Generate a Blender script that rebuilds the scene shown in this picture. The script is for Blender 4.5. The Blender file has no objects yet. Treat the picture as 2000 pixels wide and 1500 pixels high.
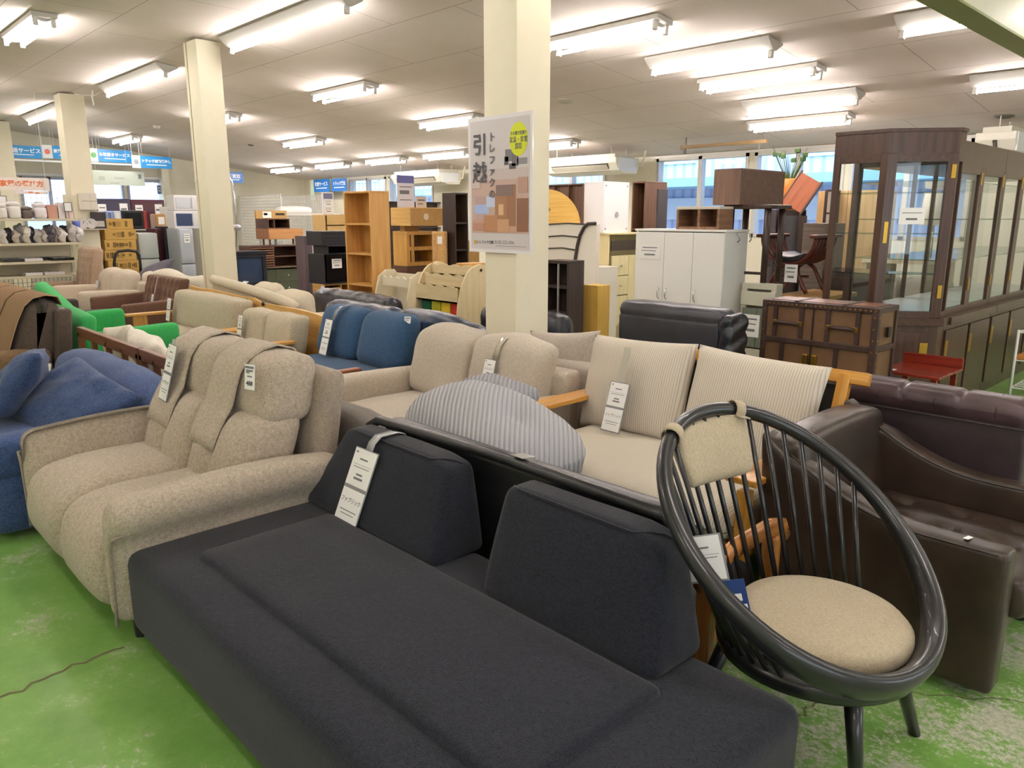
import bpy, bmesh, math, random
from mathutils import Vector, Matrix, Euler, noise
PI = math.pi
random.seed(7)
S = bpy.context.scene
C = S.collection

# ---------------------------------------------------------------- camera, world, exposure
CAM_H = 1.55
PITCH = math.radians(12.4)
YAW = math.radians(136.2)          # viewing direction in plan, the building's axes are x and y
FPX = 1480.0                       # focal length in pixels of a 2000 px wide picture
cam_data = bpy.data.cameras.new('camera')
cam = bpy.data.objects.new('camera', cam_data)
C.objects.link(cam)
cam.location = (0, 0, CAM_H)
cam.rotation_euler = (PI/2 - PITCH, 0, YAW - PI/2)
cam_data.sensor_width = 36.0
cam_data.lens = FPX/2000*36.0
cam_data.clip_start = 0.05
cam_data.clip_end = 200
S.camera = cam
world = bpy.data.worlds.new('world')
S.world = world
world.use_nodes = True
wb = world.node_tree.nodes['Background']
wb.inputs[0].default_value = (0.84, 0.92, 1.0, 1)
wb.inputs[1].default_value = 4.2
S.view_settings.view_transform = 'Standard'
S.view_settings.look = 'None'
S.view_settings.gamma = 1
S.view_settings.use_curve_mapping = False
S.view_settings.exposure = 0.22
TUBE_POWER = 62.0

CEIL = 3.44
BREAK_Y = 3.64
SLOPE = 0.118
WALL_Y = 11.06
WALL_X = -20.0

def ceil_z(y):
    return CEIL - max(0, y - BREAK_Y)*SLOPE

# ---------------------------------------------------------------- measuring the photograph
_F = (math.cos(YAW), math.sin(YAW)); _R = (math.sin(YAW), -math.cos(YAW))
def ray(px, py):
    u = (px - 1000)/FPX; v = (750 - py)/FPX
    h = math.cos(PITCH) + v*math.sin(PITCH)
    return (_F[0]*h + _R[0]*u, _F[1]*h + _R[1]*u, -math.sin(PITCH) + v*math.cos(PITCH))
def at_z(px, py, z):
    d = ray(px, py); t = (z - CAM_H)/d[2]; return Vector((d[0]*t, d[1]*t, z))
def at_x(px, py, x):
    d = ray(px, py); t = x/d[0]; return Vector((x, d[1]*t, CAM_H + d[2]*t))
def at_y(px, py, y):
    d = ray(px, py); t = y/d[1]; return Vector((d[0]*t, y, CAM_H + d[2]*t))

# ---------------------------------------------------------------- materials
def lin(h):
    h = h.lstrip('#')
    v = [int(h[i:i+2], 16)/255 for i in (0, 2, 4)]
    return tuple((c/12.92 if c <= .04045 else ((c+.055)/1.055)**2.4) for c in v) + (1,)
_mats = {}
def _new(name):
    m = bpy.data.materials.new(name); m.use_nodes = True
    nt = m.node_tree; b = nt.nodes['Principled BSDF']
    return m, nt, b
def plain(hexc, rough=.5, metal=0., coat=0., spec=.5):
    k = ('p', hexc, rough, metal, coat)
    if k not in _mats:
        m, nt, b = _new('paint_' + hexc.lstrip('#'))
        b.inputs['Base Color'].default_value = lin(hexc)
        b.inputs['Roughness'].default_value = rough
        b.inputs['Metallic'].default_value = metal
        b.inputs['Coat Weight'].default_value = coat
        b.inputs['Specular IOR Level'].default_value = spec
        _mats[k] = m
    return _mats[k]
def _noise(nt, scale, detail=3, vec=None, rough=.5):
    n = nt.nodes.new('ShaderNodeTexNoise'); n.inputs['Scale'].default_value = scale
    n.inputs['Detail'].default_value = detail; n.inputs['Roughness'].default_value = rough
    if vec: nt.links.new(vec, n.inputs['Vector'])
    return n
def _ramp(nt, fac, stops):
    r = nt.nodes.new('ShaderNodeValToRGB'); e = r.color_ramp.elements
    while len(e) < len(stops): e.new(.5)
    for i, (p, c) in enumerate(stops):
        e[i].position = p; e[i].color = c
    nt.links.new(fac, r.inputs[0]); return r
def _coord(nt, scale=(1, 1, 1), rot=(0, 0, 0)):
    t = nt.nodes.new('ShaderNodeTexCoord'); mp = nt.nodes.new('ShaderNodeMapping')
    mp.inputs['Scale'].default_value = scale; mp.inputs['Rotation'].default_value = rot
    nt.links.new(t.outputs['Object'], mp.inputs[0]); return mp.outputs[0]
def _bump(nt, b, h, strength, dist=.01):
    n = nt.nodes.new('ShaderNodeBump'); n.inputs['Strength'].default_value = strength
    n.inputs['Distance'].default_value = dist
    nt.links.new(h, n.inputs['Height']); nt.links.new(n.outputs[0], b.inputs['Normal'])
def fabric(c1, c2, grain=260, stretch=(1, 1, 1), bump=.35, contrast=.12):
    k = ('f', c1, c2, grain, stretch)
    if k not in _mats:
        m, nt, b = _new('fabric_' + c1.lstrip('#'))
        v = _coord(nt, stretch)
        n1 = _noise(nt, grain, 2, v); n2 = _noise(nt, grain*.22, 4, v)
        mx = nt.nodes.new('ShaderNodeMath'); mx.operation = 'MULTIPLY_ADD'
        mx.inputs[1].default_value = .72
        nt.links.new(n1.outputs[0], mx.inputs[0])
        h2 = nt.nodes.new('ShaderNodeMath'); h2.operation = 'MULTIPLY'; h2.inputs[1].default_value = .28
        nt.links.new(n2.outputs[0], h2.inputs[0]); nt.links.new(h2.outputs[0], mx.inputs[2])
        r = _ramp(nt, mx.outputs[0], [(.5-contrast, lin(c1)), (.5+contrast, lin(c2))])
        nt.links.new(r.outputs[0], b.inputs['Base Color'])
        b.inputs['Roughness'].default_value = .95
        b.inputs['Specular IOR Level'].default_value = .15
        b.inputs['Sheen Weight'].default_value = .15
        b.inputs['Sheen Roughness'].default_value = .5
        _bump(nt, b, n1.outputs[0], bump, .004)
        _mats[k] = m
    return _mats[k]
def ribbed(c1, c2, freq, axis='X', bump=.8, dist=.006, duty=.5, turn=0.):
    k = ('r', c1, c2, freq, axis)
    if k not in _mats:
        m, nt, b = _new('ribbed_' + c1.lstrip('#'))
        v = _coord(nt, rot=(0, 0, turn))
        w = nt.nodes.new('ShaderNodeTexWave'); w.wave_type = 'BANDS'; w.bands_direction = axis
        w.inputs['Scale'].default_value = freq; w.inputs['Distortion'].default_value = .06
        w.inputs['Detail'].default_value = 1.5; w.inputs['Detail Scale'].default_value = 4
        nt.links.new(v, w.inputs['Vector'])
        r = _ramp(nt, w.outputs['Fac'], [(.05, lin(c1)), (duty, lin(c2))])
        nt.links.new(r.outputs[0], b.inputs['Base Color'])
        b.inputs['Roughness'].default_value = .95; b.inputs['Specular IOR Level'].default_value = .1
        _bump(nt, b, w.outputs['Fac'], bump, dist)
        _mats[k] = m
    return _mats[k]
def leather(c1, c2, rough=.38):
    k = ('l', c1, c2, rough)
    if k not in _mats:
        m, nt, b = _new('leather_' + c1.lstrip('#'))
        v = _coord(nt)
        n = _noise(nt, 5, 5, v)
        r = _ramp(nt, n.outputs[0], [(.3, lin(c1)), (.75, lin(c2))])
        nt.links.new(r.outputs[0], b.inputs['Base Color'])
        b.inputs['Roughness'].default_value = rough
        vo = nt.nodes.new('ShaderNodeTexVoronoi'); vo.inputs['Scale'].default_value = 420
        nt.links.new(v, vo.inputs['Vector'])
        n3 = _noise(nt, 14, 3, v)
        a = nt.nodes.new('ShaderNodeMath'); a.operation = 'MULTIPLY_ADD'; a.inputs[1].default_value = .15
        nt.links.new(vo.outputs['Distance'], a.inputs[0]); nt.links.new(n3.outputs[0], a.inputs[2])
        _bump(nt, b, a.outputs[0], .35, .006)
        _mats[k] = m
    return _mats[k]
def wood(c1, c2, axis='x', rough=.45, scale=1.):
    k = ('w', c1, c2, axis, rough)
    if k not in _mats:
        m, nt, b = _new('wood_' + c1.lstrip('#'))
        s = {'x': (1.2, 22, 22), 'y': (22, 1.2, 22), 'z': (22, 22, 1.2)}[axis]
        v = _coord(nt, tuple(a*scale for a in s))
        n = _noise(nt, 1.6, 5, v, .6)
        r = _ramp(nt, n.outputs[0], [(.32, lin(c1)), (.68, lin(c2))])
        nt.links.new(r.outputs[0], b.inputs['Base Color'])
        b.inputs['Roughness'].default_value = rough
        _bump(nt, b, n.outputs[0], .08, .003)
        _mats[k] = m
    return _mats[k]
def glow(hexc, s):
    k = ('e', hexc, s)
    if k not in _mats:
        m, nt, b = _new('light_' + hexc.lstrip('#'))
        b.inputs['Base Color'].default_value = (.8, .8, .8, 1)
        b.inputs['Emission Color'].default_value = lin(hexc); b.inputs['Emission Strength'].default_value = s
        _mats[k] = m
    return _mats[k]
def glass(tint='#e8f2f4', refl=1.):
    k = ('g', tint)
    if k not in _mats:
        m, nt, b = _new('glass_' + tint.lstrip('#'))
        nt.nodes.remove(b)
        o = nt.nodes['Material Output']
        t = nt.nodes.new('ShaderNodeBsdfTransparent'); t.inputs[0].default_value = lin(tint)
        g = nt.nodes.new('ShaderNodeBsdfGlossy'); g.inputs['Roughness'].default_value = .02
        f = nt.nodes.new('ShaderNodeFresnel'); f.inputs[0].default_value = 1.6
        mx = nt.nodes.new('ShaderNodeMixShader')
        ge = nt.nodes.new('ShaderNodeNewGeometry'); iv = nt.nodes.new('ShaderNodeMath'); iv.operation = 'SUBTRACT'; iv.inputs[0].default_value = 1.0
        ml = nt.nodes.new('ShaderNodeMath'); ml.operation = 'MULTIPLY'
        nt.links.new(ge.outputs['Backfacing'], iv.inputs[1]); nt.links.new(iv.outputs[0], ml.inputs[0]); nt.links.new(f.outputs[0], ml.inputs[1])
        nt.links.new(ml.outputs[0], mx.inputs[0]); nt.links.new(t.outputs[0], mx.inputs[1])
        nt.links.new(g.outputs[0], mx.inputs[2]); nt.links.new(mx.outputs[0], o.inputs[0])
        _mats[k] = m
    return _mats[k]
def floor_mat():
    m, nt, b = _new('worn_green_floor_paint')
    v = _coord(nt)
    big = _noise(nt, .55, 6, v, .62); mid = _noise(nt, 3.2, 8, v, .75); fine = _noise(nt, 44, 5, v, .8)
    sp = nt.nodes.new('ShaderNodeSeparateXYZ'); nt.links.new(v, sp.inputs[0])
    # the paint is worn through on the aisle to the right of the round chair
    wr = nt.nodes.new('ShaderNodeMapRange'); wr.inputs['From Min'].default_value = -2.2; wr.inputs['From Max'].default_value = 0.2
    wr.inputs['To Min'].default_value = -.02; wr.inputs['To Max'].default_value = .10
    nt.links.new(sp.outputs[0], wr.inputs[0])
    def madd(a, k, c):
        n = nt.nodes.new('ShaderNodeMath'); n.operation = 'MULTIPLY_ADD'; n.inputs[1].default_value = k
        nt.links.new(a, n.inputs[0])
        if isinstance(c, float): n.inputs[2].default_value = c
        else: nt.links.new(c, n.inputs[2])
        return n.outputs[0]
    w = madd(mid.outputs[0], .55, wr.outputs[0]); w = madd(fine.outputs[0], .42, w); w = madd(big.outputs[0], .3, w)
    def ramp1(sock, a, b, k):
        r_ = nt.nodes.new('ShaderNodeMapRange'); r_.inputs['From Min'].default_value = a; r_.inputs['From Max'].default_value = b
        r_.inputs['To Min'].default_value = 0; r_.inputs['To Max'].default_value = k; nt.links.new(sock, r_.inputs[0]); return r_.outputs[0]
    # bare tone added on hidden back floor to cut green bounce on the ceiling
    m1 = nt.nodes.new('ShaderNodeMath'); m1.operation = 'MULTIPLY'
    nt.links.new(ramp1(sp.outputs[1], 3.0, 4.5, 1), m1.inputs[0]); nt.links.new(ramp1(sp.outputs[0], -2.6, -3.4, .14), m1.inputs[1])
    w = madd(m1.outputs[0], 1.0, w)
    w = madd(ramp1(sp.outputs[0], -6.5, -8.5, .10), 1.0, w)  # the same added bare tone farther left, also against green bounce
    green = _ramp(nt, mid.outputs[0], [(.3, lin('#659243')), (.55, lin('#7da856')), (.8, lin('#a6c386'))])
    bare = _ramp(nt, fine.outputs[0], [(.35, lin('#969a86')), (.7, lin('#c3c6b0'))])
    mask = _ramp(nt, w, [(.675, (0, 0, 0, 1)), (.735, (1, 1, 1, 1))])
    mx = nt.nodes.new('ShaderNodeMix'); mx.data_type = 'RGBA'
    nt.links.new(mask.outputs[0], mx.inputs[0]); nt.links.new(green.outputs[0], mx.inputs[6]); nt.links.new(bare.outputs[0], mx.inputs[7])
    nt.links.new(mx.outputs[2], b.inputs['Base Color'])
    rr = _ramp(nt, mask.outputs[0], [(0, (.28, .28, .28, 1)), (1, (.55, .55, .55, 1))])
    nt.links.new(rr.outputs[0], b.inputs['Roughness'])
    _bump(nt, b, w, .12, .01)
    return m
def ceiling_mat():
    m, nt, b = _new('ceiling_board')
    v = _coord(nt)
    n = _noise(nt, .6, 5, v, .6); n2 = _noise(nt, 60, 3, v)
    r = _ramp(nt, n.outputs[0], [(.3, lin('#d8ccc4')), (.7, lin('#e6dcd5'))])
    br = nt.nodes.new('ShaderNodeTexBrick'); br.inputs['Scale'].default_value = 1
    br.inputs['Brick Width'].default_value = 1.82; br.inputs['Row Height'].default_value = .91
    br.inputs['Mortar Size'].default_value = .004; br.offset = .5
    nt.links.new(v, br.inputs['Vector'])
    mx = nt.nodes.new('ShaderNodeMix'); mx.data_type = 'RGBA'
    nt.links.new(br.outputs['Fac'], mx.inputs[0]); nt.links.new(r.outputs[0], mx.inputs[6])
    mx.inputs[7].default_value = lin('#9a9488')
    nt.links.new(mx.outputs[2], b.inputs['Base Color'])
    b.inputs['Roughness'].default_value = .9
    _bump(nt, b, n2.outputs[0], .15, .01)
    return m
def wall_mat(c1='#d9d3bd', c2='#e6e1cd'):
    k = ('wall', c1)
    if k not in _mats:
        m, nt, b = _new('wall_paint_' + c1.lstrip('#'))
        v = _coord(nt); n = _noise(nt, 1.5, 5, v, .6)
        r = _ramp(nt, n.outputs[0], [(.3, lin(c1)), (.7, lin(c2))])
        nt.links.new(r.outputs[0], b.inputs['Base Color']); b.inputs['Roughness'].default_value = .6
        _mats[k] = m
    return _mats[k]

# ---------------------------------------------------------------- mesh helpers
def NB(): return bmesh.new()
def box(bm, x0, x1, y0, y1, z0, z1, m=None):
    vs = [bm.verts.new(((x0, x1)[i & 1], (y0, y1)[i >> 1 & 1], (z0, z1)[i >> 2 & 1])) for i in range(8)]
    if m is not None:
        for v in vs: v.co = m @ v.co
    for f in ((0, 2, 3, 1), (4, 5, 7, 6), (0, 1, 5, 4), (2, 6, 7, 3), (0, 4, 6, 2), (1, 3, 7, 5)):
        bm.faces.new([vs[i] for i in f])
    return bm
def BX(*a, m=None): return box(NB(), *a, m=m)
def cyl(bm, p0, p1, r0, r1=None, n=14, cap=True):
    r1 = r0 if r1 is None else r1
    p0 = Vector(p0); p1 = Vector(p1); d = (p1 - p0).normalized()
    a = d.cross(Vector((0, 0, 1)) if abs(d.z) < .9 else Vector((1, 0, 0))).normalized(); b = d.cross(a)
    A = [bm.verts.new(p0 + (a*math.cos(t) + b*math.sin(t))*r0) for t in [2*PI*i/n for i in range(n)]]
    B = [bm.verts.new(p1 + (a*math.cos(t) + b*math.sin(t))*r1) for t in [2*PI*i/n for i in range(n)]]
    for i in range(n):
        bm.faces.new((A[i], B[i], B[(i+1) % n], A[(i+1) % n]))
    if cap:
        bm.faces.new(A); bm.faces.new(B[::-1])
    return bm
def tube(bm, pts, r, n=8, closed=False, flat=1.):
    pts = [Vector(p) for p in pts]; L = len(pts); rings = []
    up = None
    for i, p in enumerate(pts):
        a = pts[(i-1) % L] if (closed or i) else pts[0]
        b = pts[(i+1) % L] if (closed or i < L-1) else pts[-1]
        d = (b - a).normalized()
        if up is None:
            up = d.cross(Vector((0, 0, 1)) if abs(d.z) < .9 else Vector((1, 0, 0))).normalized()
        up = (up - d*up.dot(d)).normalized(); s = d.cross(up)
        rr = r(i/(L-1)) if callable(r) else r
        rings.append([bm.verts.new(p + (up*math.cos(t)*flat + s*math.sin(t))*rr) for t in [2*PI*k/n for k in range(n)]])
    R = range(L if closed else L-1)
    for i in R:
        A = rings[i]; B = rings[(i+1) % L]
        for k in range(n):
            bm.faces.new((A[k], A[(k+1) % n], B[(k+1) % n], B[k]))
    if not closed:
        bm.faces.new(rings[0][::-1]); bm.faces.new(rings[-1])
    return bm
def prism(bm, poly, lo, hi, axis='y', m=None):
    """poly in the two other axes, extruded along axis"""
    def mk(p, t):
        v = {'y': (p[0], t, p[1]), 'x': (t, p[0], p[1]), 'z': (p[0], p[1], t)}[axis]
        return bm.verts.new(m @ Vector(v) if m else v)
    A = [mk(p, lo) for p in poly]; B = [mk(p, hi) for p in poly]; n = len(poly)
    for i in range(n): bm.faces.new((A[i], A[(i+1) % n], B[(i+1) % n], B[i]))
    bm.faces.new(A[::-1]); bm.faces.new(B)
    bmesh.ops.recalc_face_normals(bm, faces=bm.faces)
    return bm
def lathe(bm, prof, n=24, c=(0, 0, 0)):
    rings = [[bm.verts.new((c[0]+r*math.cos(t), c[1]+r*math.sin(t), c[2]+z)) for t in [2*PI*k/n for k in range(n)]] for r, z in prof]
    for A, B in zip(rings, rings[1:]):
        for k in range(n): bm.faces.new((A[k], A[(k+1) % n], B[(k+1) % n], B[k]))
    bm.faces.new(rings[0][::-1]); bm.faces.new(rings[-1])
    return bm
def _lat(h, r, n):
    r = min(r, h*.98); a = [-h, -h+.4*r, -h+r]; L = 2*(h-r)
    inner = [-h+r+L*i/n for i in range(1, n)]
    return a + inner + [h-r, h-.4*r, h]
def soft(bm, x0, x1, y0, y1, z0, z1, r=.05, puff=(0, 0, 0), n=(8, 8, 4), fn=None, wr=0, ws=5., m=None):
    """upholstered block: rounded edges, bulging faces, optional reshaping function"""
    c = Vector(((x0+x1)/2, (y0+y1)/2, (z0+z1)/2)); H = ((x1-x0)/2, (y1-y0)/2, (z1-z0)/2)
    r = min(r, min(H)*.98)
    Ls = [_lat(H[i], r, n[i]) for i in range(3)]; N = [len(l) for l in Ls]; V = {}
    def vert(i, j, k):
        if (i, j, k) in V: return V[i, j, k]
        p = Vector((Ls[0][i], Ls[1][j], Ls[2][k]))
        q = Vector([max(-(H[a]-r), min(H[a]-r, p[a])) for a in range(3)])
        d = p - q
        if d.length > 1e-9: p = q + d.normalized()*r
        u = [max(-1, min(1, p[a]/H[a])) for a in range(3)]
        o = p.copy()
        for a in range(3):
            b_, c_ = (a+1) % 3, (a+2) % 3
            o[a] += puff[a]*u[a]*(1-u[b_]**2)*(1-u[c_]**2)
        if fn: o = Vector(fn(o, u))
        if wr: o += noise.noise_vector((o+c)*ws)*wr
        o += c
        if m: o = m @ o
        V[i, j, k] = bm.verts.new(o); return V[i, j, k]
    def quad(a, b, c2, d): bm.faces.new((vert(*a), vert(*b), vert(*c2), vert(*d)))
    for i in range(N[0]-1):
        for j in range(N[1]-1):
            quad((i, j, 0), (i, j+1, 0), (i+1, j+1, 0), (i+1, j, 0)); K = N[2]-1
            quad((i, j, K), (i+1, j, K), (i+1, j+1, K), (i, j+1, K))
    for i in range(N[0]-1):
        for k in range(N[2]-1):
            quad((i, 0, k), (i+1, 0, k), (i+1, 0, k+1), (i, 0, k+1)); J = N[1]-1
            quad((i, J, k), (i, J, k+1), (i+1, J, k+1), (i+1, J, k))
    for j in range(N[1]-1):
        for k in range(N[2]-1):
            quad((0, j, k), (0, j, k+1), (0, j+1, k+1), (0, j+1, k)); I = N[0]-1
            quad((I, j, k), (I, j+1, k), (I, j+1, k+1), (I, j, k+1))
    return bm
def pillow(bm, w, h, t, m, n=16, pull=.07, seed=0, wr=.008, e=.42):
    """loose cushion with pointed corners, standing in its own x-z plane, thickness along y"""
    V = [{}, {}]
    for s in (0, 1):
        for i in range(n+1):
            for j in range(n+1):
                if s and (i in (0, n) or j in (0, n)): V[1][i, j] = V[0][i, j]; continue
                u = -1+2*i/n; v = -1+2*j/n
                x = w/2*u*(1-pull*(1-v*v)); z = h/2*v*(1-pull*(1-u*u))
                y = (1 if s else -1)*t/2*((1-u*u)*(1-v*v))**e
                p = Vector((x, y, z)) + noise.noise_vector(Vector((x, y, z))*7+Vector((seed, 0, 0)))*wr*(1-max(abs(u), abs(v))**6)
                V[s][i, j] = bm.verts.new(m @ p)
    for s in (0, 1):
        for i in range(n):
            for j in range(n):
                f = [V[s][i, j], V[s][i+1, j], V[s][i+1, j+1], V[s][i, j+1]]
                bm.faces.new(f if not s else f[::-1])
    return bm
def sheet(bm, rows, t=.006):
    """thick cloth from a grid of points (rows of equal length)"""
    R = len(rows); K = len(rows[0]); g = [[Vector(p) for p in r] for r in rows]
    nr = [[None]*K for _ in range(R)]
    for i in range(R):
        for j in range(K):
            a = g[min(i+1, R-1)][j]-g[max(i-1, 0)][j]; b = g[i][min(j+1, K-1)]-g[i][max(j-1, 0)]
            nr[i][j] = a.cross(b).normalized()
    A = [[bm.verts.new(g[i][j]) for j in range(K)] for i in range(R)]
    B = [[bm.verts.new(g[i][j]+nr[i][j]*t) for j in range(K)] for i in range(R)]
    for i in range(R-1):
        for j in range(K-1):
            bm.faces.new((A[i][j], A[i+1][j], A[i+1][j+1], A[i][j+1])); bm.faces.new((B[i][j], B[i][j+1], B[i+1][j+1], B[i+1][j]))
    for i in range(R-1):
        bm.faces.new((A[i][0], B[i][0], B[i+1][0], A[i+1][0])); bm.faces.new((A[i][-1], A[i+1][-1], B[i+1][-1], B[i][-1]))
    for j in range(K-1):
        bm.faces.new((A[0][j], A[0][j+1], B[0][j+1], B[0][j])); bm.faces.new((A[-1][j], B[-1][j], B[-1][j+1], A[-1][j+1]))
    bmesh.ops.recalc_face_normals(bm, faces=bm.faces)
    return bm
def MT(loc=(0, 0, 0), rot=(0, 0, 0)):
    return Matrix.Translation(loc) @ Euler(rot).to_matrix().to_4x4()

# ---------------------------------------------------------------- object helpers
def ob(name, bm, mat, parent=None, loc=(0, 0, 0), rot=(0, 0, 0), smooth=False, bev=0, label=None):
    me = bpy.data.meshes.new(name); bm.to_mesh(me); bm.free()
    me.materials.append(mat)
    if smooth:
        for p in me.polygons: p.use_smooth = True
    o = bpy.data.objects.new(name, me); C.objects.link(o)
    o.location = loc; o.rotation_euler = rot
    if parent: o.parent = parent
    if bev:
        b = o.modifiers.new('edge', 'BEVEL'); b.width = bev; b.segments = 2; b.limit_method = 'ANGLE'; b.harden_normals = False
    if label: o['label'] = label
    return o
def T(name, label, cat, loc=(0, 0, 0), rz=0, group=None):
    o = bpy.data.objects.new(name, None); C.objects.link(o); o.empty_display_size = .1
    o.location = loc; o.rotation_euler = (0, 0, rz)
    return tag(o, label, cat, group)
def tag(o, label, cat, group=None, kind=None):
    o['label'] = label; o['category'] = cat
    if group: o['group'] = group
    if kind: o['kind'] = kind
    return o
def struct(name, bm, mat, **k):
    o = ob(name, bm, mat, **k); o['kind'] = 'structure'; return o
def dup(root, loc, rz=None, label=None, group=None):
    r = root.copy(); C.objects.link(r); r.location = loc
    if rz is not None: r.rotation_euler = (0, 0, rz)
    if label: r['label'] = label
    if group: r['group'] = group
    for ch in list(root.children):
        c = ch.copy(); C.objects.link(c); c.parent = r
        for g in ch.children:
            d = g.copy(); C.objects.link(d); d.parent = c
    return r
INK = plain('#33343a', .7); GREY_INK = plain('#77787c', .7)
WHITE_CARD = plain('#f4f3f1', .45)
def lettering(parent, text, size, loc, mat=INK, rot=(0, 0, 0), align='CENTER', name='lettering', ext=.0004, bold=0., line=1., sx=1.):
    cu = bpy.data.curves.new(name, 'FONT'); cu.body = text; cu.size = size; cu.align_x = align; cu.align_y = 'CENTER'
    cu.extrude = ext; cu.resolution_u = 2; cu.offset = bold; cu.space_line = line
    tmp = bpy.data.objects.new(name, cu); C.objects.link(tmp)
    dg = bpy.context.evaluated_depsgraph_get()
    me = bpy.data.meshes.new_from_object(tmp.evaluated_get(dg))
    bpy.data.objects.remove(tmp); bpy.data.curves.remove(cu)
    me.materials.clear(); me.materials.append(mat)
    o = bpy.data.objects.new(name, me); C.objects.link(o); o.parent = parent
    o.location = loc; o.rotation_euler = rot; o.scale = (sx, 1, 1)
    return o
def lines_bm(spec, t=.0008):
    bm = NB()
    for (x0, x1, y, h) in spec: box(bm, x0, x1, y-h/2, y+h/2, 0, t)
    return bm
def price_tag(parent, loc, rot, w=.11, h=.125, lower=True, tape=0, text='ファブリック', gap=.012, upper=True):
    """one or two white cards in a clear sleeve; local origin = top centre of the upper card, card face = +z"""
    M = MT(loc, rot)
    H2 = h*.95
    tot = (h if upper else 0) + (gap + H2 if lower else 0)
    if tape:
        ob('tape_strip', BX(-w*.22, w*.22, -.01, tape, 0, .0012), plain('#b9b8b4', .12), parent, loc, rot)
    o = ob('tag_sleeve', BX(-w/2-.004, w/2+.006, -tot-.006, .004, 0, .002), plain('#8c8d90', .15), parent, loc, rot)
    if upper:
        c = ob('price_card', BX(-w/2, w/2, -h, 0, .002, .0035), WHITE_CARD, parent, loc, rot)
        ob('printed_lines', lines_bm([(-w*.18, w*.18, -h*.26, h*.04), (-w*.42, w*.42, -h*.42, .001), (-w*.36, w*.36, -h*.49, h*.018),
            (-w*.14, w*.14, -h*.68, h*.05), (-w*.2, w*.2, -h*.79, h*.06), (-w*.42, -w*.34, -h*.1, h*.05)]), GREY_INK, c, (0, 0, .0036))
    if lower:
        y0 = -(h+gap if upper else 0)
        c = ob('material_card', BX(-w/2, w/2, y0-H2, y0, .002, .0035), WHITE_CARD, parent, loc, rot)
        if text: lettering(c, text, w*.155, (0, y0-H2*.32, .004), GREY_INK)
        ob('printed_lines', lines_bm([(-w*.38, w*.38, y0-H2*.6, h*.022), (-w*.3, w*.3, y0-H2*.7, h*.018)]), GREY_INK, c, (0, 0, .0036))
    return o

# ================================================================ THE ROOM
WALLM = wall_mat()
XR, YN = 5.5, -5.0
fl = struct('floor', BX(WALL_X-.2, XR, YN, WALL_Y+.2, -.1, 0), floor_mat())
# saw cuts and cracks in the slab
bm = NB()
def crack(bm, a, b, w=.011, seed=0):
    a = Vector(a); b = Vector(b); n = 26; d = (b-a); s = Vector((-d.y, d.x, 0)).normalized()
    P = [a + d*i/n + s*noise.noise(Vector((i*.6, seed, 0)))*.05 for i in range(n+1)]
    for p, q in zip(P, P[1:]):
        v = [bm.verts.new(x) for x in (p-s*w/2+Vector((0, 0, .0012)), q-s*w/2+Vector((0, 0, .0012)), q+s*w/2+Vector((0, 0, .0012)), p+s*w/2+Vector((0, 0, .0012)))]
        bm.faces.new(v)
p0 = at_z(0, 1362, 0); p1 = at_z(240, 1262, 0)
crack(bm, (p0.x-1.2*(p1.x-p0.x), p0.y-1.2*(p1.y-p0.y), 0), (p1.x, p1.y, 0), seed=1)
crack(bm, (at_z(1560, 1400, 0).x, at_z(1560, 1400, 0).y, 0), (at_z(1625, 1350, 0).x, at_z(1625, 1350, 0).y, 0), .008, 3)
crack(bm, (-.9, 2.4, 0), (.6, 3.4, 0), .004, 5)
for f in bm.faces: f.normal_update()
o = struct('trim_9', bm, plain('#6f6450', .9)); o['label'] = 'dark cracks in the green floor paint'

bm = NB()
box(bm, WALL_X-.2, XR, YN, BREAK_Y, CEIL, CEIL+.12)
struct('ceiling', bm, ceiling_mat())
ang = math.atan(SLOPE); L = (WALL_Y+.3-BREAK_Y)/math.cos(ang)
struct('ceiling_slope', BX(WALL_X-.2, XR, 0, L, 0, .12), ceiling_mat(), loc=(0, BREAK_Y, CEIL), rot=(-ang, 0, 0))

def holes_wall(name, u0, u1, z0, z1, openings, t, axis, at, mat, ztop=None):
    """wall with rectangular openings (a, b, lo, hi) along u"""
    bm = NB(); us = sorted(openings); cur = u0
    def put(a, b, lo, hi):
        if b-a < 1e-4 or hi-lo < 1e-4: return
        if axis == 'x': box(bm, at-t, at, a, b, lo, hi)
        else: box(bm, a, b, at, at+t, lo, hi)
    for a, b, lo, hi in us:
        put(cur, a, z0, z1); put(a, b, z0, lo); put(a, b, hi, z1); cur = b
    put(cur, u1, z0, z1)
    return struct(name, bm, mat)
def window(n, axis, at, a, b, lo, hi, splits, frame, label):
    w = bpy.data.objects.new('window_%d' % n, None); C.objects.link(w); w['kind'] = 'structure'; w['label'] = label
    w.location = (at, a, lo) if axis == 'x' else (a, at, lo)
    W = b-a; H = hi-lo; bm = NB(); f = .05
    def put(u0, u1, z0, z1, d0, d1):
        if axis == 'x': box(bm, d0, d1, u0, u1, z0, z1)
        else: box(bm, u0, u1, d0, d1, z0, z1)
    d0, d1 = (-.1, .02) if axis == 'x' else (-.02, .1)
    put(0, W, 0, f, d0, d1); put(0, W, H-f, H, d0, d1); put(0, f, 0, H, d0, d1); put(W-f, W, 0, H, d0, d1)
    for s in splits: put(W*s-.035, W*s+.035, 0, H, d0, d1)
    ob('window_frame', bm, frame, w)
    e = [0]+list(splits)+[1]
    for s, q in zip(e, e[1:]):
        g = BX(-.045, -.04, W*s+.03, W*q-.03, .04, H-.04) if axis == 'x' else BX(W*s+.03, W*q-.03, .04, .045, .04, H-.04)
        ob('pane', g, glass('#f2f7fa'), w)
    return w
ALU = plain('#c9c6be', .4, .3)
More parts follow.
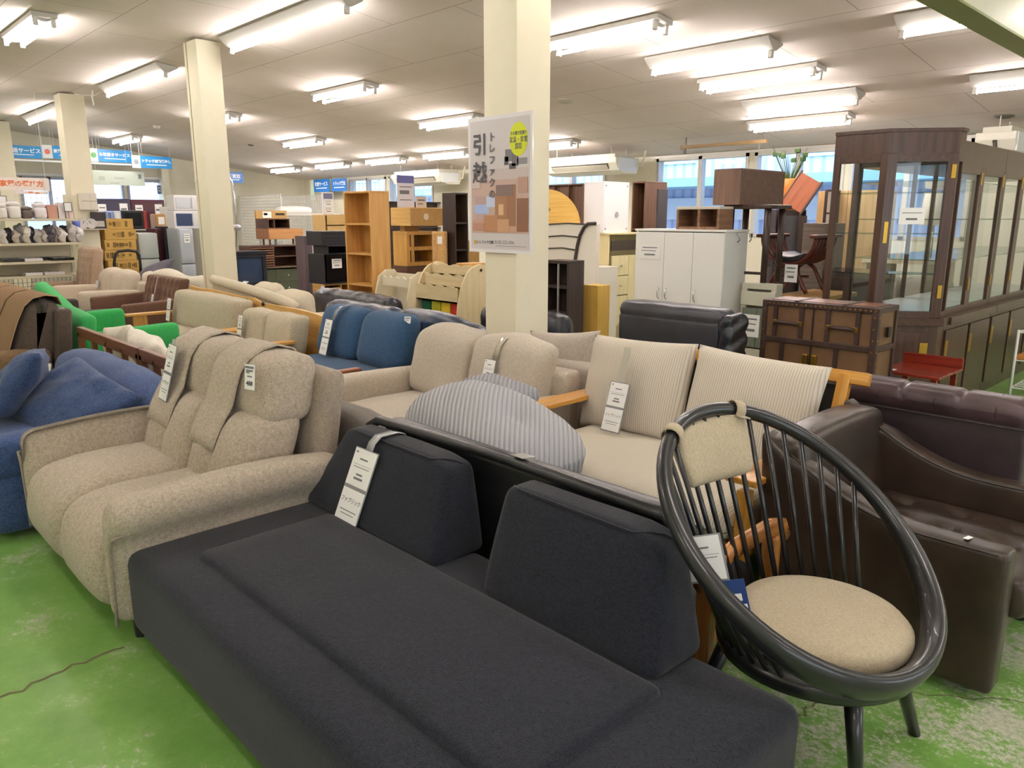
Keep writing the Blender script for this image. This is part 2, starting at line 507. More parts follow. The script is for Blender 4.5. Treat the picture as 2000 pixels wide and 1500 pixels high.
# left wall (the one with the blue banners): a band of windows
lw = [(at_x(40, 370, WALL_X).y, at_x(152, 370, WALL_X).y), (at_x(172, 370, WALL_X).y, at_x(242, 370, WALL_X).y), (at_x(249, 370, WALL_X).y, at_x(316, 370, WALL_X).y)]
zt = at_x(250, 351, WALL_X).z
holes_wall('wall_left', YN, WALL_Y+.2, 0, CEIL+.1, [(a, b, 1.1, zt) for a, b in lw], .2, 'x', WALL_X, WALLM)
for i, (a, b) in enumerate(lw):
    window(i+1, 'x', WALL_X, a, b, 1.1, zt, [.5] if i == 0 else [], plain('#aab0c8', .5), ['window in the left wall behind the orange lettered banner', 'bright window right of the third column', 'bright window under the truck banner'][i])
# pilaster right of the last window and pelmet above the band
struct('wall_left_pier', BX(WALL_X, WALL_X+.25, at_x(322, 400, WALL_X+.25).y, at_x(335, 400, WALL_X+.25).y, 0, ceil_z(8)-.02), WALLM)
struct('trim_1', BX(WALL_X, WALL_X+.12, at_x(20, 340, WALL_X).y, at_x(322, 340, WALL_X).y, zt+.02, zt+.07), plain('#e9e9ea', .5))
# back wall with the long window band
X = lambda px, py=330: at_y(px, py, WALL_Y).x
rw = [(X(682, 350), X(754, 350)), (X(760, 350), X(846, 350)), (X(1055), X(1183)), (X(1283), X(1462)), (X(1474), X(1650)), (X(1660), X(1900))]
ztr = 2.52
holes_wall('wall_back', WALL_X-.2, XR, 0, CEIL+.1, [(a, b, 1.25, ztr) for a, b in rw], .2, 'y', WALL_Y, WALLM)
for i, (a, b) in enumerate(rw):
    window(i+4, 'y', WALL_Y, a, b, 1.25, ztr, [.5], ALU, ['back wall window left of the first air conditioner', 'back wall window under the first air conditioner', 'back wall window under the second air conditioner',
        'back wall window left of the brown box on the stool', 'back wall window above the orange plant pot', 'back wall window behind the glass cabinet'][i])
struct('trim_2', BX(X(1275), X(1920), WALL_Y-.03, WALL_Y, ztr, ztr+.04), ALU)
# walls out of the frame that close the shop
holes_wall('wall_right', YN, WALL_Y+.2, 0, CEIL+.1, [(-3.5, 1.5, .9, 2.5), (4.2, 8.5, .9, 2.4)], .2, 'x', XR+.2, WALLM)
struct('wall_front', BX(WALL_X-.2, XR+.2, YN-.2, YN, 0, CEIL+.1), WALLM)
struct('baseboard_back', BX(WALL_X, XR, WALL_Y-.02, WALL_Y, 0, .1), plain('#5a5348', .6))
# the neighbouring building seen through the back windows, roof edge and pipes
nb = T('neighbouring_building', 'pale blue neighbouring building seen through the back windows', 'building', (0, 16.0, 0))
ob('wall', BX(-110, 14, 0, .4, 0, 9), ribbed('#a9b6e0', '#c9d4f4', 1.2, 'X', .3), nb)
ob('awning', BX(-110, 14, -1.6, 0, 2.2, 2.38), plain('#a4d4f5', .5), nb)
ob('band', BX(-110, 14, -.1, 0, 1.5, 2.0), plain('#dfe9ff', .6), nb)
for i in range(9):
    ob('upper_window', BX(-30+i*4.4, -28+i*4.4, -.05, 0, 2.8, 3.9), plain('#c8d4f4', .2), nb)
struct('ground', BX(-120, 40, WALL_Y+.3, 60, -.25, -.12), plain('#9a9a98', .9))
struct('ground_left', BX(-60, WALL_X-.3, -40, WALL_Y+.3, -.25, -.12), plain('#b8b8b4', .9))

# ceiling beam upper right: olive underside, cream side
b0 = at_z(1795, 0, 2.75); b1 = at_z(1872, 0, 2.75)
bx0 = b0.x; bx1 = at_z(1935, 35, 2.75).x
bm2 = BX(bx0, bx1, -1, 10.8, 2.755, 3.3)
bo = struct('beam', bm2, wall_mat('#dcd6bf', '#ebe5d0'))
bo['label'] = 'cream painted beam crossing the top right corner'
struct('beam_underside', BX(bx0, bx1, -1, 10.8, 2.74, 2.755), plain('#8b9052', .6))

# ---------------------------------------------------------------- columns
CREAM = wall_mat('#e2dac0', '#ebe4cc')
def column(x, y, lab, conduit=False, w=.31):
    h = ceil_z(y+w)-.004
    t = T('column', lab, 'column', (x, y, 0), 0, 'cream square columns down the shop floor')
    ob('shaft', BX(0, w, 0, w, 0, h), CREAM, t, bev=.004)
    if conduit:
        ob('conduit', BX(-.075, -.02, .0, .05, 0, h), plain('#e0d8be', .6), t)
        ob('conduit_clip', BX(-.09, 0, -.006, .056, 1.95, 1.97), plain('#cfc8b2', .6), t)
    return t
column(-3.97, 3.55, 'nearest cream column, with the moving poster on it')
column(-8.86, 3.57, 'cream column with a grey pipe on its left edge', True, .265)
column(-14.0, 3.50, 'cream column with white control box, behind the appliance shelves', False, .34)
c4 = column(-18.75, 3.45, 'farthest cream column, cut by the left edge of the photo')
ob('loudspeaker', BX(.02, .2, -.08, 0, 2.9, 3.1), plain('#1c1c1e', .6), c4)

# ---------------------------------------------------------------- ceiling lights
TUBE = glow('#fff5f1', TUBE_POWER)
FIX = plain('#bab7b0', .5)
def light_twin():
    t = T('ceiling_light', '', 'ceiling light')
    ob('housing', BX(-.66, .66, -.11, .11, -.045, -.002), FIX, t, bev=.004)
    bm = NB(); prism(bm, [(-.11, -.045), (.11, -.045), (.02, -.075), (-.02, -.075)], -.6, .6, 'x')
    ob('reflector', bm, FIX, t)
    for s in (-1, 1):
        ob('fluorescent_tube', cyl(NB(), (-.595, s*.075, -.095), (.595, s*.075, -.095), .0155, n=10), TUBE, t, smooth=True)
        for e in (-1, 1):
            ob('end_socket', BX(min(e*.6, e*.63), max(e*.6, e*.63), s*.075-.02, s*.075+.02, -.12, -.045), plain('#cfcdc8', .5), t)
    return t
def light_single(L):
    t = T('ceiling_light', '', 'ceiling light')
    bm = NB(); prism(bm, [(-.13, -.004), (.13, -.004), (.135, -.02), (.03, -.095), (-.03, -.095), (-.135, -.02)], -L/2, L/2, 'x')
    ob('reflector', bm, FIX, t)
    ob('fluorescent_tube', cyl(NB(), (-L/2+.05, 0, -.13), (L/2-.05, 0, -.13), .0165, n=10), TUBE, t, smooth=True)
    for e in (-1, 1):
        ob('end_socket', BX(min(e*(L/2-.05), e*(L/2-.015)), max(e*(L/2-.05), e*(L/2-.015)), -.02, .02, -.155, -.09), plain('#cfcdc8', .5), t)
    return t
protos = {}
def lamp(kind, x, y, label):
    """x = centre; long single lamps are 2.3 m"""
    if kind not in protos:
        protos[kind] = {'D': light_twin, 'S': lambda: light_single(1.32), 'L': lambda: light_single(2.35)}[kind]()
        t = protos[kind]; t['label'] = label
    else: t = dup(protos[kind], (0, 0, 0), label=label)
    t.location = (x, y, ceil_z(y)-.003)
    t.rotation_euler = (-ang if y > BREAK_Y else 0, 0, 0)
    t['group'] = 'fluorescent ceiling lights'
    return t
R1, R2, R3, R4 = 3.86, 5.68, 7.5, 9.42
for k, x, y, l in [
    ('D', -9.26, 2.16, 'twin-tube ceiling light in the top left corner of the photo'),
    ('L', -7.2, R1, 'long single-tube ceiling light right of the piped column'),
    ('L', -11.4, R1, 'long single-tube ceiling light between the piped column and the next one left'),
    ('L', -16.1, R1, 'single-tube ceiling light beyond the third column, by the left banners'),
    ('D', -9.1, R2, 'twin-tube ceiling light halfway between the piped column and the poster column'),
    ('D', -17.6, R2, 'twin-tube ceiling light just above the pick-up banner'),
    ('D', -13.0, R2, 'twin-tube ceiling light showing just right of the piped column top'),
    ('D', -13.5, R3, 'twin-tube ceiling light above the white wire grids'),
    ('D', -9.15, R3, 'twin-tube ceiling light just left of the poster top'),
    ('D', -11.6, R4, 'twin-tube ceiling light nearest left of the poster in the far row'),
    ('D', -13.6, R4, 'twin-tube ceiling light over the first air conditioner'),
    ('D', -15.7, R4, 'twin-tube ceiling light above the two small back banners'),
    ('D', -17.9, R4, 'farthest twin-tube ceiling light toward the back left corner'),
    ('D', -9.0, R4, 'twin-tube ceiling light above the second air conditioner, cut by the column'),
    ('D', -4.72, R2, 'large twin-tube ceiling light just right of the poster column'),
    ('S', -4.22, 6.63, 'single-tube ceiling light nearest in the row of five right of the column'),
    ('D', -4.19, R3, 'twin-tube ceiling light, third in the row going back right of the column'),
    ('S', -4.22, 8.5, 'single-tube ceiling light, fourth in the row, over the brown box'),
    ('D', -4.68, R4, 'twin-tube ceiling light at the far end of the row, near the curtain rail'),
    ('S', -1.88, 6.68, 'single-tube ceiling light half hidden by the corner beam'),
    ('S', -1.86, 8.56, 'single-tube ceiling light cut by the right edge above the glass cabinet'),
    ('D', -13.7, 2.16, 'twin-tube ceiling light out of frame to the left'),
    ]: lamp(k, x, y, l)
OUT = 'unseen ceiling light added to light the foreground'  # lights out of view, added to brighten the foreground
for k, x, y in [('D', -4.8, 2.1), ('D', -.4, 2.1), ('D', -4.8, -.2), ('D', -.4, -.2), ('D', -9.2, -.2), ('D', 3.2, 1), ('D', -3, -2.6), ('D', -8, -2.6), ('D', 1.5, -2.6), ('L', -2.4, R1), ('L', 1.6, R1), ('D', -13.7, -1), ('D', 2, 6.6), ('D', 2, 9), ('D', -17.5, 0)]:
    lamp(k, x, y, OUT)['group'] = 'lights outside the view'

# ceiling details
def disc_on_ceiling(name, px, py, r, h, mat, label, cat, fn=None):
    # follow the ray up to the ceiling surface
    d = ray(px, py); t = (CEIL-CAM_H+SLOPE*BREAK_Y)/(d[2]+SLOPE*d[1]); p = Vector((d[0]*t, d[1]*t, CAM_H+d[2]*t))
    if p.y < BREAK_Y: p = at_z(px, py, CEIL)
    o = ob(name, lathe(NB(), [(r, 0), (r, -h*.4), (r*.7, -h), (.01, -h)], 20), mat, loc=p)
    o.rotation_euler = (-ang if p.y > BREAK_Y else 0, 0, 0)
    return tag(o, label, cat)
disc_on_ceiling('ceiling_vent', 1103, 196, .1, .03, plain('#b5aea0', .6), 'round ceiling vent right of the poster column', 'vent')
disc_on_ceiling('smoke_detector', 306, 246, .06, .05, plain('#d8d4c8', .5), 'small smoke detector between the two left columns', 'smoke detector')
disc_on_ceiling('smoke_detector', 490, 283, .06, .02, plain('#6f6a60', .5), 'dark ceiling mark right of the piped column', 'smoke detector')
disc_on_ceiling('ceiling_vent', 1962, 226, .1, .02, plain('#7d766c', .5), 'small round vent above the glass cabinet', 'vent')
# wooden curtain rail hanging from the ceiling
a = at_y(1330, 289, 9.9); b = at_y(1498, 272, 9.9)
t = T('curtain_rail', 'wooden rail hanging under the ceiling near the windows', 'rail', (a.x, 9.9, a.z))
ob('rail', BX(0, b.x-a.x, -.02, .02, -.02, .03), wood('#85683f', '#a38660'), t)
for u in (.08, b.x-a.x-.08):
    ob('hook', BX(u-.01, u+.01, -.01, .01, .03, ceil_z(9.9)-a.z-.005), plain('#8a8478', .4, .5), t)
    ob('hook', BX(u-.01, u+.01, -.05, .01, -.09, -.02), plain('#8a8478', .4, .5), t)
# cable between ceiling light and third column
p = Vector((-12.6, 3.86, ceil_z(3.86)-.02))
tag(ob('power_cable', tube(NB(), [(-12.58, 3.86, 3.39), (-12.95, 3.8, 3.33), (-13.3, 3.7, 3.36), (-13.52, 3.68, 3.40)], .012, 6), plain('#dcd8cc', .5)), 'white cable from the ceiling light to the third column', 'cable')
tag(ob('cable_tie', tube(NB(), [(-12.95, 3.77, 3.40), (-12.98, 3.76, 3.3), (-12.94, 3.76, 3.18)], .012, 6), plain('#eceae4', .5)), 'loose white tie hanging on the ceiling cable', 'cable tie')

# air conditioners under the ceiling
def aircon(px0, px1, py, y, label):
    a = at_y(px0, py, y); b = at_y(px1, py, y); W = b.x-a.x
    z = ceil_z(y)-.45
    t = T('air_conditioner', label, 'air conditioner', (a.x, y, z), 0, 'ceiling air conditioners')
    AC = plain('#e3dfcf', .45)
    bm = NB()
    prism(bm, [(0, .16), (.08, .04), (.22, 0), (.54, .0), (.60, .1), (.60, .24), (0, .24)], 0, W, 'x')
    ob('body', bm, AC, t, bev=.012)
    ob('top_cover', BX(.06, W-.06, .04, .56, .24, .30), plain('#d9d5c6', .5), t)
    g = ob('air_outlet', prism(NB(), [(.0, .155), (.095, .045), (.09, .035), (-.008, .15)], .18, W-.18, 'x'), plain('#5d574c', .6), t)
    ob('louvre', prism(NB(), [(.01, .13), (.075, .06), (.07, .053), (.003, .125)], .2, W-.2, 'x'), plain('#b9b3a2', .5), g)
    ob('end_cap', BX(W-.01, W+.012, .06, .52, .03, .24), plain('#dfe3e6', .4), t, bev=.01)
    for u in (.2, W-.2):
        for v in (.12, .5):
            ob('hanger_rod', cyl(NB(), (u, v, .3), (u, v, ceil_z(y+v)-z-.004), .006, n=6), plain('#bdb9ae', .4, .5), t)
    ob('refrigerant_pipe', tube(NB(), [(W, .5, .12), (W+.12, .52, .12), (W+.16, .54, .3), (W+.16, .56, ceil_z(y+.6)-z-.02)], .018, 8), plain('#d4cfbd', .6), t)
    return t
aircon(764, 858, 345, 10.1, 'ceiling air conditioner left of the poster')
aircon(1062, 1203, 330, 9.9, 'ceiling air conditioner right of the poster column')
aircon(1905, 1985, 262, 10.0, 'ceiling air conditioner peeking over the glass cabinet')

# ================================================================ FRONT ROW
TAUPE = fabric('#8f8272', '#c6b9a8', 300, contrast=.15)
TAUPE_D = fabric('#7f7365', '#ab9e8f', 300, contrast=.15)
CHAR = fabric('#0b0c11', '#2e313c', 330, (1, 1, 2.2), .5, .16)
CHAR_D = fabric('#0a0b10', '#2b2e39', 330, (1, 1, 2.2), .5, .16)
BLACKP = plain('#17171a', .35)

# ---- charcoal sofa bed in front
t = T('charcoal_sofa', 'charcoal fabric low sofa with two separate block backrests, nearest the camera', 'sofa', (-2.88, .74, 0))
W, D = 2.19, .93
def base_fn(p, u):
    return p
bm = NB(); soft(bm, .08, W, 0, D, .07, .385, .05, (.0, .0, .012), (26, 12, 4), wr=.004, ws=4)
ob('base', bm, CHAR, t, smooth=True)
bm = NB(); soft(bm, .34, 1.93, .17, .70, .33, .415, .028, (0, 0, .012), (20, 10, 3), wr=.003, ws=5)
ob('seat_cushion', bm, CHAR, t, smooth=True)
def block(x0, x1, top0, top1, lab):
    bm = NB()
    def fn(p, u):
        k = (u[2]+1)/2
        # the sides lean in and the front face slopes back as it rises
        c = (x1+x0)/2; half = (x1-x0)/2
        xa = top0 + (top1-top0)*((p[0]+half)/(2*half))
        nx = (p[0]+c)*(1-k) + xa*k
        front = .5*(1-u[1])
        return (nx-c, p[1]+front*.15*k+(1-front)*.03*k, p[2] - .02*k*(u[0] > .7)*(u[0]-.7)/.3)
    soft(bm, x0, x1, .70, .94, .385, .705, .036, (.006, .012, .008), (14, 7, 8), fn=fn, wr=.004, ws=4)
    o = ob('backrest', bm, CHAR_D, t, smooth=True)
    # piped seams along the top edge
    z = .697
    P = [(top0+.02, .872, z+.004), (top0+.06, .858, z+.006), (top1-.16, .850, z+.005), (top1-.10, .852, z+.003), (top1-.06, .885, z+.006), (top1-.035, .905, z+.003), (top1-.015, .93, z-.01)]
    ob('seam', tube(NB(), P, .0045, 6), CHAR_D, o, smooth=True)
    return o
b1 = block(.10, 1.0, .24, .90, '')
b2 = block(1.22, 1.90, 1.19, 1.80, '')
for x, y in ((.2, .12), (W-.12, .12), (.2, D-.12), (W-.12, D-.12)):
    ob('foot', cyl(NB(), (x, y, 0), (x, y, .08), .025, .03), BLACKP, t)
price_tag(t, (.46, .805, .665), (math.radians(66), 0, 0), .145, .145, tape=.0, gap=.014)
ob('tape_strip', sheet(NB(), [[(.455+dx, yy, zz) for dx in (0, .045)] for yy, zz in ((.80, .672), (.815, .70), (.845, .722), (.92, .724), (.955, .714), (.972, .69))], .002), plain('#a9a9ab', .08), t, smooth=True)

# ---- taupe two seater recliner with headrests
t = T('taupe_sofa', 'taupe tweed two-seat sofa with high headrests and long headrest cloths', 'sofa', (-4.12, .70, 0))
W = 1.38; D = .98
ob('base', soft(NB(), .10, W-.10, .05, D-.1, .10, .36, .04, (0, 0, 0), (6, 6, 3)), TAUPE, t, smooth=True)
def arm_fn(side):
    def fn(p, u):
        # the pad on top leans outwards and dips toward the back, the panel under it is thinner
        k = (u[2]+1)/2
        bul = .045/(1+math.exp(-(u[2]-.5)*16))
        return (p[0] + side*.05*(k**2) + (bul if u[0]*side > 0 else -bul*.4)*1., p[1], p[2] + .02*math.sin((u[1]+1)*1.5)*k - .02*(u[1] > .5)*(u[1]-.5))
    return fn
for s, x0 in ((-1, 0.04), (1, W-.16)):
    a = ob('armrest', soft(NB(), x0, x0+.12, 0, .93, .09, .565, .055, (.01, .01, .01), (5, 16, 12), fn=arm_fn(s)), TAUPE, t, smooth=True)
    def edge(z, s=s, x0=x0):
        k = (z-.09)/.475; return x0+.06+s*(.052+.05*k*k+.045/(1+math.exp(-(2*k-1.5)*16)))
    ob('piping', tube(NB(), [(edge(z), -.006, z) for z in (.10, .2, .3, .38, .42, .44, .455)]+[(edge(.455), .02, .46), (edge(.455)+s*.004, .3, .478), (edge(.455)+s*.004, .6, .474), (edge(.455)+s*.002, .9, .45)], .0065, 7), TAUPE_D, a, smooth=True)
def seat_fn(p, u):
    # rounded waterfall front that runs down to the plinth
    k = max(0, -u[1]); up = (u[2]+1)/2
    z = p[2] - .05*up*max(0, k-.35)**2/.42
    y = p[1] - .03*math.sin(up*PI)*(u[1] < -.6)
    return (p[0], y, z)
for x0, x1 in ((.155, .715), (.722, 1.22)):
    ob('seat_cushion', soft(NB(), x0, x1, -.01, .66, .10, .455, .075, (.008, .006, .018), (10, 14, 9), fn=seat_fn, wr=.004, ws=5), TAUPE, t, smooth=True)
SH = (.13, W-.09)
def shell_fn(p, u):
    k = (u[2]+1)/2
    return (p[0], p[1]+.13*k, p[2])
ob('back_shell', soft(NB(), SH[0], SH[1], .78, .90, .16, .90, .045, (.01, .01, .01), (8, 4, 8), fn=shell_fn), TAUPE_D, t, smooth=True)
for x0, x1 in ((.18, .715), (.73, 1.235)):
    c = (x0+x1)/2
    def bk(p, u, c=c):
        k = (u[2]+1)/2
        # a vertical pinch below the cloth, pulled in at one button
        x = p[0]; d = math.exp(-(x/.035)**2)*(.03+.03*math.exp(-((u[2]-.45)/.3)**2)) if u[1] < 0 else 0
        return (p[0], p[1]+.13*k+d, p[2])
    ob('back_cushion', soft(NB(), x0, x1, .46, .72, .36, .73, .06, (.004, .035, .012), (22, 5, 12), fn=bk, wr=.004, ws=6), TAUPE, t, smooth=True)
    def hd(p, u):
        k = (u[2]+1)/2
        return (p[0]*(1-.04*k), p[1]+.06*k, p[2])
    ob('headrest', soft(NB(), x0-.01, x1-.005, .65, .88, .69, .97, .058, (.004, .022, .012), (12, 6, 9), fn=hd, wr=.003, ws=6), TAUPE, t, smooth=True)
    # long cloth hung over the headrest
    xa, xb = x0+.02, x0+.29
    path = [(.99, .80), (.965, .91), (.92, .978), (.84, 1.004), (.77, .992), (.70, .955), (.657, .90), (.632, .83), (.61, .76), (.575, .71), (.548, .665), (.53, .63), (.512, .595)]
    rows = []
    for i, (yy, zz) in enumerate(path):
        k = i/(len(path)-1)
        rows.append([(xa+(xb-xa)*u + (.03*k if x0 < .5 else .0)*k, yy-.008*math.sin(u*PI)*(k > .5), zz + (-.012 if i == 12 else 0)*abs(u-.5)*2) for u in [j/6 for j in range(7)]])
    ob('headrest_cloth', sheet(NB(), rows, -.008), TAUPE, t, smooth=True)
for x, y in ((.14, .09), (W-.12, .09), (.14, D-.12), (W-.12, D-.12)):
    ob('foot', cyl(NB(), (x, y, 0), (x, y, .1), .022, .028), BLACKP, t)
price_tag(t, (.37, .625, .945), (math.radians(74), 0, math.radians(-4)), .115, .13, tape=.03, gap=.014)
c = ob('price_card', BX(-.03, .03, -.105, 0, 0, .002), WHITE_CARD, t, (W-.235, .65, .955), (math.radians(84), 0, math.radians(14)))
lettering(c, '488', .026, (0, -.08, .0024), INK, name='lettering', bold=.0006)
ob('printed_lines', lines_bm([(-.026, .026, -.012, .010), (-.022, .02, -.026, .008), (-.02, .0, -.034, .006), (-.014, .016, -.05, .006)]), GREY_INK, c, (0, 0, .0022))

# ---- blue corduroy-like sofa at the far left with two big pillows
BLUE = fabric('#2b3a5e', '#4b608c', 120, (1, 1, 1), .6, .2)
t = T('blue_sofa', 'denim blue fabric sofa at the left edge, beside the taupe sofa', 'sofa', (-6.05, .55, 0))
W = 1.86
def wob(p, u): return (p[0], p[1], p[2])
ob('base', soft(NB(), 0, W, 0, 1.0, .03, .34, .07, (.01, .02, .0), (16, 8, 5), wr=.014, ws=5), BLUE, t, smooth=True)
ob('seat_cushion', soft(NB(), .05, W-.05, .0, .76, .30, .455, .07, (0, .02, .03), (18, 10, 4), wr=.014, ws=6), BLUE, t, smooth=True)
def bb(p, u):
    k = (u[2]+1)/2
    return (p[0], p[1]+.08*k, p[2] - .10*max(0, u[0])**3*k - .02*abs(u[0])**4)
ob('backrest', soft(NB(), 0.02, W-.0, .68, .95, .32, .655, .10, (.0, .03, .02), (20, 7, 9), fn=bb, wr=.012, ws=5), BLUE, t, smooth=True)
ob('armrest', soft(NB(), W-.2, W, .0, .8, .3, .5, .07, (.01, .0, .02), (5, 10, 4), wr=.01, ws=6), BLUE, t, smooth=True)
price_tag(t, (.46, .63, .62), (math.radians(78), 0, math.radians(4)), .095, .11, gap=.012)
c = ob('price_card', BX(-.024, .024, -.06, 0, 0, .002), WHITE_CARD, t, (1.58, .63, .60), (math.radians(80), 0, math.radians(8)))
ob('printed_lines', lines_bm([(-.018, .018, -.012, .008), (-.018, .01, -.026, .006)]), GREY_INK, c, (0, 0, .0022))
BLUE2 = fabric('#263555', '#475a80', 120, (1, 1, 1), .6, .2)
def loose(name, label, w, h, th, loc, rot, mat, cat='cushion', group=None, seed=0, wr=.02, pull=.07, piping=False):
    o = ob(name, pillow(NB(), w, h, th, MT(), 22, seed=seed, wr=wr, pull=pull), mat, None, loc, rot, smooth=True)
    tag(o, label, cat, group)
    return o
loose('throw_pillow', 'big navy blue pillow at the left edge of the photo on the blue sofa', .72, .42, .2, at_z(38, 745, .65), (math.radians(-38), math.radians(-6), math.radians(-14)), BLUE2, group='blue pillows', seed=3, wr=.03)
loose('throw_pillow', 'slumped denim blue pillow lying across the seat of the blue sofa', .76, .50, .17, at_z(150, 800, .56)+Vector((-.20, .02, 0)), (math.radians(-62), math.radians(12), math.radians(10)), BLUE2, group='blue pillows', seed=9, wr=.035)

# ---- brown corduroy sofa behind the blue one
CORD = ribbed('#5f4939', '#a5886a', 7.5, 'X', .5, .006)
FELT = fabric('#4a3f38', '#63564c', 240)
t = T('corduroy_sofa', 'brown striped corduroy sofa with two draped back cushions, left edge', 'sofa', (-8.82, .80, 0))
W = 1.98
ob('base', soft(NB(), 0, W, 0, .86, .08, .36, .04, (0, 0, 0), (6, 5, 3)), FELT, t, smooth=True)
ob('seat_cushion', soft(NB(), .1, W-.1, 0, .6, .34, .46, .05, (0, .01, .02), (10, 6, 3)), CORD, t, smooth=True)
def lean(a):
    return lambda p, u: (p[0], p[1]+a*(u[2]+1)/2, p[2])
ob('back_panel', soft(NB(), .06, W, .68, .80, .2, .83, .025, (0, 0, 0), (6, 3, 6), fn=lean(.06)), FELT, t, smooth=True)
for i in range(3):
    x0 = .0+i*.645
    def wedge(p, u):
        k = (u[2]+1)/2
        return (p[0], p[1] + (.17*k if u[1] < 0 else .05*k), p[2])
    bc = ob('back_cushion', soft(NB(), x0+.005, x0+.64, .40, .75, .40, .90, .09, (.0, .02, .02), (8, 6, 9), fn=wedge), FELT, t, smooth=True)
    rows = [[(x0+.02+.60*u, yy, zz) for u in [j/8 for j in range(9)]] for yy, zz in ((.80, .86), (.78, .925), (.70, .943), (.61, .925), (.545, .87), (.485, .75), (.435, .62), (.392, .50), (.372, .42))]
    ob('ribbed_cover', sheet(NB(), rows, .006), CORD, bc, smooth=True)
for x0 in (0.0, W-.16):
    ob('armrest', soft(NB(), x0, x0+.16, -.02, .68, .2, .53, .06, (0, 0, .01), (4, 8, 5)), fabric('#6d5540', '#8d7355', 240), t, smooth=True)
c = ob('price_card', BX(-.04, .04, -.1, 0, 0, .002), WHITE_CARD, t, (W-.10, .80, .84), (math.radians(86), 0, math.radians(25)))
ob('printed_lines', lines_bm([(-.03, .03, -.02, .01), (-.03, .02, -.045, .008)]), GREY_INK, c, (0, 0, .0022))
price_tag(t, (.93, .55, .88), (math.radians(70), 0, 0), .1, .115)
for x in (.1, W-.1):
    for y in (.08, .75): ob('foot', cyl(NB(), (x, y, 0), (x, y, .09), .02, .028), BLACKP, t)

# ---- green two-seater seen from behind, facing away
GREEN = fabric('#2f9a50', '#49b566', 260, contrast=.14)
t = T('green_sofa', 'bright green sofa turned away, its two arms pointing right', 'sofa', (-7.16, 2.61, 0), PI)
W = 1.66
ob('base', soft(NB(), .1, W-.1, .1, .85, .12, .38, .04, (0, 0, .02), (6, 5, 3)), GREEN, t, smooth=True)
def gb_fn(p, u):
    return (p[0], p[1]-.05*(u[2]+1)/2, p[2] + .16*max(0, u[0]+.1)*(u[2]+1)/2 - .04*max(0, -u[0])*(u[2]+1)/2)
ob('backrest', soft(NB(), .05, W-.05, .72, .86, .3, .76, .05, (0, .02, .01), (14, 4, 8), fn=gb_fn, wr=.005), GREEN, t, smooth=True)
for x0 in (0.0, W-.13):
    ob('armrest', soft(NB(), x0, x0+.13, 0, .82, .12, .60, .05, (.01, 0, .01), (4, 9, 6), fn=lambda p, u: (p[0], p[1], p[2]-.02*(u[1]+1)*(u[2] > 0))), GREEN, t, smooth=True)
for x in (.1, W-.1):
    for y in (.1, .75): ob('foot', cyl(NB(), (x, y, 0), (x, y, .13), .018, .026), wood('#6b4a2c', '#8a6238', 'z'), t)

# ---- pair of dark wood frame seats seen from behind with fluffy white cushions
WAL = wood('#5d3822', '#86583a', 'x', .4)
WALZ = wood('#5d3822', '#86583a', 'z', .4)
FLUFF = fabric('#d2cab9', '#ebe5d8', 90, bump=.6, contrast=.2)
def slat_seat(x, w, label):
    t = T('slatted_bench', label, 'bench', (x, 1.66, 0), 0, 'dark wood frame seats with white cushions')
    ob('top_rail', BX(0, w, 0, .045, .61, .69), WAL, t, bev=.005)
    ob('lower_rail', BX(0, w, 0, .04, .30, .36), WAL, t, bev=.005)
    for u in (0.0, w*.25, w*.5, w*.75, w-.05):
        ob('back_post' if u in (0.0, w-.05) else 'back_slat', BX(u, u+(.05 if u in (0., w-.05) else .03), .0, .04, 0 if u in (0., w-.05) else .3, .65), WALZ, t, bev=.004)
    ob('seat_frame', BX(0, w, .04, .76, .28, .34), WAL, t, bev=.005)
    for u in (0, w-.05): ob('front_leg', BX(u, u+.05, .7, .76, 0, .28), WALZ, t, bev=.004)
    ob('seat_cushion', soft(NB(), .03, w-.03, .1, .76, .34, .44, .04, (0, .01, .02), (8, 7, 3), wr=.006), FLUFF, t, smooth=True)
    return t
slat_seat(-6.80, 1.42, 'dark wood slatted bench seat, left one, back towards the camera')
slat_seat(-5.36, 1.02, 'dark wood slatted bench seat, right one, behind the taupe sofa')
for i, (x, z, w, h, lab) in enumerate([(-6.40, .585, .60, .27, 'fluffy white cushion on the left end of the left wood bench'), (-5.80, .585, .60, .26, 'fluffy white cushion in the middle of the wood benches'), (-5.02, .585, .52, .28, 'pale fluffy cushion on the right wood bench behind the taupe sofa')]):
    loose('white_cushion', lab, w, h, .22, (x, 1.87, z), (math.radians(14), math.radians((-8, 6, -3)[i]), 0), FLUFF, group='fluffy white cushions', seed=i*5, wr=.03, pull=.03)

# ---- black leather sofa with honey wood arms, seen from behind
HONEY = wood('#8a5426', '#b87d42', 'y', .25)
HONEYX = wood('#8a5426', '#b87d42', 'x', .25)
BLEA = leather('#141416', '#26262a', .32)
t = T('black_leather_sofa', 'black leather sofa with glossy wood arms, back to back with the charcoal sofa', 'sofa', (-1.12, 2.36, 0), PI)
W = 1.55
ob('seat_frame', BX(.04, W-.04, .0, .50, .18, .24), HONEYX, t, bev=.008)
ob('seat_cushion', soft(NB(), .06, W-.06, .02, .47, .24, .37, .045, (0, .01, .02), (18, 6, 4), fn=lambda p, u: (p[0], p[1], p[2]-.012*abs(math.cos(p[0]*9))**14*(u[2] > 0))), BLEA, t, smooth=True)
def lb(p, u):
    k = (u[2]+1)/2
    return (p[0], p[1]+.05*k, p[2]+.0)
ob('backrest', soft(NB(), .04, W-.04, .46, .56, .22, .72, .04, (0, .01, 0), (18, 4, 8), fn=lb), BLEA, t, smooth=True)
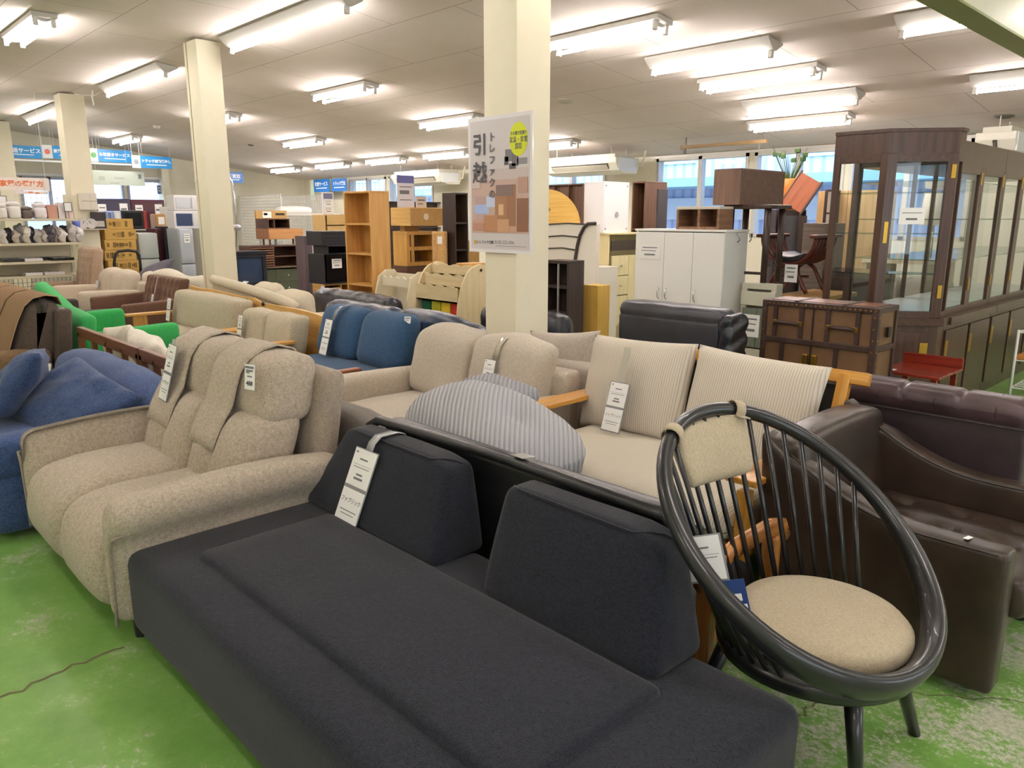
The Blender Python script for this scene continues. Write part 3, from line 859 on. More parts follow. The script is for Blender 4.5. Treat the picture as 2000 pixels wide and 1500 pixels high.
rail = ob('back_rail', tube(NB(), [(.0, .64, .68), (.05, .625, .715), (W*.5, .62, .725), (W-.05, .625, .715), (W, .64, .68)], .022, 8), leather('#1d1d20', '#3a3a3d', .22), t, smooth=True)
ob('tape_strip', BX(-.03, .03, -.03, .03, 0, .002), plain('#8f8f90', .08), t, (W*.42, .61, .749), (.1, 0, 0))
for s in (0, 1):
    x0 = -.03 if s == 0 else W-.05
    P = [(x0+.04, .50, .47), (x0+.04, .30, .52), (x0+.04, .08, .525), (x0+.04, -.02, .50), (x0+.04, -.04, .46)]
    a = ob('armrest', tube(NB(), P, lambda k: .036, 10, flat=.55), HONEY, t, smooth=True)
    ob('arm_post', BX(x0+.015, x0+.065, .02, .07, 0, .49), wood('#8a5426', '#b87d42', 'z', .25), a, bev=.008)
    ob('arm_post', BX(x0+.015, x0+.065, .42, .47, 0, .47), wood('#8a5426', '#b87d42', 'z', .25), a, bev=.008)

# ---- grey ribbed bean bag lying on the leather sofa
def bean(p, u):
    r = math.sqrt(u[0]**2+u[1]**2)
    z = p[2]
    # gathered dimple near the right end
    gx, gy = .22, -.02
    d = math.hypot(p[0]-gx, p[1]-gy)
    if u[2] > 0: z -= .035*math.exp(-(d/.05)**2) - .012*math.exp(-((d-.13)/.07)**2)
    z -= .10*max(0, u[0])*(u[2] > 0)*u[2]
    return (p[0], p[1], z)
bm = NB()
GR = ribbed('#94959a', '#b4b4b8', 16, 'X', .8, .008, .3, turn=math.radians(-52))
soft(bm, -.44, .44, -.27, .27, 0, .41, .20, (.02, .03, .03), (26, 20, 10), fn=bean, wr=.004, ws=4)
o = ob('bean_bag', bm, GR, None, (-2.38, 2.15, .385), (0, 0, math.radians(-8)), smooth=True)
tag(o, 'light grey ribbed bean bag slumped on the black leather sofa', 'bean bag')
o = ob('bean_bag_flap', soft(NB(), -.2, .2, -.1, .1, 0, .07, .034, (.0, .0, .02), (10, 8, 4), wr=.01, ws=5), ribbed('#85868a', '#a2a3a7', 16, 'X', .8, .008, .3, turn=math.radians(-52)), None, smooth=True)
o.parent = bpy.data.objects['bean_bag']; o.location = (-.16, .16, .35); o.name = 'gathered_flap'

# ---- round-hoop easy chair
BLK = plain('#1b1c1f', .33, 0, .25)
WEAVE = fabric('#9d8f75', '#cdc0a6', 520, contrast=.2, bump=.7)
cyaw = -.188; tl = .652; ra = .448; rb = .40
t = T('hoop_chair', 'black round-hoop spindle chair with beige seat pad and neck cushion', 'chair', (-.89, 1.977, 0), cyaw)
cz = .685
def ring(a, k=1., off=0):
    # a = 0 at the top of the back
    x = -ra*k*math.cos(a)*math.cos(tl); z = cz + ra*k*math.cos(a)*math.sin(tl); y = rb*k*math.sin(a)
    n = Vector((math.sin(tl), 0, math.cos(tl)))
    return Vector((x, y, z)) + n*off
def ringr(i, n):
    return ring(2*PI*i/n)
bm = NB(); n = 72; K = 12; rings = []
for i in range(n):
    a = 2*PI*i/n; c = ring(a); out = (c-Vector((0, 0, cz))).normalized(); nn = Vector((math.sin(tl), 0, math.cos(tl)))
    low = (1-math.cos(a))/2           # the hoop is deeper at the front
    ww, hh = .022+.005*low, .023+.030*low**3
    rings.append([bm.verts.new(c + out*math.cos(q)*ww + nn*(math.sin(q)*hh - .012*low**3)) for q in [2*PI*k/K for k in range(K)]])
for i in range(n):
    A, B = rings[i], rings[(i+1) % n]
    for k in range(K): bm.faces.new((A[k], B[k], B[(k+1) % K], A[(k+1) % K]))
bmesh.ops.recalc_face_normals(bm, faces=bm.faces)
ob('hoop', bm, BLK, t, smooth=True)
sx, sy, sr, sz = .065, .03, .272, .362
ob('seat_disc', lathe(NB(), [(.02, -.03), (sr-.02, -.03), (sr, -.024), (sr+.005, .004), (sr-.004, .022), (sr-.03, .026), (.02, .02)], 48, (sx, sy, sz)), BLK, t, smooth=True)
cr_ = .24
ob('seat_cushion', lathe(NB(), [(.01, .022), (cr_-.02, .022), (cr_-.006, .028), (cr_+.002, .045), (cr_, .072), (cr_-.016, .09), (cr_-.06, .098), (.01, .104)], 56, (sx+.005, sy+.01, sz)), WEAVE, t, smooth=True)
ns = 22
for i in range(ns):
    k = i/(ns-1)
    a = math.radians(-112 + 188*k)
    q = math.radians(288 - 192*k)
    p0 = Vector((sx+(sr-.014)*math.cos(q), sy+(sr-.014)*math.sin(q), sz+.012)); p1 = ring(a, .985)
    ob('spindle', cyl(NB(), p0, p1, .0088, .0075, 8), BLK, t, smooth=True)
for (tx, ty), (fx, fy) in (((.17, .25), (.205, .375)), ((.22, -.02), (.285, -.045)), ((-.13, -.09), (-.23, -.15)), ((-.12, .18), (-.20, .28))):
    ob('leg', cyl(NB(), (tx, ty, sz-.03), (fx, fy, 0), .026, .017, 12), BLK, t, smooth=True)
# neck cushion strapped to the hoop
nc = Vector((-.315, -.02, .865))
def ncf(p, u): return (p[0] - .03*(1-u[1]**2), p[1]*(1-.12*(u[2] < 0)*abs(u[2])), p[2])
ncush = ob('neck_cushion', soft(NB(), -.025, .03, -.155, .155, -.12, .09, .027, (.015, 0, 0), (4, 10, 8), fn=ncf), WEAVE, t, nc, (0, math.radians(-22), 0), smooth=True)
for a_ in (-30, 16):
    a_ = math.radians(a_); c_ = ring(a_); tg = (ring(a_+.02)-ring(a_-.02)).normalized()
    out = (c_-Vector((0, 0, cz))).normalized(); nn = Vector((math.sin(tl), 0, math.cos(tl)))
    rows = []
    for k in range(13):
        q = math.radians(-150+300*k/12); p_ = c_ + nn*(math.cos(q)*.034) + out*(math.sin(q)*.032)
        rows.append([p_+tg*d for d in (-.017, 0, .017)])
    end = Vector((-.29, ring(a_).y*.92, .93))
    rows.append([end+tg*d for d in (-.017, 0, .017)])
    ob('strap', sheet(NB(), rows, .004), WEAVE, t, smooth=True)
price_tag(t, (-.15, -.235, .665), (math.radians(80), math.radians(-16), math.radians(38)), .105, .125, lower=False)
c = ob('price_card', BX(-.045, .045, -.11, 0, 0, .002), plain('#24407c', .4), t, (-.07, -.20, .555), (math.radians(80), math.radians(-16), math.radians(38)))
ob('printed_lines', lines_bm([(-.03, .03, -.05, .02), (-.04, .04, -.085, .03)]), WHITE_CARD, c, (0, 0, .0022))

# ---- dark brown leather armchair
BRN = leather('#241a14', '#3d2f26', .33)
t = T('leather_armchair', 'dark brown leather armchair with swooping arms and tufted seat, right side', 'armchair', (-.5, 2.60, 0), PI/2)
# local: x runs along world y (width), front faces world +x
W = .84; D = .80
ob('base', soft(NB(), .05, W-.05, .05, D-.05, .10, .30, .02, (0, 0, 0), (4, 4, 3)), BRN, t, smooth=True)
def af(p, u):
    k = (u[1]+1)/2; up = (u[2]+1)/2
    rise = .235*max(0, (k-.3)/.7)**2
    return (p[0], p[1]+.05*up*(k > .8), p[2]+rise*up)
for x0 in (0., W-.11):
    a = ob('armrest', soft(NB(), x0, x0+.11, 0, D, .04, .53, .022, (.004, .004, .004), (4, 16, 8), fn=af), BRN, t, smooth=True)
    ob('seam', tube(NB(), [(x0+.004, .03+D*i/14*.93, .522+.235*max(0, ((i/14*.93+.03)-.3)/.7)**2) for i in range(14)], .0035, 5), leather('#171009', '#2a2019', .4), a, smooth=True)
def tuft(nx, ny, dep, rx, ry, cx=.0):
    def fn(p, u):
        d = 0
        if u[2] > 0:
            for i in range(nx):
                for j in range(ny):
                    bx = (-rx + 2*rx*(i+.5)/nx); by = (-ry + 2*ry*(j+.5)/ny)
                    d += dep*math.exp(-((p[0]-bx)**2+(p[1]-by)**2)/.0012) + dep*.3*math.exp(-((p[0]-bx)**2+(p[1]-by)**2)/.008)
        return (p[0], p[1], p[2]-d)
    return fn
ob('seat_cushion', soft(NB(), .115, W-.115, -.04, D-.16, .27, .41, .035, (0, .01, .02), (26, 26, 4), fn=tuft(3, 3, .03, .28, .30)), BRN, t, smooth=True)
def tbk(p, u):
    k = (u[2]+1)/2
    return (p[0], p[1]+.10*k, p[2] - .03*abs(u[0])**3*k)
ob('backrest', soft(NB(), .02, W-.02, D-.20, D-.06, .2, .76, .035, (0, .01, .005), (12, 4, 10), fn=tbk), BRN, t, smooth=True)
for x, y in ((.1, .08), (W-.1, .08), (.1, D-.1), (W-.1, D-.1)):
    ob('foot', cyl(NB(), (x, y, 0), (x, y, .1), .02, .025), BLACKP, t)
o = ob('size_sticker', BX(-.016, .016, -.008, .008, 0, .001), WHITE_CARD, t, (.05, .13, .537), (0, 0, -.2))

# ---- big brown quilted sofa seen from behind
BRN2 = leather('#271c1f', '#392c31', .42)
BRN2T = leather('#3a2b2e', '#5a474c', .28)
t = T('quilted_sofa', 'large dark brown sofa from behind with quilted roll along the top', 'sofa', (-.68, 4.50, 0), PI)
W = 1.72
ob('back_panel', soft(NB(), .02, W-.02, .74, .88, .06, .74, .02, (0, .006, 0), (6, 3, 6)), BRN2, t, smooth=True)
def roll(p, u):
    # stitched segments
    s = abs(math.sin((p[0]+.1)*PI/.24))
    return (p[0], p[1], p[2] - .012*math.exp(-(s/.16)**2)*(u[2] > -.5))
ob('quilted_roll', soft(NB(), 0, W, .72, .90, .68, .81, .062, (0, 0, .005), (170, 5, 5), fn=roll), BRN2T, t, smooth=True)
ob('seam', tube(NB(), [(.02, .893, .69), (W-.02, .893, .69)], .004, 6), BRN2, t)
for i in range(7):
    x_ = .14+.24*i
    ob('roll_seam', tube(NB(), [(x_, .81+.0885*math.cos(q), .747+.0635*math.sin(q)) for q in [PI*k/10 for k in range(-1, 12)]], .0035, 5), leather('#1a1013', '#2a1c20', .5), t, smooth=True)
ob('base', soft(NB(), .05, W-.05, .05, .75, .06, .30, .03, (0, 0, 0), (4, 4, 2)), BRN2, t, smooth=True)
ob('seat_cushion', soft(NB(), .16, W-.16, .0, .7, .28, .43, .05, (0, 0, .02), (8, 6, 3)), BRN2T, t, smooth=True)
for x0 in (0, W-.16): ob('armrest', soft(NB(), x0, x0+.16, .0, .75, .06, .58, .06, (0, 0, .01), (4, 6, 5)), BRN2, t, smooth=True)

# ---- cream striped sofa with oak frame
CRM = ribbed('#b7ad9e', '#d4cbbd', 25, 'X', .4, .002, .5)
CRMS = ribbed('#bab1a1', '#cfc7b8', 25, 'X', .35, .002, .5)
OAK = wood('#a9701f', '#d09a45', 'x', .35); OAKY = wood('#a9701f', '#d09a45', 'y', .35); OAKZ = wood('#a9701f', '#d09a45', 'z', .35)
t = T('cream_sofa', 'cream striped two-seat sofa with oak frame and pointed back cushions', 'sofa', (-2.80, 2.50, 0))
W = 1.50
ob('front_rail', BX(.08, W-.08, .08, .12, .2, .27), OAK, t, bev=.006)
ob('seat_frame', BX(.08, W-.08, .12, .82, .22, .27), OAK, t)
def scf(p, u): return (p[0], p[1], p[2] - .035*max(0, -u[1])**3*(u[2] > 0) + (.0))
ob('seat_cushion', soft(NB(), .13, W-.13, .04, .78, .27, .425, .06, (.0, .01, .015), (20, 12, 5), fn=scf, wr=.005, ws=4), CRMS, t, smooth=True)
for s, x0 in ((0, 0.0), (1, W-.14)):
    a = ob('armrest', BX(x0, x0+.13, .02, .86, .555, .582), OAKY, t, bev=.006)
    ob('arm_post', BX(x0+.03, x0+.08, .06, .11, 0, .515), OAKZ, a, bev=.004)
    ob('arm_post', BX(x0+.03, x0+.08, .72, .78, 0, .515), OAKZ, a, bev=.004)
    ob('back_post', BX(-.028, .028, -.02, .02, 0, .34), OAKZ, t, (x0+.055, .83, .53), (math.radians(-18), 0, 0), bev=.004)
ob('back_rail', BX(.04, W+.02, -.02, .025, -.03, .03), OAK, t, (0, .935, .84), (math.radians(-16), 0, 0), bev=.006)
ob('back_support', BX(.1, W-.1, -.01, .01, 0, .36), plain('#1f1c1a', .8), t, (0, .84, .45), (math.radians(-17), 0, 0))
for i, x in enumerate((.38, 1.05)):
    ob('back_cushion', pillow(NB(), .68, .53, .19, MT((x, .745, .655), (math.radians(-16), math.radians((-2, 2)[i]), 0)), 26, pull=.045, seed=i*4, wr=.008, e=.3), CRM, t, smooth=True)
price_tag(t, (.39, .60, .70), (math.radians(72), 0, 0), .115, .125, gap=.012)
ob('tape_strip', BX(-.022, .022, 0, .19, 0, .0015), plain('#bdb8aa', .12), t, (.39, .602, .70), (math.radians(74), 0, 0))

# ---- beige two-seat sofa
BEI = fabric('#a39888', '#c6baaa', 280, contrast=.15)
BEI2 = fabric('#aa9f90', '#cbc0b1', 280, contrast=.15)
def std_sofa(name, label, loc, rz, W, D, mat, mat2, seat=.42, arm=(.17, .57), back=(.16, .70), nb=2, cush_top=.80, nseat=1, legs=True, lean_=.10, wr=.008, cushion_t=.2, group=None, pf=.03):
    t = T(name, label, 'sofa', loc, rz, group)
    aw, ah = arm
    ob('base', soft(NB(), .03, W-.03, .04, D-.05, .1, seat-.12, .03, (0, 0, 0), (6, 5, 3)), mat, t, smooth=True)
    sw = (W-2*aw)/nseat
    for i in range(nseat):
        ob('seat_cushion', soft(NB(), aw+i*sw+.004, aw+(i+1)*sw-.004, .0, D-.26, seat-.14, seat, .045, (.0, .012, .02), (12, 10, 4), wr=wr*.5, ws=5), mat2, t, smooth=True)
    for x0 in (0, W-aw):
        ob('armrest', soft(NB(), x0, x0+aw, -.01, D-.1, .1, ah, .055, (.008, .005, .008), (5, 10, 7), fn=lambda p, u: (p[0], p[1], p[2]-.012*(u[1]+1)*(u[2] > 0))), mat, t, smooth=True)
    ob('back_panel', soft(NB(), .04, W-.04, D-.16, D, .1, back[1], .04, (0, .01, 0), (8, 4, 6), fn=lean(.03)), mat, t, smooth=True)
    cw = (W-2*aw+.04)/nb
    for i in range(nb):
        x0 = aw-.02+i*cw
        def cf(p, u):
            k = (u[2]+1)/2
            return (p[0]*(1-.03*k), p[1]+lean_*k, p[2] - .03*abs(u[0])**4*k)
        ob('back_cushion', soft(NB(), x0+.004, x0+cw-.004, D-.16-cushion_t, D-.13, seat-.01, cush_top, .075, (.01, pf, .015), (12, 6, 10), fn=cf, wr=wr, ws=6), mat2, t, smooth=True)
    if legs:
        for x in (.08, W-.08):
            for y in (.08, D-.1): ob('foot', cyl(NB(), (x, y, 0), (x, y, .11), .018, .026), wood('#5b3d24', '#7b5733', 'z'), t)
    return t
t = std_sofa('beige_sofa', 'beige fabric two-seat sofa left of the cream striped sofa', (-4.24, 2.33, 0), 0, 1.43, .95, BEI, BEI2, arm=(.15, .57), back=(.16, .68), cush_top=.85, lean_=.11, wr=.016, pf=.02)
price_tag(t, (.985, .62, .73), (math.radians(74), 0, math.radians(-3)), .095, .115, gap=.01)
ob('tape_strip', sheet(NB(), [[(.97+dx, yy, zz) for dx in (0, .045)] for yy, zz in ((.64, .73), (.675, .81), (.72, .848), (.80, .852))], .002), plain('#b6ad9c', .12), t, smooth=True)
# ---- blue two-seat sofa with wooden arms
NAVY = fabric('#2a4460', '#3f5f82', 260, contrast=.14)
NAVYD = fabric('#1c2a40', '#2a3c56', 260)
t = T('navy_sofa', 'steel blue two-seat sofa with round-edged back cushions and wood frame', 'sofa', (-5.86, 2.62, 0))
W = 1.42
WOODB = wood('#6e3c22', '#96593a', 'y', .35)
ob('seat_frame', BX(.08, W-.08, .03, .76, .22, .28), wood('#6e3c22', '#96593a', 'x', .35), t, bev=.006)
ob('seat_cushion', soft(NB(), .1, W-.1, .0, .70, .28, .42, .05, (0, .01, .02), (14, 10, 4)), NAVY, t, smooth=True)
for i in range(2):
    x0 = .10+i*.61
    ob('back_cushion', soft(NB(), x0+.004, x0+.60, .54, .74, .42, .83, .09, (.01, .03, .01), (12, 6, 10), fn=lean(.12)), NAVY, t, smooth=True)
ob('back_panel', soft(NB(), .12, W-.10, .74, .80, .3, .78, .025, (0, 0, 0), (6, 3, 5), fn=lean(.1)), NAVYD, t, smooth=True)
a = ob('armrest', BX(W-.075, W, -.06, .20, .50, .53), WOODB, t, (0, 0, 0), bev=.012)
for y in (.02, .14): ob('arm_post', BX(W-.06, W-.02, y, y+.045, 0, .50), wood('#6e3c22', '#96593a', 'z', .35), a)
for x, y in ((.1, .05), (.1, .68), (W-.15, .68)): ob('leg', BX(x, x+.05, y, y+.05, 0, .22), wood('#6e3c22', '#96593a', 'z', .35), t)
price_tag(t, (.43, .54, .74), (math.radians(74), 0, math.radians(-4)), .115, .14, gap=.012)
ob('tape_strip', sheet(NB(), [[(.42+dx, yy, zz) for dx in (0, .05)] for yy, zz in ((.56, .74), (.60, .81), (.645, .842), (.72, .85))], .002), plain('#7f8790', .12), t, smooth=True)
c = ob('price_card', BX(-.026, .026, -.05, 0, 0, .002), WHITE_CARD, t, (W-.14, .70, .83), (math.radians(80), 0, math.radians(25)))
ob('printed_lines', lines_bm([(-.02, .02, -.012, .008), (-.02, .01, -.026, .006)]), GREY_INK, c, (0, 0, .0022))
# taupe fabric end of a low seat between taupe sofa and leather sofa
GREYF = fabric('#66605a', '#857e77', 300, contrast=.15)
t = T('grey_armchair', 'grey-brown fabric low seat wedged behind the charcoal sofa, beside the taupe sofa', 'armchair', (-2.62, 2.28, 0), PI)
ob('base', soft(NB(), 0, .62, 0, .5, .08, .38, .04, (0, 0, 0), (5, 5, 3)), GREYF, t, smooth=True)
ob('backrest', soft(NB(), .0, .62, .36, .50, .3, .68, .04, (0, .01, 0), (8, 4, 6), fn=lambda p, u: (p[0], p[1], p[2]-.05*max(0, -u[0])*(u[2]+1)/2)), GREYF, t, smooth=True)

# ================================================================ MIDDLE ROWS OF SOFAS
# ---- low fabric two-seater hidden behind the beige sofa, right of the column
t = T('pale_grey_sofa', 'pale grey-beige fabric sofa behind the beige sofa, at the foot of the poster column', 'sofa', (-2.5, 4.28, 0), PI)
PGB = fabric('#9f958a', '#bfb5aa', 280, contrast=.14)
ob('base', soft(NB(), .02, 1.08, .0, .8, .08, .38, .04, (0, 0, 0), (6, 5, 3)), PGB, t, smooth=True)
ob('backrest', soft(NB(), 0, 1.10, .66, .82, .2, .66, .05, (0, .01, .01), (12, 4, 8), fn=lambda p, u: (p[0], p[1], p[2]-.03*max(0, -u[0])*(u[2]+1)/2)), PGB, t, smooth=True)
ob('armrest', soft(NB(), -.0, .16, .0, .7, .2, .52, .05, (0, 0, .01), (4, 6, 4)), PGB, t, smooth=True)
loose('throw_pillow', 'pale grey-beige pillow propped behind the beige sofa by the column', .62, .36, .17, (-3.28, 3.60, .655), (math.radians(-10), math.radians(-6), 0), PGB, seed=21, wr=.015, pull=.1)

# ---- oak armed sofas
LIN = fabric('#a3977f', '#c9bfa8', 200, (1, 1, .35), contrast=.2)
YOAK = wood('#c2893c', '#dfae62', 'y', .4); YOAKX = wood('#c2893c', '#dfae62', 'x', .4); YOAKZ = wood('#c2893c', '#dfae62', 'z', .4)
def oak_sofa(label, x, y, W, n, ztop, arms=(True, True), cx0=.1, cx1=None):
    t = T('oak_sofa', label, 'sofa', (x, y, 0), 0, 'linen sofas with pale oak arms')
    cx1 = W-.1 if cx1 is None else cx1
    ob('seat_frame', BX(.04, W-.04, .02, .66, .2, .26), YOAKX, t, bev=.005)
    ob('seat_cushion', soft(NB(), .06, W-.06, .0, .62, .26, .39, .045, (0, .01, .02), (16, 8, 4), wr=.004), LIN, t, smooth=True)
    cw = (cx1-cx0)/n
    for i in range(n):
        ob('back_cushion', soft(NB(), cx0+i*cw+.004, cx0+(i+1)*cw-.004, .42, .62, .38, ztop, .05, (.0, .03, .01), (12, 5, 8), fn=lean(.07), wr=.008, ws=6), LIN, t, smooth=True)
    for k, x0 in enumerate((0., W-.08)):
        if not arms[k]: continue
        a = ob('armrest', BX(x0, x0+.11, -.04, .50, .50, .525), YOAK, t, bev=.005)
        ob('arm_panel', BX(x0+.03, x0+.06, .05, .2, 0, .50), YOAKZ, a, bev=.004)
        ob('arm_panel', BX(x0+.03, x0+.06, .42, .50, 0, .50), YOAKZ, a, bev=.004)
    return t
o1 = oak_sofa('linen sofa with pale oak arms and one wide back cushion, beside the brown tufted seat', -8.86, 2.66, 1.92, 1, .76, cx1=1.72)
price_tag(o1, (.22, .40, .68), (math.radians(80), 0, 0), .1, .12, text=None)
o2 = oak_sofa('linen sofa with two back cushions, just left of the steel blue sofa', -6.92, 2.58, 1.03, 2, .72, arms=(True, True), cx0=.06, cx1=1.02)
price_tag(o2, (.24, .40, .68), (math.radians(80), 0, 0), .085, .12, text=None)
# wavy board behind them
bm = NB()
pts = []
for px, py in ((365, 557), (385, 563), (410, 566), (440, 573), (470, 580), (490, 582), (505, 592), (540, 598), (580, 605), (610, 613), (650, 628), (690, 640)):
    p = at_y(px, py, 3.36); pts.append((p.x, p.z))
prism(bm, [(pts[0][0], .0)]+pts+[(pts[-1][0], .0)], 3.385, 3.41, 'y')
o = ob('wavy_board', bm, wood('#d3a057', '#e6bd78', 'x', .4), None); tag(o, 'long honey-coloured wooden board with wavy top edge behind the linen sofas', 'board')
for px in (478, 510):
    p = at_y(px, 583 if px == 478 else 590, 3.36)
    ob('knob', lathe(NB(), [(.02, 0), (.02, .012), (.012, .02), (.002, .02)], 12), BLACKP, o, (p.x, 3.385, p.z-.02), (PI/2, 0, 0), smooth=True)

# ---- brown tufted two-seater, cream sofa, tufted chair, others at the back left
def tuft_back(nx, nz, w, h, dep=.02):
    def fn(p, u):
        k = (u[2]+1)/2; d = 0
        if u[1] < 0:
            for i in range(nx):
                for j in range(nz):
                    ox = .5 if j % 2 else 0
                    bx = -w/2 + w*(i+.5+ox*.0)/nx; bz = -h/2 + h*(j+.5)/nz
                    d += dep*math.exp(-((p[0]-bx)**2+(p[2]-bz)**2)/.0016)
                d += dep*.8*math.exp(-((p[0]-(-w/2+w*(i+.5)/nx))/.018)**2)
        return (p[0], p[1]+.12*k+d, p[2])
    return fn
def feet(t, W, D, h=.12):
    for x in (.1, W-.1):
        for y in (.1, D-.1): ob('foot', cyl(NB(), (x, y, 0), (x, y, h), .018, .025), BLACKP, t)
BT = fabric('#5f4436', '#806252', 240, contrast=.15)
t = T('tufted_sofa', 'brown tufted two-seat sofa with long straight arms', 'sofa', (-10.48, 2.80, 0))
W = 1.28
feet(t, W, .7)
ob('base', soft(NB(), .02, W-.02, .03, .7, .1, .34, .03, (0, 0, 0), (6, 5, 3)), BT, t, smooth=True)
ob('seat_cushion', soft(NB(), .1, W-.1, .0, .55, .32, .43, .04, (0, .01, .015), (8, 6, 3)), BT, t, smooth=True)
for x0 in (0, W-.1):
    ob('armrest', soft(NB(), x0, x0+.1, -.06, .66, .1, .58, .025, (0, 0, .0), (4, 8, 5), fn=lambda p, u: (p[0], p[1], p[2]+.03*(u[1]+1)/2*(u[2] > 0))), BT, t, smooth=True)
for i in range(2):
    x0 = .09+i*.555
    ob('back_cushion', soft(NB(), x0, x0+.55, .50, .64, .40, .83, .035, (0, .01, 0), (34, 4, 22), fn=tuft_back(4, 3, .55, .43, .03)), BT, t, smooth=True)
price_tag(t, (.62, .50, .62), (math.radians(76), 0, math.radians(-3)), .08, .09, lower=False)
ob('tape_strip', BX(-.01, .01, 0, .22, 0, .002), plain('#bdbcc4', .15), t, (.64, .51, .63), (math.radians(74), 0, 0))
CRF = fabric('#b9ab96', '#d6cab6', 240, contrast=.14)
t = std_sofa('cream_fabric_sofa', 'cream fabric two-seat sofa with square arms, far left row', (-12.14, 2.72, 0), 0, 1.34, .86, CRF, CRF, arm=(.13, .62), back=(.14, .70), cush_top=.84)
price_tag(t, (.34, .50, .68), (math.radians(76), 0, 0), .09, .1, lower=False)
ob('price_card', BX(-.04, .04, -.05, 0, 0, .003), WHITE_CARD, t, (1.12, .62, .80), (math.radians(60), 0, .2))
BTC = fabric('#9b8470', '#bda690', 240, contrast=.14)
t = T('tufted_chair', 'beige tufted high-back armchair in front of the cardboard boxes', 'armchair', (-13.14, 2.66, 0))
feet(t, .98, .7, .14)
ob('seat', soft(NB(), .04, .94, .0, .7, .12, .46, .05, (0, .01, .02), (8, 6, 3)), BTC, t, smooth=True)
ob('backrest', soft(NB(), .06, .94, .56, .70, .4, 1.12, .07, (0, .02, .0), (34, 4, 28), fn=tuft_back(5, 6, .8, .66, .045)), BTC, t, smooth=True)
for x0 in (0, .9): ob('armrest', soft(NB(), x0, x0+.10, .0, .62, .12, .60, .045, (0, 0, .01), (4, 6, 4)), BTC, t, smooth=True)
price_tag(t, (.2, .56, .80), (math.radians(80), 0, -.1), .085, .10, text=None)
CW = fabric('#cfc6b0', '#e6decb', 200, contrast=.12)
t = T('white_sofa', 'off-white rolled-back sofa behind the brown tufted sofa', 'sofa', (-9.2, 4.47, 0), PI)
feet(t, 2.2, .7)
ob('base', soft(NB(), .04, 2.16, .0, .7, .1, .42, .04, (0, 0, .01), (6, 5, 3)), CW, t, smooth=True)
ob('backrest', soft(NB(), 0, 2.2, .58, .82, .3, .84, .11, (0, .01, .01), (20, 6, 8), fn=lambda p, u: (p[0], p[1], p[2]+.03*math.sin(p[0]*5)*(u[2]+1)/2-.04*max(0, -u[0])**2), wr=.01), CW, t, smooth=True)
for x0 in (0, 2.0): ob('armrest', soft(NB(), x0, x0+.2, .0, .7, .1, .6, .06, (0, 0, .01), (4, 6, 4)), CW, t, smooth=True)
loose('throw_pillow', 'dark grey pillow at the foot of the cardboard box stack', .7, .4, .2, (-12.3, 4.15, .72), (math.radians(-50), math.radians(-14), .3), fabric('#4f4b55', '#6a6670', 200), seed=30)
t = T('storage_bench', 'dark ottoman under the dark grey pillow', 'bench', (-12.9, 3.9, 0))
ob('body', soft(NB(), 0, 1.1, 0, .6, .05, .56, .04, (0, 0, .01), (5, 4, 3)), fabric('#3c3436', '#544b4e', 200), t, smooth=True)
ob('lid', soft(NB(), -.01, 1.11, -.01, .61, .56, .62, .025, (0, 0, .01), (5, 4, 2)), fabric('#3c3436', '#544b4e', 200), t, smooth=True)
DG = fabric('#3a3733', '#524e49', 240)
t = T('dark_grey_sofa', 'dark grey low sofa between the green and brown tufted sofas', 'sofa', (-9.05, 2.62, 0), PI)
ob('base', soft(NB(), .0, 1.6, .0, .62, .06, .40, .04, (0, 0, .01), (8, 5, 3)), DG, t, smooth=True)
for x0 in (0, 1.48): ob('armrest', soft(NB(), x0, x0+.12, -.02, .6, .1, .56, .04, (0, 0, .01), (4, 6, 4)), DG, t, smooth=True)
ob('backrest', soft(NB(), .1, 1.5, .52, .66, .2, .62, .05, (0, 0, .01), (8, 4, 5)), DG, t, smooth=True)
for x in (.1, 1.5):
    for y in (.1, .5): ob('foot', cyl(NB(), (x, y, 0), (x, y, .1), .02, .025), BLACKP, t)
RED = leather('#b02020', '#e04540', .35)
def blob(p, u): return (p[0]*(1-.25*(u[2]+1)/2), p[1]*(1-.25*(u[2]+1)/2), p[2])
o = ob('bean_bag', soft(NB(), -.5, .5, -.4, .4, 0, .74, .3, (0, 0, .02), (12, 10, 8), fn=blob, wr=.04, ws=4), RED, None, (-11.35, 1.72, .0), smooth=True)
tag(o, 'glossy red bean bag at the left edge of the photo', 'bean bag')

# ---- cream camelback and black and navy leather sofas, seen over the board
CAM = fabric('#c0b49c', '#d9ceb8', 200, contrast=.14)
t = T('camelback_sofa', 'cream sofa with curved rolled back, right of the piped column', 'sofa', (-6.62, 4.4, 0), PI)
W = 1.86
for x in (.1, W-.1):
    for y in (.5, .78): ob('foot', cyl(NB(), (x, y, 0), (x, y, .11), .02, .025), BLACKP, t)
def arch(x): return .87 - .16*max(0, (.42-(W-x)/W*1.0+.0)) if False else .70+.17*max(0, min(1, (x/W)))**.6
P = [(W*i/20, .90, arch(W*i/20)) for i in range(21)]
ob('rolled_top', tube(NB(), P, .055, 12), CAM, t, smooth=True)
bm = NB(); prism(bm, [(0, .1)]+[(x, z) for x, y, z in P]+[(W, .1)], .84, .92, 'y'); ob('back_panel', bm, CAM, t)
ob('base', soft(NB(), .04, W-.04, .42, .84, .08, .42, .04, (0, 0, .01), (6, 5, 3)), CAM, t, smooth=True)
for x0 in (0, W-.2): ob('armrest', soft(NB(), x0, x0+.2, .42, .84, .1, .62, .07, (0, 0, .01), (4, 6, 4)), CAM, t, smooth=True)
for i, (x, z, w) in enumerate([(.95, .74, .5), (.42, .70, .56)]):
    ob('back_pillow', soft(NB(), x-w/2, x+w/2, .58, .82, z-.3, z+.12, .1, (.01, .03, .02), (8, 5, 6), wr=.02, ws=7), CAM, t, smooth=True)
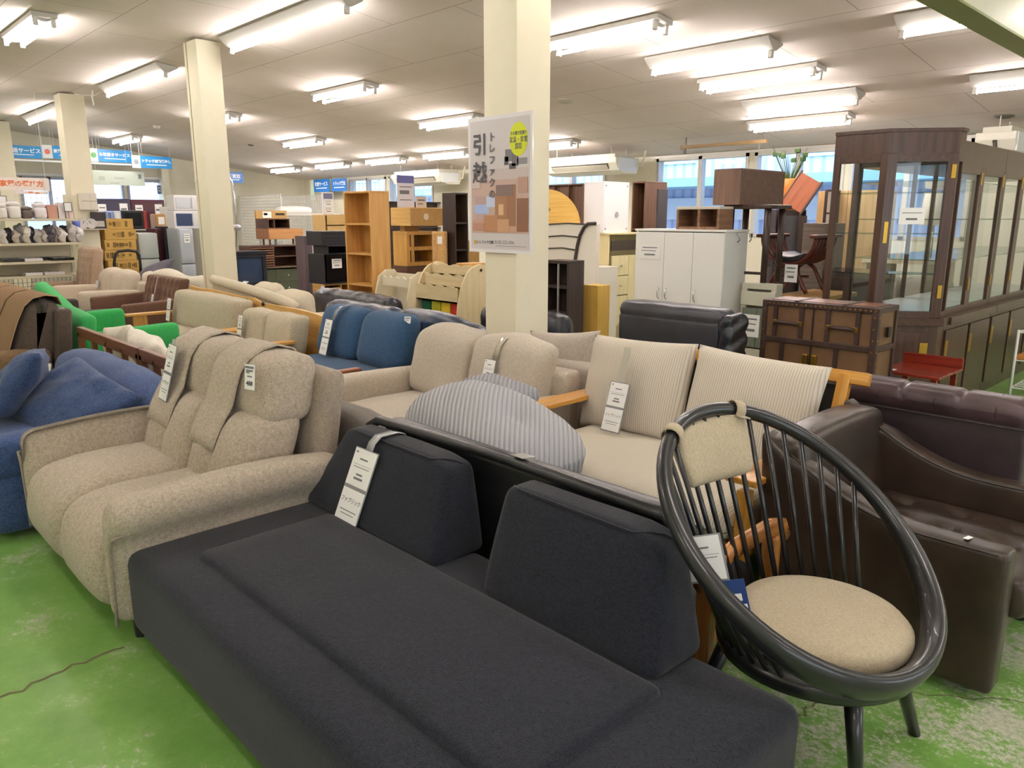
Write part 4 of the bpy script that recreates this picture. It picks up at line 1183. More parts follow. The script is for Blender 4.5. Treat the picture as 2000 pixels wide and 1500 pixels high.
ob('price_card', BX(-.05, .05, -.03, .03, 0, .003), plain('#cfe0dc', .4), t, (1.3, .8, .86), (-.5, 0, .1))
def leather_back(name, label, x1, y1, W, ztop, mat, r=.1, quilt=0, group=None, low=0., D=.82):
    t = T(name, label, 'sofa', (x1, y1, 0), PI, group)
    def fn(p, u):
        q = -.012*math.exp(-((abs(math.sin((p[0]+.05)*PI/quilt)))/.18)**2)*(u[2] > -.3) if quilt else 0
        return (p[0], p[1], p[2]+q-low*max(0, -u[0])*(u[2]+1)/2)
    ob('base', soft(NB(), .03, W-.03, .0, D-.1, .06, .42, .04, (0, 0, .01), (6, 5, 3)), mat, t, smooth=True)
    ob('backrest', soft(NB(), 0, W, D-.24, D, .15, ztop, r, (0, .01, .01), (int(W/.05), 6, 8), fn=fn, wr=.012, ws=6), mat, t, smooth=True)
    for x0 in (0, W-.18): ob('armrest', soft(NB(), x0, x0+.18, .0, D-.12, .1, .58, .06, (0, 0, .01), (4, 6, 4), wr=.006), mat, t, smooth=True)
    for x in (.1, W-.1):
        for y in (.1, D-.12): ob('foot', cyl(NB(), (x, y, 0), (x, y, .1), .02, .025), BLACKP, t)
    return t
BL = leather('#1b1c22', '#33343c', .26); NL = leather('#1c2536', '#323f57', .26)
t = leather_back('black_leather_sofa', 'black leather sofa with tufted top seen over the wavy board', -6.13, 4.70, 1.5, .79, BL, .11, .17, D=.5)
ob('price_card', BX(-.03, .03, -.05, .03, 0, .003), plain('#b9c4dc', .3), t, (1.2, .51, .78), (-1.2, 0, 0))
t = leather_back('navy_leather_sofa', 'navy leather sofa, left one, behind the steel blue cushions', -5.10, 4.32, 1.06, .82, NL, .1, 0, 'navy leather sofa backs')
ob('price_card', BX(-.035, .035, -.06, .0, 0, .003), WHITE_CARD, t, (.14, .83, .72), (-PI/2, PI, 0))
leather_back('navy_leather_sofa', 'navy leather sofa, right one, beside the poster column foot', -4.04, 4.34, 1.04, .83, NL, .1, 0, 'navy leather sofa backs', low=.08)
leather_back('black_leather_sofa', 'black leather sofa with tufted top behind the navy leather ones', -4.08, 5.03, 1.02, .79, BL, .11, .15, D=.6)

# ---- black leather recliner seen from behind
BLK2 = leather('#1f2028', '#30313a', .4)
t = T('black_recliner', 'black leather recliner with tall flat back and ruffled side, before the white cupboard', 'recliner', (-2.58, 5.22, 0), PI)
W = .86
ob('back_panel', soft(NB(), 0.03, W-.02, .76, .87, .1, .88, .03, (0, .006, 0), (8, 3, 8), fn=lambda p, u: (p[0]*(1+.02*u[2]), p[1]+.0, p[2])), BLK2, t, smooth=True)
ob('top_roll', soft(NB(), .0, W+.0, .66, .87, .84, .965, .058, (0, 0, .005), (14, 5, 4), wr=.006, ws=9), leather('#33343b', '#4a4b52', .3), t, smooth=True)
def ruf(p, u): return (p[0]-.022*abs(math.sin(p[2]*26+p[1]*8)), p[1], p[2])
ob('ruffled_side', soft(NB(), -.03, .06, .58, .86, .12, .93, .045, (.01, 0, 0), (4, 8, 34), fn=ruf), leather('#17181d', '#2a2b32', .25), t, smooth=True)
ob('seat', soft(NB(), .02, W-.02, .0, .68, .1, .5, .07, (0, 0, .02), (8, 6, 4)), BLK2, t, smooth=True)

# ================================================================ FURNITURE STOCK AT THE BACK
def G(xl, xc, xr, yt, yb, Y=None, X=None, depth=.4, z0=None, z1=None):
    """box seen corner-on: left px, corner px, right px; the corner stands on plane y=Y or x=X"""
    if Y is None: Y = at_x(xc, (yt+yb)/2, X).y
    x1 = at_y(xc, (yt+yb)/2, Y).x
    x0 = at_y(xl, (yt+yb)/2, Y).x if xl < xc-1 else x1-depth
    y1 = at_x(xr, (yt+yb)/2, x1).y if xr > xc+1 else Y+depth
    return [x0, x1, Y, y1, at_y(xc, yb, Y).z if z0 is None else z0, at_y(xc, yt, Y).z if z1 is None else z1]
def frame_of(g, face):
    x0, x1, y0, y1, z0, z1 = g
    if face == 'y': return (x0, y0, z0), 0, x1-x0, y1-y0
    if face == 'x': return (x1, y0, z0), PI/2, y1-y0, x1-x0
    if face == '-x': return (x0, y1, z0), -PI/2, y1-y0, x1-x0
    return (x1, y1, z0), PI, x1-x0, y1-y0
KNOB = plain('#b9b2a0', .35, .6)
def furn(name, label, cat, g, face, mat, shelves=(), divs=(), fronts=(), t=.02, top=None, back=None, toe=0, over=0, group=None, bev=.003, topover=0., knobmat=None):
    loc, rz, w, d = frame_of(g, face); h = g[5]-g[4]
    o = T(name, label, cat, loc, rz, group)
    top = top or mat; back = back or mat
    for x0 in (0, w-t): ob('side_panel', BX(x0, x0+t, 0, d, 0, h-t), mat, o, bev=bev)
    ob('top_panel', BX(-topover, w+topover, -topover, d, h-t, h), top, o, bev=bev)
    ob('bottom_panel', BX(t, w-t, .004, d-.006, toe, toe+t), mat, o)
    ob('back_panel', BX(t*.6, w-t*.6, d-.012, d-.002, toe, h-t), back, o)
    if toe: ob('plinth', BX(t, w-t, .03, .05, 0, toe), mat, o)
    for s in shelves: ob('shelf', BX(t, w-t, .01, d-.014, h*s-t/2, h*s+t/2), mat, o)
    for s in divs: ob('divider', BX(w*s-t/2, w*s+t/2, .006, d-.014, toe+t, h-t), mat, o)
    for f in fronts:
        u0, u1, v0, v1, kind = f[:5]; fm = f[5] if len(f) > 5 and f[5] else mat
        a, b, c, e = w*u0+.002, w*u1-.002, h*v0+.002, h*v1-.002
        p = ob('drawer' if kind[0] == 'd' else 'door', BX(0, b-a, -.014, .004, 0, e-c), fm, o, (a, 0, c), bev=.003)
        km = knobmat or KNOB
        if kind[1:] == 'k': ob('knob', lathe(NB(), [(.006, 0), (.006, .012), (.014, .018), (.012, .026), (.002, .028)], 12), km, p, ((b-a)/2, -.014, (e-c)/2), (PI/2, 0, 0), smooth=True)
        if kind[1:] == 'h': ob('handle', BX((b-a)*.3, (b-a)*.7, -.024, -.014, (e-c)*.8, (e-c)*.8+.01), km, p)
        if kind[1:] == 'l': ob('handle', tube(NB(), [(.04, -.014, .05), (.04, -.035, .07), (.04, -.035, .13), (.04, -.014, .15)], .006, 8), km, p, smooth=True)
        if kind[1:] == 'r': ob('handle', tube(NB(), [(b-a-.04, -.014, .05), (b-a-.04, -.035, .07), (b-a-.04, -.035, .13), (b-a-.04, -.014, .15)], .006, 8), km, p, smooth=True)
    return o
def solid(name, label, cat, g, mat, bev=.004, group=None, kind=None):
    x0, x1, y0, y1, z0, z1 = g
    o = ob(name, BX(0, x1-x0, 0, y1-y0, 0, z1-z0), mat, None, (x0, y0, z0), bev=bev)
    return tag(o, label, cat, group, kind)
OR_ = wood('#bd8b48', '#d2a260', 'z', .5); OR_X = wood('#c07a38', '#d2924f', 'y', .5)
TAN = wood('#aa8143', '#c2995a', 'y', .5); TANL = wood('#c69f5e', '#d8b476', 'x', .5)
DK = wood('#2c211e', '#3f312b', 'z', .4); DKY = wood('#33241d', '#4a372d', 'y', .4)
BRW = wood('#4a3024', '#6b4a38', 'y', .45); BRZ = wood('#54392b', '#7a573f', 'z', .45)
MAU = wood('#54464a', '#6b5b5e', 'z', .5)
BKC = plain('#24242b', .4); SMK = plain('#0c0c10', .12)
def paper(parent, x, y, z, w, h, rot, mat=None, lines=True):
    c = ob('price_card', BX(-w/2, w/2, -h, 0, 0, .002), mat or WHITE_CARD, parent, (x, y, z), rot)
    if lines: ob('printed_lines', lines_bm([(-w*.35, w*.35, -h*.2, h*.07), (-w*.4, w*.3, -h*.42, h*.05), (-w*.25, w*.25, -h*.7, h*.12)]), GREY_INK, c, (0, 0, .0022))
    return c
FY = (PI/2, 0, 0)         # card facing local front

# tall open bookshelf
g = G(675, 726, 763, 372, 590, 4.9, z0=0)
furn('tall_bookshelf', 'tall orange-brown open bookshelf with four shelves, left of the poster', 'bookshelf', g, 'y', OR_, shelves=[.2, .42, .615, .80], t=.022)
# black tv board stack left of the bookshelf
YB = 5.9
g = G(612, 634, 690, 556, 620, YB, z0=0); zt = g[5]
furn('low_board', 'low oak tv board under the black television cabinet', 'tv board', g, 'x', TAN, divs=[.6], fronts=[(0, .6, .1, .9, 'd')])
g = G(603, 633, 690, 497, 555, YB, z0=zt)
o = furn('television_cabinet', 'black television cabinet with smoked glass door, left of the tall bookshelf', 'cabinet', g, 'x', BKC, fronts=[(.08, 1, .05, .97, 'p', SMK)])
w_ = g[3]-g[2]
paper(o, w_*.42, -.016, (g[5]-g[4])*.84, .17, .14, FY)
z2 = g[5]
g = G(612, 640, 690, 480, 497, YB+.02, z0=z2)
o = furn('low_shelf', 'black glass-top low shelf stacked on the television cabinet', 'shelf', g, 'x', BKC, t=.014)
paper(o, .52, -.004, g[5]-g[4]+.0, .12, .12, FY)
z3 = g[5]
g = G(598, 628, 692, 452, 479, YB-.06, z0=z3)
furn('ribbed_cabinet', 'black ribbed tv board on top of the black stack', 'cabinet', g, 'x', BKC, fronts=[(0, 1, i/4, (i+1)/4, 'd') for i in range(4)], back=BKC)
g = G(582, 600, 613, 461, 620, 6.1, z0=0)
furn('side_cabinet', 'narrow mauve-brown cabinet side left of the black stack', 'cabinet', g, 'y', MAU, fronts=[(0, 1, 0, 1, 'p')])
g = G(615, 638, 700, 419, 600, 6.9, z0=0)
o = furn('drawer_chest', 'tan chest of drawers behind the black stack', 'chest of drawers', g, 'x', TANL, fronts=[(.06, 1, 1-(i+1)*.11, 1-i*.11-.01, 'd') for i in range(8)])
g = G(628, 630, 652, 375, 418, 7.1, z0=g[5], depth=.06)
o = solid('notice_stand', 'white notice stand with printed sheets on the tan chest', 'notice', g, plain('#eceaf0', .5))
w_, h_ = g[3]-g[2], g[5]-g[4]
paper(o, g[1]-g[0]+.002, w_*.5, h_*.95, w_*.8, h_*.25, (PI/2, 0, PI/2), plain('#6f7590', .5), False)
paper(o, g[1]-g[0]+.002, w_*.5, h_*.66, w_*.8, h_*.28, (PI/2, 0, PI/2)); paper(o, g[1]-g[0]+.002, w_*.5, h_*.34, w_*.8, h_*.28, (PI/2, 0, PI/2))
# brown stack
YC = 6.6
g = G(466, 488, 590, 524, 600, YC, z0=0); zt = g[5]
o = furn('green_dresser', 'dark green dresser with white top and round white knobs', 'dresser', g, 'x', plain('#4c5340', .5), top=plain('#e3dfcc', .5), topover=.02, fronts=[(.04, .5, .5, .92, 'dk'), (.5, .96, .5, .92, 'dk'), (.04, .5, .06, .5, 'dk'), (.5, .96, .06, .5, 'dk')], knobmat=plain('#f0ede2', .4))
g = G(468, 490, 588, 481, 524, YC, z0=zt)
o = furn('slatted_board', 'dark brown tv board with slatted left door', 'tv board', g, 'x', BRW, divs=[.45], shelves=[.5])
sx1, sx0 = g[1], g[0]
w_, h_ = g[3]-g[2], g[5]-g[4]
for i in range(8): ob('slat', BX(.02, w_*.45, -.012, 0, h_*(.08+i*.112), h_*(.08+i*.112)+h_*.06), wood('#6b4632', '#8a6049', 'x', .4), o)
z2 = g[5]
g = G(500, 525, 592, 447, 473, X=sx1-.02, z0=z2+.12)
o = furn('drawer_unit', 'orange-brown single wide drawer unit on short legs, in the brown stack', 'drawer unit', g, 'x', wood('#8a5a3a', '#a3704a', 'z', .45), fronts=[(.0, 1, 0, 1, 'd', wood('#b07a48', '#c6925f', 'x', .45))])
for x in (.03, .9):
    for y in (.03, .3): ob('leg', BX(x*(g[3]-g[2]), x*(g[3]-g[2])+.03, y, y+.03, -.12, 0), BRZ, o)
z3 = g[5]
g = G(499, 523, 566, 427, 446, X=sx1-.03, z0=z3)
furn('small_shelf', 'small brown open shelf with a round hole, in the brown stack', 'shelf', g, 'x', BRW, divs=[.3])
z4 = g[5]
g = G(497, 500, 560, 411, 426, X=sx1-.03, z0=z4)
o = solid('cardboard_box', 'flat cardboard box with black lettering on top of the brown stack', 'box', g, plain('#b9935c', .8))
w_, h_ = g[3]-g[2], g[5]-g[4]
for u, ww in ((.15, .12), (.62, .3)): ob('printed_mark', BX(-ww*w_/2, ww*w_/2, -.02, .02, 0, .002), plain('#2b2420', .7), o, (g[1]-g[0], w_*u+.1, h_*.55), (PI/2, 0, PI/2))
ob('label_sheet', BX(-.09, .09, -.07, .05, 0, .002), WHITE_CARD, o, (g[1]-g[0], w_*.35, h_*.55), (PI/2, 0, PI/2))
g2 = G(545, 548, 600, 404, 417, X=sx0-.35, z0=None)
o = ob('steam_cleaner', soft(NB(), -.14, .14, -.38, .38, 0, .13, .06, (0, 0, .02), (5, 8, 3)), plain('#e9e8e4', .3), None, (g2[1]-.2, g2[2]+.4, g2[4]+.002), smooth=True)
tag(o, 'white oval appliance on a white table behind the brown stack', 'appliance')
t = T('white_table', 'white folding table under the white oval appliance', 'table', (g2[1]-.6, g2[2]-.3, 0))
ob('tabletop', BX(0, .8, 0, 1.6, g2[4]-.04, g2[4]), plain('#dddad2', .5), t, bev=.005)
for x in (.04, .72):
    for y in (.05, 1.5): ob('leg', BX(x, x+.04, y, y+.04, 0, g2[4]-.04), plain('#c9c7c0', .4, .3), t)
# glass door black cabinet next to the column
g = G(452, 457, 521, 492, 560, 5.3, z0=0, depth=.35)
w_, h_ = g[3]-g[2], g[5]-g[4]
o = T('display_cabinet', 'small black cabinet with pale reflection painted in its glass door, right of the piped column', 'cabinet', (g[1], g[2], 0), PI/2)
ob('top_panel', BX(-.02, w_+.02, -.02, .35, h_-.05, h_), BKC, o, bev=.004)
for x in (0, w_-.06): ob('door_stile', BX(x, x+.06, 0, .03, 0, h_-.05), BKC, o)
for z in (.02, h_*.45, h_-.10): ob('door_rail', BX(.06, w_-.06, 0, .03, z, z+.045), BKC, o)
ob('glass_pane', BX(.06, w_-.06, .01, .016, .06, h_-.06), glass('#c4ccd8'), o)
ob('back_panel', BX(.02, w_-.02, .04, .055, .02, h_-.05), plain('#c3cad4', .4), o)  # pale sheet close behind the pane paints the reflection in the glass
for x in (0, w_-.02): ob('side_panel', BX(x, x+.02, .03, .32, 0, h_-.05), BKC, o)
# white wire grid panels
def wire_panel(label, p0, p1, z0, z1, step=.075, mat=plain('#eeeeea', .4)):
    a = Vector((p0[0], p0[1], 0)); b = Vector((p1[0], p1[1], 0)); L = (b-a).length; an = math.atan2(b.y-a.y, b.x-a.x)
    t = T('wire_grid', label, 'wire grid', (a.x, a.y, 0), an, 'white wire grid panels')
    bm = NB(); n = int(L/step)
    for i in range(n+1): box(bm, i*step-.005, i*step+.005, 0, .009, z0, z1)
    k = int((z1-z0)/step)
    for j in range(k+1): box(bm, 0, L, 0, .009, z0+j*step-.005, z0+j*step+.005)
    ob('mesh', bm, mat, t)
    for x in (0, L-.02): ob('post', BX(x, x+.025, -.01, .015, 0, z1+.02), mat, t)
    ob('top_bar', BX(0, L, -.01, .015, z1, z1+.02), mat, t)
    for x in (0, L-.02): ob('foot', BX(x, x+.025, -.25, .25, 0, .03), mat, t)
    return t
for i, (l, r, zz, lab) in enumerate([(468, 548, 384, 'white wire grid panel behind the brown stack'), (548, 640, 386, 'white wire grid panel behind the notice stand')]):
    a = at_y(l, zz, 9.1+i*.1); b = at_y(r, zz, 9.1+i*.1)
    wire_panel(lab, (a.x, a.y), (b.x, b.y), .3, a.z)
# arc floor lamp
p = at_y(452, 500, 5.9)
t = T('floor_lamp', 'chrome arc floor lamp standing just right of the piped column', 'lamp', (p.x, p.y, 0))
a = [at_y(*q, 5.9) for q in ((462, 445), (461, 420), (458, 385), (453, 355), (446, 340), (440, 333))]
CHR = plain('#b9bcc2', .2, .9)
ob('pole', tube(NB(), [(0, 0, .03)]+[(q.x-p.x, 0, q.z) for q in a], .014, 8), CHR, t, smooth=True)
ob('lamp_head', lathe(NB(), [(.03, .09), (.11, .06), (.12, 0), (.09, -.02), (.02, -.02)], 20, (a[0].x-p.x-.02, -.03, a[0].z-.02)), plain('#a7a9ae', .3, .6), t, smooth=True)
ob('base', lathe(NB(), [(.16, 0), (.16, .02), (.03, .035), (.01, .04)], 24), CHR, t, smooth=True)

# wood tv cabinet stack right of the bookshelf
YD = 6.3
g = G(768, 795, 875, 520, 600, YD, z0=0); zt = g[5]
furn('brown_chest', 'dark brown low chest under the oak tv cabinet', 'chest', g, 'x', BRW, fronts=[(0, .5, .1, 1, 'd'), (.5, 1, .1, 1, 'd')])
g = G(768, 795, 852, 452, 519, YD, z0=zt)
o = furn('oak_cabinet', 'oak tv cabinet with open shelf centre, right of the tall bookshelf', 'cabinet', g, 'x', wood('#b58640', '#cfa156', 'z', .45), t=.05, shelves=[.5], divs=[.2], back=plain('#8a7458', .6))
z2 = g[5]
g = G(781, 790, 818, 441, 451, YD+.05, z0=z2)
solid('wooden_block', 'small wooden box between the two stacked tv cabinets', 'box', g, TAN)
g = G(764, 801, 868, 405, 441, YD-.05, z0=g[5])
o = furn('oak_board', 'wide oak tv board seen from its back with a round cable hole', 'tv board', g, '-x', wood('#bf9650', '#d6af6b', 'y', .5), back=TAN, fronts=[(0, 1, 0, 1, 'd')])
ob('cable_hole', lathe(NB(), [(.045, 0), (.045, .006), (.03, .006), (.002, .004)], 20), plain('#d8cfba', .6), o, ((g[3]-g[2])*.55, g[1]-g[0], (g[5]-g[4])*.5), (-PI/2, 0, 0))
zz = g[5]
p = at_x(794, 390, g[1]-.1)
o = ob('printed_sign', BX(-.14, .14, 0, .42, 0, .006), plain('#e8e2ea', .5), None, (g[1]-.12, p.y, zz), (PI/2, 0, PI/2)); tag(o, 'upright printed sign with purple header on the oak board', 'sign')
ob('header', BX(-.14, .14, .32, .42, .006, .008), plain('#6a6aa8', .5), o)
ob('printed_lines', lines_bm([(-.1, .1, .27, .012), (-.1, .06, .2, .05), (-.1, .1, .1, .012)]), GREY_INK, o, (0, 0, .0065))
p = at_x(824, 395, g[1]-.1)
o = ob('printed_sign', BX(-.09, .09, 0, .15, 0, .006), plain('#dcd0c8', .5), None, (g[1]-.12, p.y, zz), (PI/2, 0, PI/2)); tag(o, 'small pinkish card standing on the oak board', 'sign')
ob('printed_lines', lines_bm([(-.06, .06, .1, .02), (-.06, .03, .05, .015)]), GREY_INK, o, (0, 0, .0065))
# rolled sisal cat post
p = at_y(860, 520, 6.05); zt = at_y(860, 452, 6.05).z
o = ob('sisal_roll', lathe(NB(), [(.09, 0)]+[(.093+.004*(i % 2), zt*i/70) for i in range(1, 70)]+[(.09, zt), (.01, zt)], 20), fabric('#b98d55', '#d9b27c', 60, contrast=.2), None, (p.x, p.y, 0), smooth=True)
tag(o, 'tall rope-wound sisal roll beside the oak cabinet', 'roll')
ob('price_card', BX(-.03, .03, -.09, 0, 0, .002), WHITE_CARD, o, (.075, -.06, zt-.06), (PI/2, 0, math.radians(45)))
g = G(865, 889, 915, 376, 560, 6.15, z0=0)
furn('dark_shelf', 'tall black-brown open shelf just left of the poster', 'shelf', g, 'x', DK, shelves=[.3, .62, .8], back=TAN)
g = G(893, 915, 948, 515, 640, 5.3, z0=0)
furn('orange_cabinet', 'orange-brown cabinet behind the kids bookrack, beside the column', 'cabinet', g, 'y', OR_, fronts=[(0, 1, 0, 1, 'p')])
g = G(890, 905, 935, 470, 514, 6.6, z0=0)
furn('oak_chest', 'oak chest partly hidden behind the poster', 'chest', g, 'x', TAN, fronts=[(0, 1, .0, .33, 'd'), (0, 1, .33, .66, 'd'), (0, 1, .66, 1, 'd')])
# dark unit behind, under the windows
g = G(752, 760, 880, 393, 600, 9.6, z0=0)
furn('long_low_shelf', 'long dark shelf unit under the far window', 'shelf', g, 'x', DK, shelves=[.4, .7], divs=[.5])

# small cream magazine rack
BIR = wood('#cdb98d', '#dccba3', 'z', .5); BIRX = wood('#cdb98d', '#dccba3', 'x', .5)
g = G(731, 795, 818, 533, 620, 4.75, z0=0)
x0, x1, y0, y1, _, z1 = g; w_ = x1-x0
t = T('cream_rack', 'low cream childrens magazine rack with wavy shelf fronts', 'rack', (x0, y0, 0))
for x in (0, w_-.02):
    bm = NB(); prism(bm, [(0, 0), (.3, 0), (.3, z1*.96), (.27, z1), (.16, z1), (.06, z1*.93), (0, z1*.7)], x, x+.02, 'x'); ob('side_panel', bm, plain('#ddd2b4', .5), t)
for i, zz in enumerate((.25, .45, z1-.12)):
    pts = [(w_*k/24, zz+.05+.012*math.sin(k*1.3)) for k in range(25)]
    bm = NB(); prism(bm, [(.02, zz-.05)]+pts[1:-1]+[(w_-.02, zz-.05)], .05*i, .05*i+.012, 'y'); ob('wavy_front', bm, plain('#e3d9bf', .5), t)
ob('back_panel', BX(.02, w_-.02, .28, .29, .05, z1-.04), plain('#e3d9bf', .5), t)
# kids bookrack
A = at_y(808, 600, 4.55); B = at_y(893, 600, 4.55)
w_ = B.x-A.x; h_ = at_y(905, 519, 4.55).z
t = T('kids_bookrack', 'birch childrens bookrack with curved sides and coloured stripes', 'rack', (A.x, 4.55, 0))
for x in (0, w_-.022):
    prof = [(0, 0), (.38, 0), (.38, h_*.985), (.30, h_), (.24, h_*.985)]+[(.24-.24*math.sin(k/8*PI/2), h_*(.98-.5*(1-math.cos(k/8*PI/2)))) for k in range(1, 9)]
    bm = NB(); prism(bm, prof, x, x+.022, 'x'); s = ob('side_panel', bm, BIR, t)
    ob('screw_cap', lathe(NB(), [(.014, 0), (.014, .004), (.001, .004)], 12), BLACKP, s, (x+.024, .3, h_-.06), (0, PI/2, 0))
zb_ = at_y(862, 590, 4.55).z
for i, (yy, zz, hh) in enumerate(((.02, zb_, (h_-zb_)*.42), (.12, zb_+(h_-zb_)*.36, (h_-zb_)*.34), (.22, zb_+(h_-zb_)*.66, (h_-zb_)*.28))):
    n = 24; pts = [(w_*k/n, zz+hh+(.008*math.sin(k*1.05))) for k in range(n+1)]
    bm = NB(); prism(bm, [(.022, zz)]+pts[1:-1]+[(w_-.022, zz)], yy, yy+.012, 'y'); ob('book_front', bm, BIRX, t)
    ob('book_floor', BX(.022, w_-.022, yy, yy+.12, zz, zz+.012), BIRX, t)
ob('back_panel', BX(.022, w_-.022, .36, .37, .05, h_*.95), BIRX, t)
for i, c in enumerate(('#0f5a3c', '#b8b42a', '#e8c832', '#cf3326')):
    m_ = Matrix.Identity(4); u0 = w_*(.06+.22*i); 
    bm = NB(); prism(bm, [(u0, .02), (u0+w_*.2, .02), (u0+w_*.24, zb_-.01), (u0+w_*.04, zb_-.01)], .06, .10, 'y'); ob('coloured_stripe', bm, plain(c, .5), t)

# ---- right of the poster column
# round pine table top standing on edge
cx = at_y(1070, 440, 6.3)
R_ = (cx - at_y(1070, 366, 6.3)).length
o = ob('round_tabletop', lathe(NB(), [(R_, -.015), (R_, .015), (.01, .016)], 48), wood('#cf9f48', '#e2ba67', 'x', .45), None, (cx.x-.03, 6.3, cx.z-.02), (PI/2, 0, math.radians(20)), smooth=False)
tag(o, 'round yellow pine table top standing on edge right of the poster', 'table top')
for a_ in range(5): ob('knot', lathe(NB(), [(.02, 0), (.012, .001), (.001, .001)], 10), plain('#9a7a35', .6), o, (R_*(.3+.1*a_)*math.cos(a_*1.3), R_*(.4+.08*a_)*math.sin(a_*1.3), .0165))
t = o
g = G(1040, 1150, 1165, 440, 640, 6.0, z0=0)
sup = furn('support_cabinet', 'white board cabinet carrying the round pine table top', 'cabinet', [g[0], g[1]-.1, 6.12, 6.6, 0, cx.z-R_-.02], 'y', plain('#dad5c8', .5), fronts=[(0, 1, 0, 1, 'p')])
# white headboard with dark curved bars
x0 = at_y(1030, 480, 6.0).x; x1 = at_y(1165, 480, 6.0).x; z1 = at_y(1120, 437, 6.0).z
t = T('headboard', 'white bed headboard with dark curved trim, right of the column', 'headboard', (x0, 6.0, 0))
ob('panel', BX(0, x1-x0, 0, .05, 0, z1), plain('#e2dccf', .5), t, bev=.004)
def hb(pts, r=.014): return tube(NB(), [((at_y(a, b, 6.0).x-x0), -.012, at_y(a, b, 6.0).z) for a, b in pts], r, 6)
D2 = plain('#3a302c', .5)
for pts in ([(1030, 442), (1072, 438), (1110, 436), (1148, 438)], [(1030, 465), (1072, 462), (1100, 460), (1130, 463)], [(1030, 488), (1072, 485), (1100, 484), (1124, 488)]):
    ob('trim_bar', hb(pts, .008), D2, t, smooth=True)
ob('curved_bar', hb([(1165, 436), (1150, 437), (1142, 444), (1134, 460), (1129, 480), (1125, 505), (1123, 540)], .018), D2, t, smooth=True)
# narrow dark cd rack
g = G(1062, 1111, 1140, 510, 660, 5.05, z0=0)
o = furn('narrow_rack', 'narrow dark brown open rack right of the column foot', 'rack', g, 'y', DK, shelves=[.24, .42, .60, .8], t=.03)
w_ = g[1]-g[0]
ob('centre_bar', BX(w_*.55, w_*.6, -.005, .01, 0, g[5]-.03), plain('#b9b4b0', .3, .6), o)
# yellow wood cabinets
g = G(1138, 1164, 1188, 558, 700, 5.35, z0=0)
furn('pine_cabinet', 'yellow pine cabinet behind the narrow dark rack', 'cabinet', g, 'x', wood('#c39a3f', '#dab45c', 'z', .45), fronts=[(0, 1, 0, 1, 'p')])
# cream dresser with scalloped skirt
g = G(1166, 1187, 1262, 455, 600, 6.6, z0=0)
w_, h_ = g[3]-g[2], g[5]
CD = wood('#d8cb98', '#e6dbb0', 'z', .5)
o = furn('cream_dresser', 'cream painted dresser with scalloped skirt, between headboard and white cupboard', 'dresser', [g[0], g[1], g[2], g[3], .0, g[5]], 'x', CD, topover=.02, fronts=[(.08, .5, .66, .82, 'dk', CD), (.08, .5, .50, .655, 'dk', CD), (.08, .5, .33, .495, 'd', CD), (.5, .95, .33, .82, 'dk', CD)])
ob('slot_shade', BX(.05, w_-.05, -.004, .01, h_*.86, h_*.94), plain('#3c3226', .7), o)  # dark plate painted as the shade inside an open slot
pts = [(w_*k/24, h_*.27+.02*math.sin(k*.9)-.012*(k % 6 == 0)) for k in range(25)]
bm = NB(); prism(bm, [(0, h_*.33)]+pts+[(w_, h_*.33)], -.014, .004, 'y'); ob('scalloped_skirt', bm, CD, o)
zt = h_
g = G(1142, 1179, 1228, 354, 453, 6.55, z0=zt)
o = furn('white_cabinet', 'white cabinet seen from its back, standing on the cream dresser', 'cabinet', g, '-x', plain('#eceaec', .45), back=plain('#f1efef', .45), fronts=[(0, .5, 0, 1, 'p'), (.5, 1, 0, 1, 'p')])
ob('cable_hole', lathe(NB(), [(.03, 0), (.03, .004), (.002, .004)], 16), plain('#a9a6a8', .5), o, ((g[3]-g[2])*.48, g[1]-g[0], (g[5]-g[4])*.36), (-PI/2, 0, 0))
for u in (.08, .92):
    for v in (.08, .92): ob('screw', lathe(NB(), [(.008, 0), (.008, .003), (.001, .003)], 8), plain('#77757a', .4, .5), o, ((g[3]-g[2])*u, g[1]-g[0], (g[5]-g[4])*v), (-PI/2, 0, 0))
# dark shelves under the window left of the white cabinet
g = G(1050, 1138, 1145, 358, 480, 8.2, z0=0)
furn('window_shelf', 'dark walnut open shelf in front of the window, behind the round table top', 'shelf', g, 'y', BRZ, shelves=[.3, .55], divs=[.35, .68])
# brown half shelf
g = G(1232, 1258, 1299, 354, 560, 7.45, z0=0)
o = furn('walnut_shelf', 'walnut open shelf with grainy side, behind the white cupboard', 'shelf', g, 'y', BRZ, shelves=[.25, .5, .72, .45])
solid('dark_board', 'dark grey board leaning on the walnut shelf', 'board', G(1279, 1283, 1301, 369, 560, 7.3, z0=0, depth=.02), plain('#3f3a3c', .6))
# white three-door cupboard
YP = 5.95
g = G(1241, 1413, 1456, 449, 620, YP, z0=0); zP = g[5]
w_, h_ = g[1]-g[0], g[5]
WH = plain('#dcdbd7', .4); WH2 = plain('#e5e4e0', .4)
HND = plain('#c9c9cc', .25, .8)
vb = at_y(1330, 598, YP).z/h_
o = furn('white_cupboard', 'white three-door cupboard with metal handles, centre right', 'cupboard', g, 'y', WH, top=WH2, topover=.012, fronts=[(0, .345, vb, .982, 'pr', WH2), (.345, .67, vb, .982, 'pl', WH2), (.67, 1, vb, .982, 'pl', WH2), (0, .345, .02, vb-.01, 'd', WH2), (.345, .67, .02, vb-.01, 'd', WH2), (.67, 1, .02, vb-.01, 'd', WH2)], knobmat=HND)
for u in (.35, .75): ob('side_hook', tube(NB(), [(w_+.005, u*.5, h_-.03), (w_+.03, u*.5, h_-.06), (w_+.035, u*.5, h_-.09), (w_+.015, u*.5, h_-.11)], .005, 6), plain('#77787c', .3, .7), o)
paper(o, w_*.18, -.017, h_*.9, .24, .13, FY, plain('#e9e8e6', .3))
